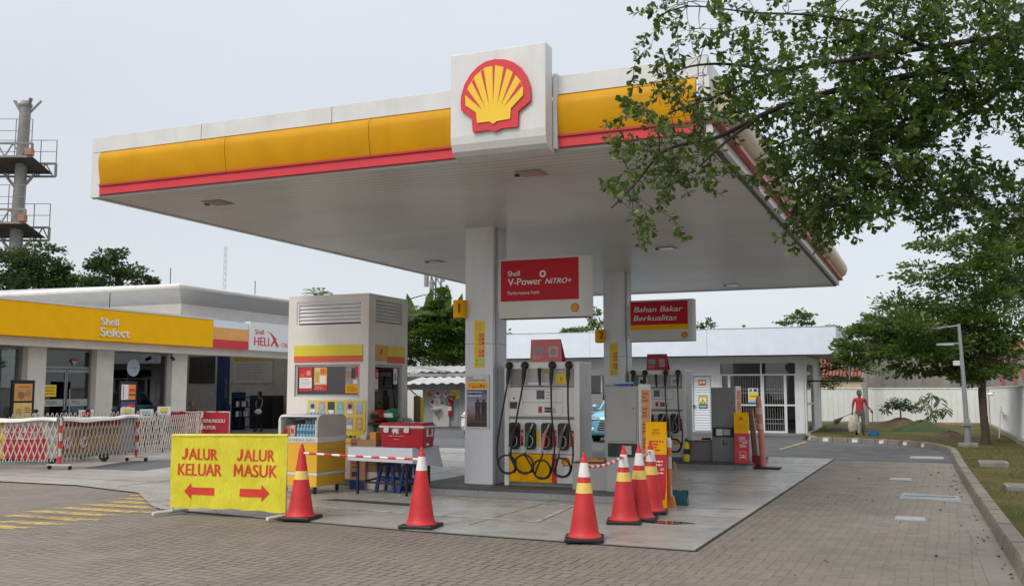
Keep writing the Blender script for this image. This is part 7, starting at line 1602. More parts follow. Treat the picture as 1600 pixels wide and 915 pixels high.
for x, z in ((-.72, 3.44), (-.42, 2.96)): g = MB(); g.box((x - .30, -.12, z - .03), (x + .16, .12, z + .03), M('lamp_head_grey', (.40, .41, .42), .4)); g.box((x - .27, -.10, z - .040), (x + .16, .10, z - .0355), M('lamp_glass', (.30, .29, .27), .15)); g.build('lamp_head', t, .012)
g = MB(); g.box((-.30, -.08, 2.34), (-.11, .08, 2.48), M('camera_housing', (.52, .52, .51), .5)); g.box((-.11, -.04, 2.25), (-.02, .04, 2.55), GREYM); g.build('camera_box', t, .01)
t = thing('utility_pole', 'thin grey pole just behind the walking person by the far fence', 'pole', (-2.70, 48.6, lawn_z(-2.7, 48.6) - .05)); g = MB(); g.tube([(0, 0, 0), (0, 0, 5.0)], [.13, .10], M('pole_grey', (.27, .28, .27), .8, var=.15), 10); g.build('pole', t)
for cs, lb, m in (([(-.50, 26.72), (.30, 26.80), (.30, 27.75), (-.48, 27.70)], 'long pale drain cover on the dark asphalt', CONC), ([(-.75, 20.15), (-.35, 20.15), (-.35, 20.72), (-.75, 20.70)], 'small pale cover plate in the paving, middle distance', CONC), ([(-.49, 16.78), (.40, 16.68), (.38, 17.55), (-.45, 17.80)], 'large steel framed drain cover in the paving beside the kerb', STEEL), ([(-.48, 14.04), (-.09, 14.04), (-.10, 14.46), (-.47, 14.46)], 'small light cover plate in the paving, nearest the camera', CONC)):
    P = [Vector((*c, 0)) for c in cs]; c0 = sum(P, Vector()) / 4; t = thing('drain_cover', lb, 'drain cover', c0, group='covers set in the paving')
    Q = [(p.x - c0.x, p.y - c0.y) for p in P]; g = MB(); g.prism(Q, (0, 0, -.02), X_, Y_, (0, 0, .028), M('cover_frame', (.33, .34, .34), .5, metal=.3, var=.15)); g.build('frame', t)
    g = MB(); g.prism([(a * .9, b * .86) for a, b in Q], (0, 0, .0085), X_, Y_, (0, 0, .006), concrete_mat('cover_plate', (.30, .295, .28), (.40, .395, .38), .3, .5, .7) if m is CONC else M('cover_steel', (.33, .36, .37), .45, metal=.5, var=.2)); 
    if m is STEEL: g.beam((Q[0][0] * .84, 0, .017), (Q[1][0] * .84, 0, .017), .03, .006, DARK)
    g.build('plate', t)
for x, y, w, d, lb in ((1.22, 23.4, .56, .85, 'square concrete cover slab on the lawn, middle distance'), (1.42, 18.2, .62, .7, 'brownish concrete slab lying on bare earth at the frame edge'), (-3.4, 41.5, .9, .8, 'low flat stone on the lawn near the white rear building')):
    t = tag(MB().box((-w / 2, -d / 2, -.04), (w / 2, d / 2, .09), CONCD).box((-w * .42, -d * .4, .0905), (w * .42, d * .4, .10), KERBM).build('cover_slab', None, .01), lb, 'slab', 'concrete slabs on the lawn'); t.location = (x, y, lawn_z(x, y))
def mound(loc, rx, ry, h, m, lb, nm):
    g = MB(); n_ = 26; k = 8; vs2 = []
    for i in range(k + 1):
        r = i / k
        for j in range(n_):
            a = 2 * math.pi * j / n_; jj = 1 + .12 * math.sin(3 * a + loc[0]) + .07 * math.sin(7 * a)
            vs2.append((rx * r * jj * math.cos(a), ry * r * jj * math.sin(a), h * (1 - r ** 1.6) * (1 + .15 * math.sin(5 * a + r * 6)) + rnd.uniform(-.01, .02) * (r < .95) - .02))
    g.add(vs2, [(i * n_ + j, (i + 1) * n_ + j, (i + 1) * n_ + (j + 1) % n_, i * n_ + (j + 1) % n_) for i in range(k) for j in range(n_)], m, True); o = tag(g.build(nm), lb, 'heap', 'heaps on the lawn'); o.location = (loc[0], loc[1], lawn_z(*loc)); return o
n = NT('grass_clippings'); n.base(n.mix(n.rng(n.noise(30, 5, rough=.7), .3, .7, 0, 1), (.022, .045, .014), (.085, .12, .045))); n.rough(.95); n.bump(n.noise(35, 4, rough=.7), 1.0, .06); CLIP = n.m
mound((-.30, 41.0), 1.0, .8, .42, CLIP, 'green heap of cut grass in the middle of the lawn', 'grass_heap')
mound((-1.15, 46.6), 1.15, .7, .36, SOILM, 'brown earth heap with a sapling growing out of it', 'earth_heap')
mound((.62, 36.2), .62, .5, .24, SOILM, 'small brown earth heap behind the lamp post', 'earth_heap')
t = thing('rake', 'thin tool leaning against the white side fence', 'tool', (2.25, 40.4, lawn_z(2.2, 40.4))); g = MB(); g.tube([(-.1, -3.4, 0), (.33, 2.2, 1.0)], .018, GREYM); g.build('stick', t); g = MB(); g.beam((.28, -1.2, .72), (.32, 1.6, .78), .04, .05, GREYM); g.build('head', t)
t = tag(MB().ball((0, 0, 0), .10, PRINT, 12, (1.4, 1, .7)).tube([(0, 0, .02), (.25, .2, .12)], .02, GREYM).build('fence_fitting'), 'small white camera-like fitting on the fence corner beside the tree trunk', 'lamp'); t.location = (2.42, 46.0, 1.55)  # camera-like fitting, not a light source

# ================================================================== TOWER, MASTS, ROOF FITTINGS
tw = at(24, 400, 45); RV = Vector((.9203, .391, 0)); FV = Vector((-.391, .9203, 0)); TX, TY = tw.x, tw.y
TRM = M('tower_grey_steel', (.215, .21, .20), .6, metal=.2, var=.15, streak=.3); TRD = M('tower_dark_deck', (.07, .06, .05), .8, var=.3)
t = thing('billboard_tower', 'grey steel billboard column with two truss platforms and railings', 'tower', (TX, TY, 0), world=True)
P0 = Vector((TX, TY, 0))
g = MB(); g.tube([P0, P0 + Z_ * 8.8, P0 + RV * .12 + Z_ * 14.9], [.33, .29, .25], TRM, 14); g.lathe([(.26, 14.9), (.30, 14.95), (.30, 15.05), (.16, 15.22)], P0 + RV * .12, TRM, 12)
g.build('column', t)
g = MB()
for a, b in ((-.62, .25), (.36, -.2), (.60, .3)): g.beam(P0 + RV * .1 + Z_ * 14.4, P0 + RV * (.1 + a) + FV * b + Z_ * 15.3, .16, .08, TRM)
g.build('top_brackets', t)
for zb, w1 in ((11.78, 1.32), (8.72, 1.15)):
    g = MB(); dk = MB()
    for off, dz, ww in ((-.95, .55, w1 - .32), (.75, -.0, w1)):
        a, b = P0 + FV * off - RV * 6 + Z_ * (zb + dz), P0 + FV * off + RV * ww + Z_ * (zb + dz); h = .62
        g.beam(a, b, .09, .09, TRM); g.beam(a + Z_ * h, b + Z_ * h, .09, .09, TRM)
        k = 0; s = 0.0; L = (b - a).length
        while s < L - .3: 
            p, q = a.lerp(b, s / L), a.lerp(b, min(1, (s + .36) / L)); g.beam(p + Z_ * (h if k % 2 else 0), q + Z_ * (0 if k % 2 else h), .05, .05, TRM); s += .36; k += 1
        g.beam(b, b + Z_ * h, .09, .09, TRM)
    for s in (.0, .45): g.beam(P0 - Z_ * 0 + Z_ * (zb - .9) - RV * .0, P0 + RV * (.7 if s else -.7) + Z_ * (zb - .05), .12, .10, TRM)
    dk.add([P0 + FV * -.9 - RV * 6 + Z_ * (zb + .6), P0 + FV * -.9 + RV * (w1 - .35) + Z_ * (zb + .6), P0 + FV * .7 + RV * (w1 - .1) + Z_ * (zb + .1), P0 + FV * .7 - RV * 6 + Z_ * (zb + .1)], [(0, 1, 2, 3)], TRD)
    dk.beam(P0 + RV * (w1 - .55) + FV * -1.0 + Z_ * (zb + .75), P0 + RV * (w1 - .25) + FV * -1.0 + Z_ * (zb + .75), .3, .3, M('rust_box', (.36, .17, .11), .8, var=.3))
    pf = g.build('truss_platform', t); dk.build('deck', pf)
    r = MB()
    for off, ww, z0 in ((-.95, w1 - .35, zb + 1.2), (.75, w1, zb + .65)):
        for z in (.55, 1.1): r.beam(P0 + FV * off - RV * 6 + Z_ * (z0 + z + .5 * 0), P0 + FV * off + RV * ww + Z_ * (z0 + z), .025, .025, TRM)
        for s in (ww, ww - .75, ww - 2.0, ww - 3.4): r.beam(P0 + FV * off + RV * s + Z_ * z0, P0 + FV * off + RV * s + Z_ * (z0 + 1.1), .03, .03, TRM)
    r.build('railing', pf)
def mast(u, v0, v1, d, w, lb, m, n_):
    a, b = at(u, v1, d), at(u, v0, d); t = thing('lattice_mast', lb, 'mast', (a.x, a.y, 0), world=True); g = MB(); H0 = b.z; base = Vector((a.x, a.y, 0))
    for k in range(3): an = k * 2.09; g.beam(base + Vector((math.cos(an), math.sin(an), 0)) * w, base + Vector((math.cos(an), math.sin(an), 0)) * w * .7 + Z_ * H0, w * .16, w * .16, m)
    for i in range(n_):
        z0, z1 = H0 * i / n_, H0 * (i + 1) / n_
        for k in range(3):
            p = lambda kk, z: base + Vector((math.cos(kk * 2.09), math.sin(kk * 2.09), 0)) * w * (1 - .3 * z / H0) + Z_ * z
            g.beam(p(k, z0), p(k + 1, z1), w * .09, w * .09, m)
    g.build('lattice', t); return t, base, H0
mast(351, 383, 447, 120, .26, 'thin pale lattice mast far behind the workshop roof', M('mast_pale', (.62, .61, .62), .7), 26)
tm, mb_, mh = mast(681, 415, 475, 95, .75, 'grey telecom mast with antennas above the trees beside the kiosk', M('mast_grey', (.14, .15, .16), .7), 14)
g = MB(); [g.box((mb_.x + dx, mb_.y + dy, mh - z), (mb_.x + dx + .35, mb_.y + dy + .3, mh - z + 1.7), M('antenna_grey', (.22, .23, .25), .6)) for dx, dy, z in ((-1.1, -.4, 2.0), (.7, -.5, 1.6), (-.2, -1.0, 3.2), (.6, -.2, 4.2), (-1.0, -.3, 4.6))]; g.build('antennas', tm)
for x, y, lb in ((-6.4, 37.8, 'small lamp on the roof edge of the white rear building, right of the second sign'), (-12.9, 37.8, 'small lamp on the roof edge of the white rear building, seen above the nearer pump')):
    t = tag(MB().tube([(0, 0, 0), (0, 0, .28)], .018, INK).ball((.0, -.03, .32), .06, INK, 8, (1.3, 1, .7)).build('roof_lamp'), lb, 'lamp', 'small lamps on the rear roof'); t.location = (x, y, 4.03 - .18)
for x, y, z, lb in ((-21.6, 23.6, 5.0, 'thin antenna at the near corner of the workshop roof'), (-21.7, 27.9, 5.05, 'thin antenna farther along the workshop roof edge'), (-21.2, 20.8, 3.95, 'thin rod standing on the yellow shop fascia')):
    t = tag(MB().tube([(0, 0, 0), (0, 0, .5)], .014, DARK, 6).build('antenna'), lb, 'antenna', 'thin rods on the roofs'); t.location = (x, y, z)
# ================================================================== TREES AND PLANTS
def leaf_mat(name, a, b, yellow=None, trans=.35):
    n = NT(name); gi = n.n('ShaderNodeNewGeometry')
    c = n.mix(gi.outputs['Random Per Island'], a, b)
    if yellow: c = n.mix(n.mth('GREATER_THAN', gi.outputs['Random Per Island'], .955), c, yellow)
    n.base(c); n.rough(.42); n.p.inputs['Specular IOR Level'].default_value = .45
    tr = n.n('ShaderNodeBsdfTranslucent'); mxc = n.mix(.5, c, (.10, .16, .012)); n.l(mxc, tr.inputs[0])
    ms = n.n('ShaderNodeMixShader'); ms.inputs[0].default_value = trans
    n.l(n.p.outputs[0], ms.inputs[1]); n.l(tr.outputs[0], ms.inputs[2]); n.l(ms.outputs[0], n.out.inputs[0])
    return n.m
BARK = M('bark_grey_brown', (.135, .10, .075), .9, var=.3, scale=6, bump=.6, bscale=14)
BARKD = M('bark_dark', (.032, .026, .020), .9, var=.3, scale=6, bump=.5, bscale=20)
def leaves(name, parent, P, D, L, mat, wid=.5, fold=.25, droop=.0, flat=0.0):
    P = np.asarray(P, float); D = np.asarray(D, float); N = len(P); L = np.broadcast_to(np.asarray(L, float), (N,))
    off = org(parent); P = P - np.array(off)
    D /= np.linalg.norm(D, axis=1, keepdims=True) + 1e-9
    U = nrs.normal(size=(N, 3)); U[:, 2] = np.abs(U[:, 2]) + flat
    S = np.cross(D, U); S /= np.linalg.norm(S, axis=1, keepdims=True) + 1e-9
    Nn = np.cross(S, D)
    shp = [(0, 0), (.38, -.24), (.74, -.5), (1, 0), (.74, .5), (.38, .24)]
    V = np.zeros((N, 6, 3))
    for k, (a, b) in enumerate(shp):
        V[:, k] = P + (L[:, None]) * (a * D + b * wid * S + abs(b) * wid * fold * Nn) - np.array([0, 0, 1.0]) * (droop * a * a * L)[:, None]
    me = bpy.data.meshes.new(name); me.vertices.add(N * 6); me.vertices.foreach_set('co', V.reshape(-1))
    idx = np.arange(N)[:, None] * 6
    F = np.concatenate([idx + np.array([0, 1, 2, 3]), idx + np.array([0, 3, 4, 5])], 1).reshape(-1)
    me.loops.add(N * 8); me.loops.foreach_set('vertex_index', F.astype(np.int32))
    me.polygons.add(N * 2); me.polygons.foreach_set('loop_start', np.arange(0, N * 8, 4, dtype=np.int32)); me.polygons.foreach_set('loop_total', np.full(N * 2, 4, np.int32))
    me.materials.append(mat); me.update(calc_edges=True); me.validate()
    o = bpy.data.objects.new(name, me); COL.objects.link(o)
    if parent is not None: o.parent = parent
    return o
def clump_leaves(c, rad, n, nsub=9, tight=.30, flatten=.6):
    """uneven clump: leaves gather round a few twig ends inside an ellipsoid"""
    c = np.array(c); rad = np.array(rad)
    u = nrs.normal(size=(nsub, 3)); u /= np.linalg.norm(u, axis=1, keepdims=True); u *= (nrs.rand(nsub, 1) ** .45)
    ctr = c + u * rad
    k = nrs.randint(0, nsub, n)
    q = nrs.normal(size=(n, 3)) * (rad * tight) * np.array([1, 1, flatten])
    P = ctr[k] + q
    D = q + (ctr[k] - c) * .5 + nrs.normal(size=(n, 3)) * rad.mean() * .12; D[:, 2] -= .02
    return P, D, ctr
def tree(name, lb, base, trunk, clumps, leafL, mat, n_per, grp=None, cat='tree', bark=None, limb=.05, wid=.55, nsub=9, tight=.30, flatten=.6, crown='crown'):
    bark = bark or BARK
    t = thing(name, lb, cat, base, group=grp, world=True)
    g = MB(); pts = [Vector(p[:3]) for p in trunk]; rs = [p[3] for p in trunk]; g.tube(pts, rs, bark, 10)
    PP, DD = [], []; top = pts[-1]
    for cl in clumps:
        c, r, w = Vector(cl[0]), cl[1], (cl[2] if len(cl) > 2 else 1)
        P, D, ctr = clump_leaves(c, r, int(n_per * w), nsub, tight, flatten); PP.append(P); DD.append(D)
        # limb from the nearest upper trunk point to the clump, then twigs
        s = min(pts[len(pts) // 2:], key=lambda p: (p - c).length + max(0, p.z - c.z) * 2)
        mid = s.lerp(c, .5) + Vector((rnd.uniform(-.1, .1), rnd.uniform(-.1, .1), .08)) * (c - s).length
        lm = spline([s, mid, c], 5); g.tube(lm, [limb * (1 - .75 * i / (len(lm) - 1)) for i in range(len(lm))], bark, 6, caps=False)
        for q in ctr[:: max(1, nsub // 6)]: g.tube([c.lerp(s, .15), Vector(q)], [limb * .22, limb * .08], bark, 4, caps=False)
    g.build('trunk', t)
    P, D = np.concatenate(PP), np.concatenate(DD)
    leaves(crown, t, P, D, leafL * (.6 + .7 * nrs.rand(len(P))), mat, wid)
    return t
def pc(u, v, d, ru, rv, w=1.0, rd=None):
    """crown clump given by where its centre stands and its half sizes"""
    s = d / FPX; c = at(u, v, d); rr = (ru * s * .8, (rd or ru * s * .8), rv * s); return (c, rr, w)

LM_MID = leaf_mat('leaves_mid_green', (.050, .092, .018), (.125, .190, .042), None, .45)
LM_DARK = leaf_mat('leaves_dark_green', (.026, .050, .016), (.066, .105, .032))
LM_TROP = leaf_mat('leaves_fresh_green', (.050, .100, .018), (.125, .20, .042), None, .45)
LM_NEAR = leaf_mat('leaves_near_green', (.026, .056, .010), (.105, .168, .032), (.24, .32, .035), .44)

# the layered tree on the lawn
d = 30.6; tz = lawn_z(1.4, 31.9)
bx, by = 1.55, 33.2
tr_ = [(bx, by, tz - .05, .16), (bx + .01, by, tz + .35, .125), (bx - .02, by, 1.0, .115), (bx - .03, by, 1.65, .12), (bx + .02, by + .05, 2.2, .09), (bx + .0, by, 3.0, .07), (bx + .15, by, 4.0, .05), (bx + .2, by, 5.2, .03)]
cl = [pc(1350, 535, d, 42, 24, 1.2), pc(1460, 490, d, 60, 30, 1.3), pc(1545, 470, d - .9, 45, 26, 1.2), pc(1555, 400, d - .9, 40, 20, .9), pc(1530, 370, d - .9, 40, 10, .6), pc(1545, 575, d - .9, 40, 18, .9), pc(1520, 590, d - .9, 30, 12, .5), pc(1575, 520, d - .9, 35, 22, .9), pc(1480, 540, d - .9, 40, 20, .8), pc(1520, 505, d - .9, 45, 24, .9), pc(1535, 425, d - .9, 45, 18, .8), pc(1420, 550, d - .9, 60, 18, .8), pc(1410, 525, d, 50, 30, 1.2), pc(1520, 545, d, 50, 25, 1.1), pc(1475, 560, d, 45, 20, .9), pc(1402, 478, d, 55, 24, 1.2), pc(1338, 556, d, 30, 20, .7), pc(1390, 548, d + 1, 45, 24), pc(1440, 545, d - 1, 50, 26, 1.2), pc(1452, 428, d, 70, 15, 1.1), pc(1500, 470, d, 70, 30, 1.6), pc(1545, 400, d, 60, 17, 1.1), pc(1475, 382, d, 52, 9, .7), pc(1590, 440, d, 48, 32, 1.3), pc(1545, 520, d - 1, 55, 26, 1.3), pc(1482, 520, d, 48, 24, 1.1), pc(1595, 385, d, 42, 16, .8), pc(1428, 508, d - 1.5, 45, 22, 1.0), pc(1565, 560, d, 38, 16, .8), pc(1500, 582, d, 34, 14, .6), pc(1420, 578, d, 34, 12, .5), pc(1370, 510, d, 34, 16, .7)]
tree('layered_tree', 'tree with flat leafy layers and a slim brown trunk standing on the lawn', (bx, by, tz), tr_, cl, .155, LM_MID, 800, limb=.034, nsub=15, tight=.24, flatten=.55, bark=M('bark_olive_brown', (.085, .062, .044), .9, var=.3, scale=6, bump=.6, bscale=14))
d = 34.6
tree('layered_tree', 'taller tree with a reddish brown trunk beyond the side fence at the frame edge', (4.95, 39.6, 0), [(4.95, 39.6, -.1, .22), (4.9, 39.6, 2.5, .19), (4.95, 39.6, 4.5, .15), (4.9, 39.6, 6.5, .10)], [pc(1590, 420, d, 60, 25), pc(1610, 370, d, 60, 22), pc(1560, 375, d, 45, 12), pc(1600, 480, d, 45, 25), pc(1640, 430, d, 60, 40), pc(1570, 450, d, 40, 20)], .14, LM_MID, 900, bark=M('bark_reddish', (.16, .085, .055), .9, var=.3), limb=.08)
d = 41.8
tree('young_tree', 'small loose tree at the far corner between the white building and the fence', (-4.95, 43.4, .14), [(-4.95, 43.4, .1, .085), (-4.93, 43.4, 1.4, .07), (-4.9, 43.4, 2.2, .055), (-4.7, 43.4, 3.4, .035)], [pc(1292, 600, d, 25, 7, .5), pc(1312, 545, d, 34, 9), pc(1322, 522, d, 26, 6, .7), pc(1300, 512, d, 16, 5, .5), pc(1338, 568, d, 30, 12), pc(1348, 538, d, 22, 6, .6), pc(1292, 572, d, 26, 8, .8), pc(1368, 575, d, 24, 10, .6), pc(1318, 590, d, 25, 6, .5), pc(1350, 520, d, 14, 4, .4)], .12, LM_MID, 520, limb=.035, nsub=8)
# crowns whose tops show over the white rear building
d = 60
for lb, base, cls in (('thin crown showing over the white building near its overhang corner', at(1246, 600, d), [pc(1247, 494, d, 26, 5), pc(1228, 503, d, 16, 4, .6), pc(1262, 502, d, 14, 4, .5), pc(1255, 488, d, 9, 3, .4)]), ('feathery crown showing over the white building between the pillars', at(912, 600, d), [pc(905, 514, d, 26, 4), pc(935, 502, d, 14, 10, .8), pc(930, 488, d, 8, 5, .4), pc(890, 517, d, 14, 3, .5)]), ('tiny leafy tips showing over the white building beside the second sign', at(1108, 600, d), [pc(1110, 505, d, 6, 6, .3), pc(1092, 509, d, 6, 5, .3)])):
    tree('background_tree', lb, (base.x, base.y, 0), [(base.x, base.y, 0, .16), (base.x, base.y, 2.5, .11), (base.x + .1, base.y, 5.2, .05)], cls, .20, LM_MID, 330, 'trees behind the white building', limb=.04)
# trees behind the kiosk
d = 57
tree('leafy_tree', 'broad tree of pale green layers behind the shed roofs', (-28.6, 50.5, 0), [(-28.6, 50.5, 0, .3), (-28.5, 50.5, 3, .2), (-28.4, 50.5, 5, .12), (-28.4, 50.5, 7, .07)], [pc(u, v, d, ru, rv, w) for u, v, ru, rv, w in ((650, 500, 32, 12, 1), (690, 505, 40, 12, 1.2), (660, 525, 42, 10, 1.2), (705, 530, 40, 12, 1.2), (645, 545, 35, 12, 1), (690, 552, 44, 12, 1.3), (630, 520, 25, 12, .8), (730, 510, 26, 20, .9), (680, 480, 18, 10, .6), (735, 545, 30, 16, .9), (600, 530, 30, 20, .8), (690, 460, 10, 8, .3), (760, 530, 30, 25, .8), (670, 490, 30, 8, .8), (715, 490, 26, 10, .8))], .24, LM_TROP, 1150, limb=.04, nsub=12, tight=.28, flatten=.45, bark=BARKD)
d = 64
tree('leafy_tree', 'dark dense tree filling the gap low behind the shed roofs', (-29.0, 57.0, 0), [(-29.0, 57, 0, .3), (-29, 57, 3, .2), (-29, 57, 5, .1)], [pc(u, v, d, ru, rv, w) for u, v, ru, rv, w in ((650, 560, 45, 30, 1.3), (700, 560, 50, 30, 1.5), (740, 560, 40, 30, 1), (690, 520, 45, 25, 1.3), (640, 520, 35, 25, 1), (735, 520, 30, 25, 1))], .26, LM_DARK, 1200, limb=.04, bark=BARKD)
# banana plant: big ribbed blades
ban_m = leaf_mat('banana_leaf', (.055, .105, .020), (.085, .15, .035), None, .35)
bb = at(685, 560, 59.5)
t = thing('banana_plant', 'banana plant with broad upright leaves above the trees beside the first pillar', 'plant', (bb.x, bb.y, 0), world=True)
g = MB(); [g.tube([(bb.x + dx, bb.y, 0), (bb.x + dx * 1.2, bb.y, 5.0)], [.16, .09], M('banana_stem', (.07, .08, .03), .7), 8) for dx in (-.9, .3, 1.2)]; g.build('stems', t)
g = MB()
for u0, v0, u1, v1, w in ((650, 500, 642, 458, .26), (665, 505, 668, 450, .3), (690, 500, 697, 455, .3), (705, 505, 716, 458, .26), (715, 510, 727, 478, .22), (640, 505, 625, 478, .22), (675, 505, 682, 470, .2), (700, 508, 706, 478, .22)):
    a, b = at(u0, v0 + 25, 59.5), at(u1, v1, 59.5 + rnd.uniform(-.4, .4)); n_ = 8; L_, R2 = [], []
    for i in range(n_ + 1):
        s = i / n_; c = a.lerp(b, s) + RV * .25 * (s ** 2) * (1 if u1 > u0 else -1); ww = w * 1.15 * math.sin(math.pi * min(1, .12 + s * .88)) ** .7 * (1 if s < 1 else 0) + .01
        L_.append(c - RV * ww + Z_ * .0 + FV * .15 * ww); R2.append(c + RV * ww + FV * .2 * ww)
    g.add(L_ + R2, [(i, i + 1, n_ + 2 + i, n_ + 1 + i) for i in range(n_)], ban_m, True)
g.build('leaves', t)
# palm tuft over the kiosk roof
pb = at(497, 470, 46); t = thing('palm_tuft', 'small palm top peeping over the kiosk roof', 'palm', (pb.x, pb.y, 0), world=True)
g = MB(); g.tube([(pb.x, pb.y, 0), (pb.x, pb.y, pb.z + .2)], [.14, .10], BARK, 8); g.build('trunk', t)
def fronds(c, n_, L0, t, mat, up=.6):
    P, D = [], []
    for k in range(n_):
        a = 2 * math.pi * k / n_ + rnd.uniform(-.2, .2); d0 = Vector((math.cos(a), math.sin(a), up + rnd.uniform(-.3, .5))).normalized(); q = Vector(c)
        for i in range(14):
            s = i / 13; q = q + d0 * L0 / 14; d0 = (d0 - Z_ * .09).normalized(); sd_ = d0.cross(Z_).normalized()
            for sg in (-1, 1): P.append(q); D.append(sd_ * sg + d0 * .6 - Z_ * .2)
    leaves('fronds', t, P, D, L0 * .28, mat, .14)
fronds(pb + Z_ * .2, 11, .75, t, LM_TROP, 1.1)
pb = at(634, 505, 40); t = thing('palm_tuft', 'thin drooping palm showing beside the kiosk edge', 'palm', (pb.x, pb.y, 0), world=True)
g = MB(); g.tube([(pb.x, pb.y, 0), (pb.x, pb.y, pb.z)], [.12, .07], BARK, 8); g.build('trunk', t); fronds(pb, 9, 1.2, t, leaf_mat('dry_frond', (.10, .10, .05), (.16, .15, .08)), 1.4)
# trees over the shop roof
d = 41.2
tree('leafy_tree', 'dark rounded tree beside the billboard tower, over the shop roof', (-35.3, 29.6, 0), [(-35.3, 29.6, 0, .3), (-35.2, 29.6, 4, .2), (-35.1, 29.6, 6.5, .12)], [pc(u, v, d, ru, rv, w) for u, v, ru, rv, w in ((20, 398, 26, 16, .9), (55, 398, 34, 18, 1.2), (30, 425, 36, 22, 1.2), (75, 425, 36, 22, 1.2), (95, 440, 24, 15, .8), (0, 440, 30, 20, 1), (55, 450, 50, 20, 1.2), (100, 415, 14, 10, .4))], .17, LM_DARK, 900, 'trees over the shop roof', limb=.05, bark=BARKD, nsub=14)
tree('leafy_tree', 'looser dark tree right of the rounded one, over the shop roof', (-31.9, 31.6, 0), [(-31.9, 31.6, 0, .22), (-31.8, 31.6, 4, .14), (-31.8, 31.6, 6.5, .08)], [pc(u, v, d, ru, rv, w) for u, v, ru, rv, w in ((165, 405, 22, 10, .8), (150, 412, 16, 8, .5), (180, 420, 28, 12, 1), (205, 425, 22, 10, .7), (225, 438, 16, 6, .5), (175, 440, 30, 10, .9), (240, 440, 8, 4, .25), (185, 395, 14, 6, .4))], .18, LM_DARK, 600, 'trees over the shop roof', limb=.035, nsub=10, bark=BARKD)
tree('leafy_tree', 'low lighter green bush between the two dark trees over the shop roof', (-33.6, 31.0, 0), [(-33.6, 31, 0, .2), (-33.6, 31, 4, .12)], [pc(132, 437, d, 22, 12, 1), pc(118, 445, d, 16, 10, .6), pc(145, 447, d, 20, 9, .8)], .12, LM_MID, 700, 'trees over the shop roof', limb=.04)
# saplings on the lawn
d = 46.0; sb = at(1402, 660, d); sx_, sy_ = -1.15, 46.6
tree('sapling', 'umbrella shaped sapling on the brown heap before the far fence', (sx_, sy_, .3), [(sx_, sy_, .3, .04), (sx_, sy_, .9, .03), (sx_ + .02, sy_, 1.25, .02)], [((sx_ + dx, sy_, z), (rx, rx, .10), w) for dx, z, rx, w in ((0, 1.22, .35, 1), (-.38, 1.02, .26, .8), (.38, 1.04, .28, .8), (.62, .86, .16, .4), (-.62, .84, .16, .4), (.05, 1.0, .3, .6))], .17, leaf_mat('sapling_leaves', (.03, .07, .03), (.07, .13, .06)), 200, 'saplings on the lawn', limb=.02, wid=.3)
mx, my = .05, 45.2; t = thing('sapling', 'young sapling with long drooping pale leaves before the far fence', 'tree', (mx, my, lawn_z(mx, my)), group='saplings on the lawn', world=True)
g = MB(); tips = [(-.35, .1, 1.45), (.1, 0, 1.6), (.4, .1, 1.35), (.62, 0, .95), (-.15, -.1, 1.15), (.3, -.1, .9), (.0, .1, .75)]
[g.tube(spline([(mx + a * .1, my, .1), (mx + a * .5, my + b * .5, c * .6), (mx + a, my + b, c)], 4), .016, M('green_stem', (.10, .13, .05), .7), 5) for a, b, c in tips]; g.build('trunk', t)
P, D = [], []
for a, b, c in tips:
    for k in range(13): an = rnd.uniform(0, 6.28); P.append((mx + a + rnd.uniform(-.05, .05), my + b, c + rnd.uniform(-.18, .06))); D.append((math.cos(an), math.sin(an), rnd.uniform(-.9, .15)))
leaves('crown', t, P, D, .34, leaf_mat('mango_leaves', (.07, .13, .05), (.14, .20, .09)), .26, droop=.35)
# potted plant at the shop window
t = thing('potted_plant', 'small green potted plant before the round sticker window', 'plant', (-20.3, 22.3, zc)); g = MB(); g.lathe([(.13, 0), (.18, .35), (.16, .36)], (0, 0, 0), M('pot_grey', (.25, .24, .23), .7), 14); g.build('pot', t)
P = [(0, 0, .4)] * 26; D = [(math.cos(a) * .6, math.sin(a) * .6, rnd.uniform(.6, 1.6)) for a in np.linspace(0, 18, 26)]; leaves('leaves', t, P, D, .60, LM_TROP, .16, droop=.2)

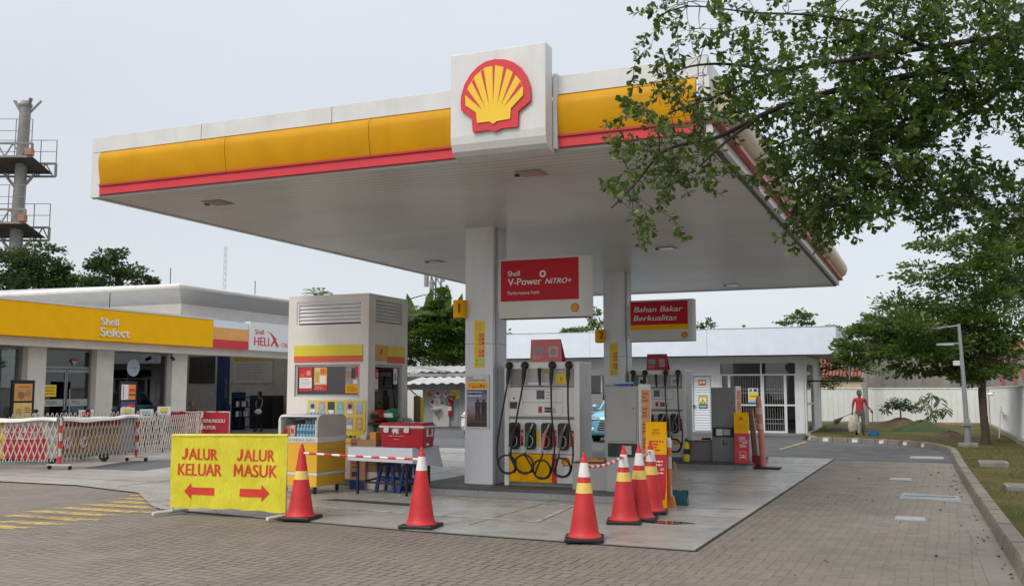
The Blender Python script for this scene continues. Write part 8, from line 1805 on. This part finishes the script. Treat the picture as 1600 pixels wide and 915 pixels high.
# ------------------------------------------------------------------ the near tree: limbs reach in from beyond the right edge
t = thing('shade_tree', 'big leafy branches of the near tree hanging into the picture before the canopy', 'tree', (4.4, 8.6, .1), world=True)
LIM = [  # main boughs: (u, v, distance)
    [(1900, 250, 9.6), (1760, 120, 9.2), (1600, 62, 8.7), (1450, 75, 8.4), (1320, 95, 8.1), (1215, 112, 7.9), (1120, 150, 7.7), (1050, 175, 7.6)],
    [(1760, 120, 9.2), (1620, 100, 8.9), (1480, 110, 8.6), (1350, 132, 8.3), (1255, 155, 8.1), (1190, 180, 7.9), (1120, 215, 7.8), (1040, 235, 7.6), (990, 290, 7.5), (955, 325, 7.5)],
    [(1900, 250, 9.6), (1740, 170, 9.2), (1590, 135, 8.9), (1530, 165, 8.8), (1450, 215, 8.6), (1380, 240, 8.5), (1300, 275, 8.4), (1250, 310, 8.3), (1235, 345, 8.3)],
    [(1450, 75, 8.4), (1380, 45, 8.2), (1280, 25, 8.0), (1180, 20, 7.9), (1080, 10, 7.8), (1030, 25, 7.7)],
    [(1350, 132, 8.3), (1290, 185, 8.2), (1220, 225, 8.1), (1180, 250, 8.0)],
    [(1190, 180, 7.9), (1130, 225, 7.7), (1090, 262, 7.6), (1045, 290, 7.5)],
    [(1215, 112, 7.9), (1130, 100, 7.8), (1060, 110, 7.7), (1020, 150, 7.6)],
    [(1900, 250, 9.6), (1750, 300, 9.6), (1640, 315, 9.4), (1560, 320, 9.3), (1490, 325, 9.2)],
    [(1300, 275, 8.4), (1330, 320, 8.4), (1300, 360, 8.4), (1280, 380, 8.4)],
    [(1480, 110, 8.6), (1470, 180, 8.7), (1430, 250, 8.7), (1410, 300, 8.7), (1350, 330, 8.6)],
    [(1600, 62, 8.7), (1560, 20, 8.6), (1500, -20, 8.5), (1400, -30, 8.4)],
    [(1590, 135, 8.9), (1640, 175, 9.0), (1600, 215, 9.1), (1595, 230, 9.1)],
]
g = MB()
base = Vector((4.4, 8.6, 0)); fork = at(1900, 250, 9.6)
g.tube(spline([base, base + Vector((.05, .05, 1.5)), base.lerp(fork, .75), fork, fork + Vector((.2, .2, 1.2))], 5), [.20] * 4 + [.18] * 5 + [.16] * 4 + [.13] * 4 + [.10] * 4, BARK, 12)
boughs = []
for li, L in enumerate(LIM):
    P = spline([at(*p) for p in L], 6); n_ = len(P); r0 = .038 if li < 3 else .016
    g.tube(P, [max(.006, r0 * (1 - .85 * i / (n_ - 1))) for i in range(n_)], BARKD, 7, caps=False); boughs += P
# leafy regions as polygons on the photograph, each with its own depth and density
REG = [([(1615, -60), (1900, -120), (1960, 230), (1760, 290), (1630, 250)], 9.2, 150), ([(1620, 290), (1800, 290), (1800, 360), (1640, 350)], 9.5, 40), ([(1035, -10), (1180, -10), (1290, 20), (1260, 70), (1190, 85), (1110, 95), (1040, 90), (1005, 110), (1012, 60)], 7.75, 38),
       ([(1005, 110), (1060, 95), (1130, 150), (1150, 210), (1100, 240), (1040, 250), (1000, 215), (1000, 160)], 7.65, 38),
       ([(1000, 215), (1070, 225), (1060, 270), (1025, 300), (1015, 335), (988, 352), (955, 330), (970, 280)], 7.5, 29),
       ([(1040, 250), (1150, 225), (1140, 262), (1075, 285), (1045, 312)], 7.6, 12),
       ([(1130, 100), (1290, 70), (1370, 120), (1350, 240), (1230, 240), (1150, 215)], 7.95, 128),
       ([(1290, -10), (1600, -10), (1620, 60), (1600, 130), (1500, 150), (1370, 150), (1300, 90)], 8.4, 291),
       ([(1350, 130), (1500, 140), (1450, 215), (1440, 270), (1340, 260), (1300, 230)], 8.4, 167),
       ([(1230, 240), (1350, 240), (1420, 280), (1400, 320), (1330, 330), (1250, 300), (1190, 270)], 8.4, 105),
       ([(1215, 295), (1330, 305), (1335, 340), (1285, 368), (1245, 342), (1222, 335)], 8.4, 47),
       ([(1400, 240), (1470, 230), (1535, 240), (1500, 280), (1440, 310), (1400, 300)], 8.7, 38),
       ([(1490, 295), (1600, 285), (1620, 345), (1545, 352), (1490, 330)], 9.2, 94),
       ([(1420, 300), (1490, 300), (1490, 340), (1430, 325)], 9.0, 22),
       ([(1500, 130), (1610, 110), (1610, 150), (1540, 170), (1490, 200), (1470, 160)], 8.8, 43),
       ([(1150, 215), (1230, 240), (1200, 275), (1160, 262)], 8.0, 6),
       ([(1585, 195), (1610, 190), (1610, 240), (1588, 232)], 9.1, 8)]
def inside(x, y, poly):
    r = False
    for (x0, y0), (x1, y1) in zip(poly, poly[1:] + poly[:1]):
        if (y0 > y) != (y1 > y) and x < (x1 - x0) * (y - y0) / (y1 - y0) + x0: r = not r
    return r
# gaps where the sky shows
GAP = [(1165, 250, 40), (1200, 292, 38), (1232, 322, 24), (1150, 205, 20), (1260, 345, 10), (1150, 222, 14), (1120, 130, 14), (1210, 70, 14), (1310, 60, 12), (1370, 30, 12), (1320, 160, 10), (1410, 250, 14), (1365, 300, 12), (1520, 110, 10), (1560, 85, 8), (1060, 70, 12), (1400, 40, 18), (1240, 55, 26), (1330, 15, 20), (1180, 118, 12), (1295, 215, 16), (1390, 190, 12), (1450, 20, 14), (1345, 285, 14), (1240, 215, 12), (1480, 60, 12), (1270, 300, 14), (1430, 150, 10), (1080, 130, 9), (1140, 55, 14), (1550, 40, 10)]
BA = np.array([list(p) for p in boughs])
PP, DD = [], []
for poly, dep, cnt in REG:
    xs, ys = [p[0] for p in poly], [p[1] for p in poly]; k = 0; tries = 0
    while k < cnt and tries < cnt * 30:
        tries += 1; u, v = rnd.uniform(min(xs), max(xs)), rnd.uniform(min(ys), max(ys))
        if not inside(u, v, poly): continue
        if any((u - a) ** 2 + (v - b) ** 2 < r * r for a, b, r in GAP): continue
        k += 1
        c = at(u, v, dep + rnd.gauss(0, .35)); ca = np.array(c)
        i = int(np.argmin(((BA - ca) ** 2).sum(1))); o = Vector(BA[i])
        if (o - c).length > .12: BA = np.vstack([BA, ca[None], np.array(o.lerp(c, .6))[None]])
        tw_ = spline([o, o.lerp(c, .5) + Vector((rnd.uniform(-.04, .04), rnd.uniform(-.04, .04), rnd.uniform(-.0, .05))), c], 3)
        g.tube(tw_, [.0042 * (1 - .6 * q / (len(tw_) - 1)) for q in range(len(tw_))], BARKD, 4, caps=False)
        dr = (c - o); dr = dr.normalized() if dr.length > .02 else Vector((-.6, -.2, -.3)); dr = (dr * .8 + Vector((-.06, -.03, -.10)) + Vector((rnd.gauss(0, .3), rnd.gauss(0, .3), rnd.gauss(0, .3)))).normalized()
        # leafy shoot: whorls of obovate leaves along its end
        Ls = rnd.uniform(.14, .40); s = 0.0; q = Vector(c); dq = Vector(dr)
        while s <= Ls:
            nw = rnd.randint(3, 6) if s > Ls * .35 else rnd.randint(1, 3)
            for _ in range(nw):
                an = rnd.uniform(0, 6.283); sd1 = dq.orthogonal().normalized(); sd2 = dq.cross(sd1)
                dd = dq * rnd.uniform(.15, 1.0) + (sd1 * math.cos(an) + sd2 * math.sin(an)); PP.append(q.copy()); DD.append(dd)
            st = rnd.uniform(.028, .052); q2 = q + dq * st; g.tube([q, q2], .0022, BARKD, 4, caps=False); q = q2; s += st
            dq = (dq + Vector((rnd.gauss(0, .12), rnd.gauss(0, .12), rnd.gauss(-.05, .12)))).normalized()
g.build('trunk', t)
PP = np.array([list(p) for p in PP]); DD = np.array([list(p) for p in DD])
leaves('crown', t, PP, DD, .070 * (.5 + .7 * nrs.rand(len(PP))), LM_NEAR, .58, fold=.2, flat=.6)

# ------------------------------------------------------------------ ground cover
P, D = [], []
for _ in range(26000):
    y = 8.5 + 30 * rnd.random() ** 1.8; xi = inner_x(y) + .02; x = xi + rnd.random() * (3.0 - xi)
    dn = .5 + .5 * math.sin(x * 2.3 + 1.3 * math.sin(y * .9)) * math.sin(y * .8 + 1.1 * math.sin(x * 1.4)) + .25 * math.sin(x * 7 + y * 5)
    if rnd.random() > dn * 1.1: continue
    P.append((x, y, lawn_z(x, y) - .004)); D.append((rnd.gauss(0, .6), rnd.gauss(0, .6), .75))
gb = leaves('grass', None, P, D, .05 * (.5 + nrs.rand(len(P))), leaf_mat('grass_blades', (.070, .085, .022), (.165, .150, .055), None, .2), .16); gb['kind'] = 'stuff'
P, D, S = [], [], []
for _ in range(130):
    if rnd.random() < .7: y = rnd.uniform(8.5, 26); x = inner_x(y) - .2 - abs(rnd.gauss(0, .25))
    else: y = rnd.uniform(8, 24); x = rnd.uniform(-2.2, .5)
    P.append((x, y, .004)); D.append((rnd.gauss(0, 1), rnd.gauss(0, 1), .12))
for _ in range(60): y = rnd.uniform(9, 24); P.append((rnd.uniform(.8, 2.2), y, .15)); D.append((rnd.gauss(0, 1), rnd.gauss(0, 1), .15))
fl = leaves('fallen_leaves', None, P, D, .045 * (.5 + nrs.rand(len(P))), leaf_mat('dry_leaves', (.05, .035, .022), (.14, .085, .04), (.34, .31, .26), .1), .5); fl['kind'] = 'stuff'
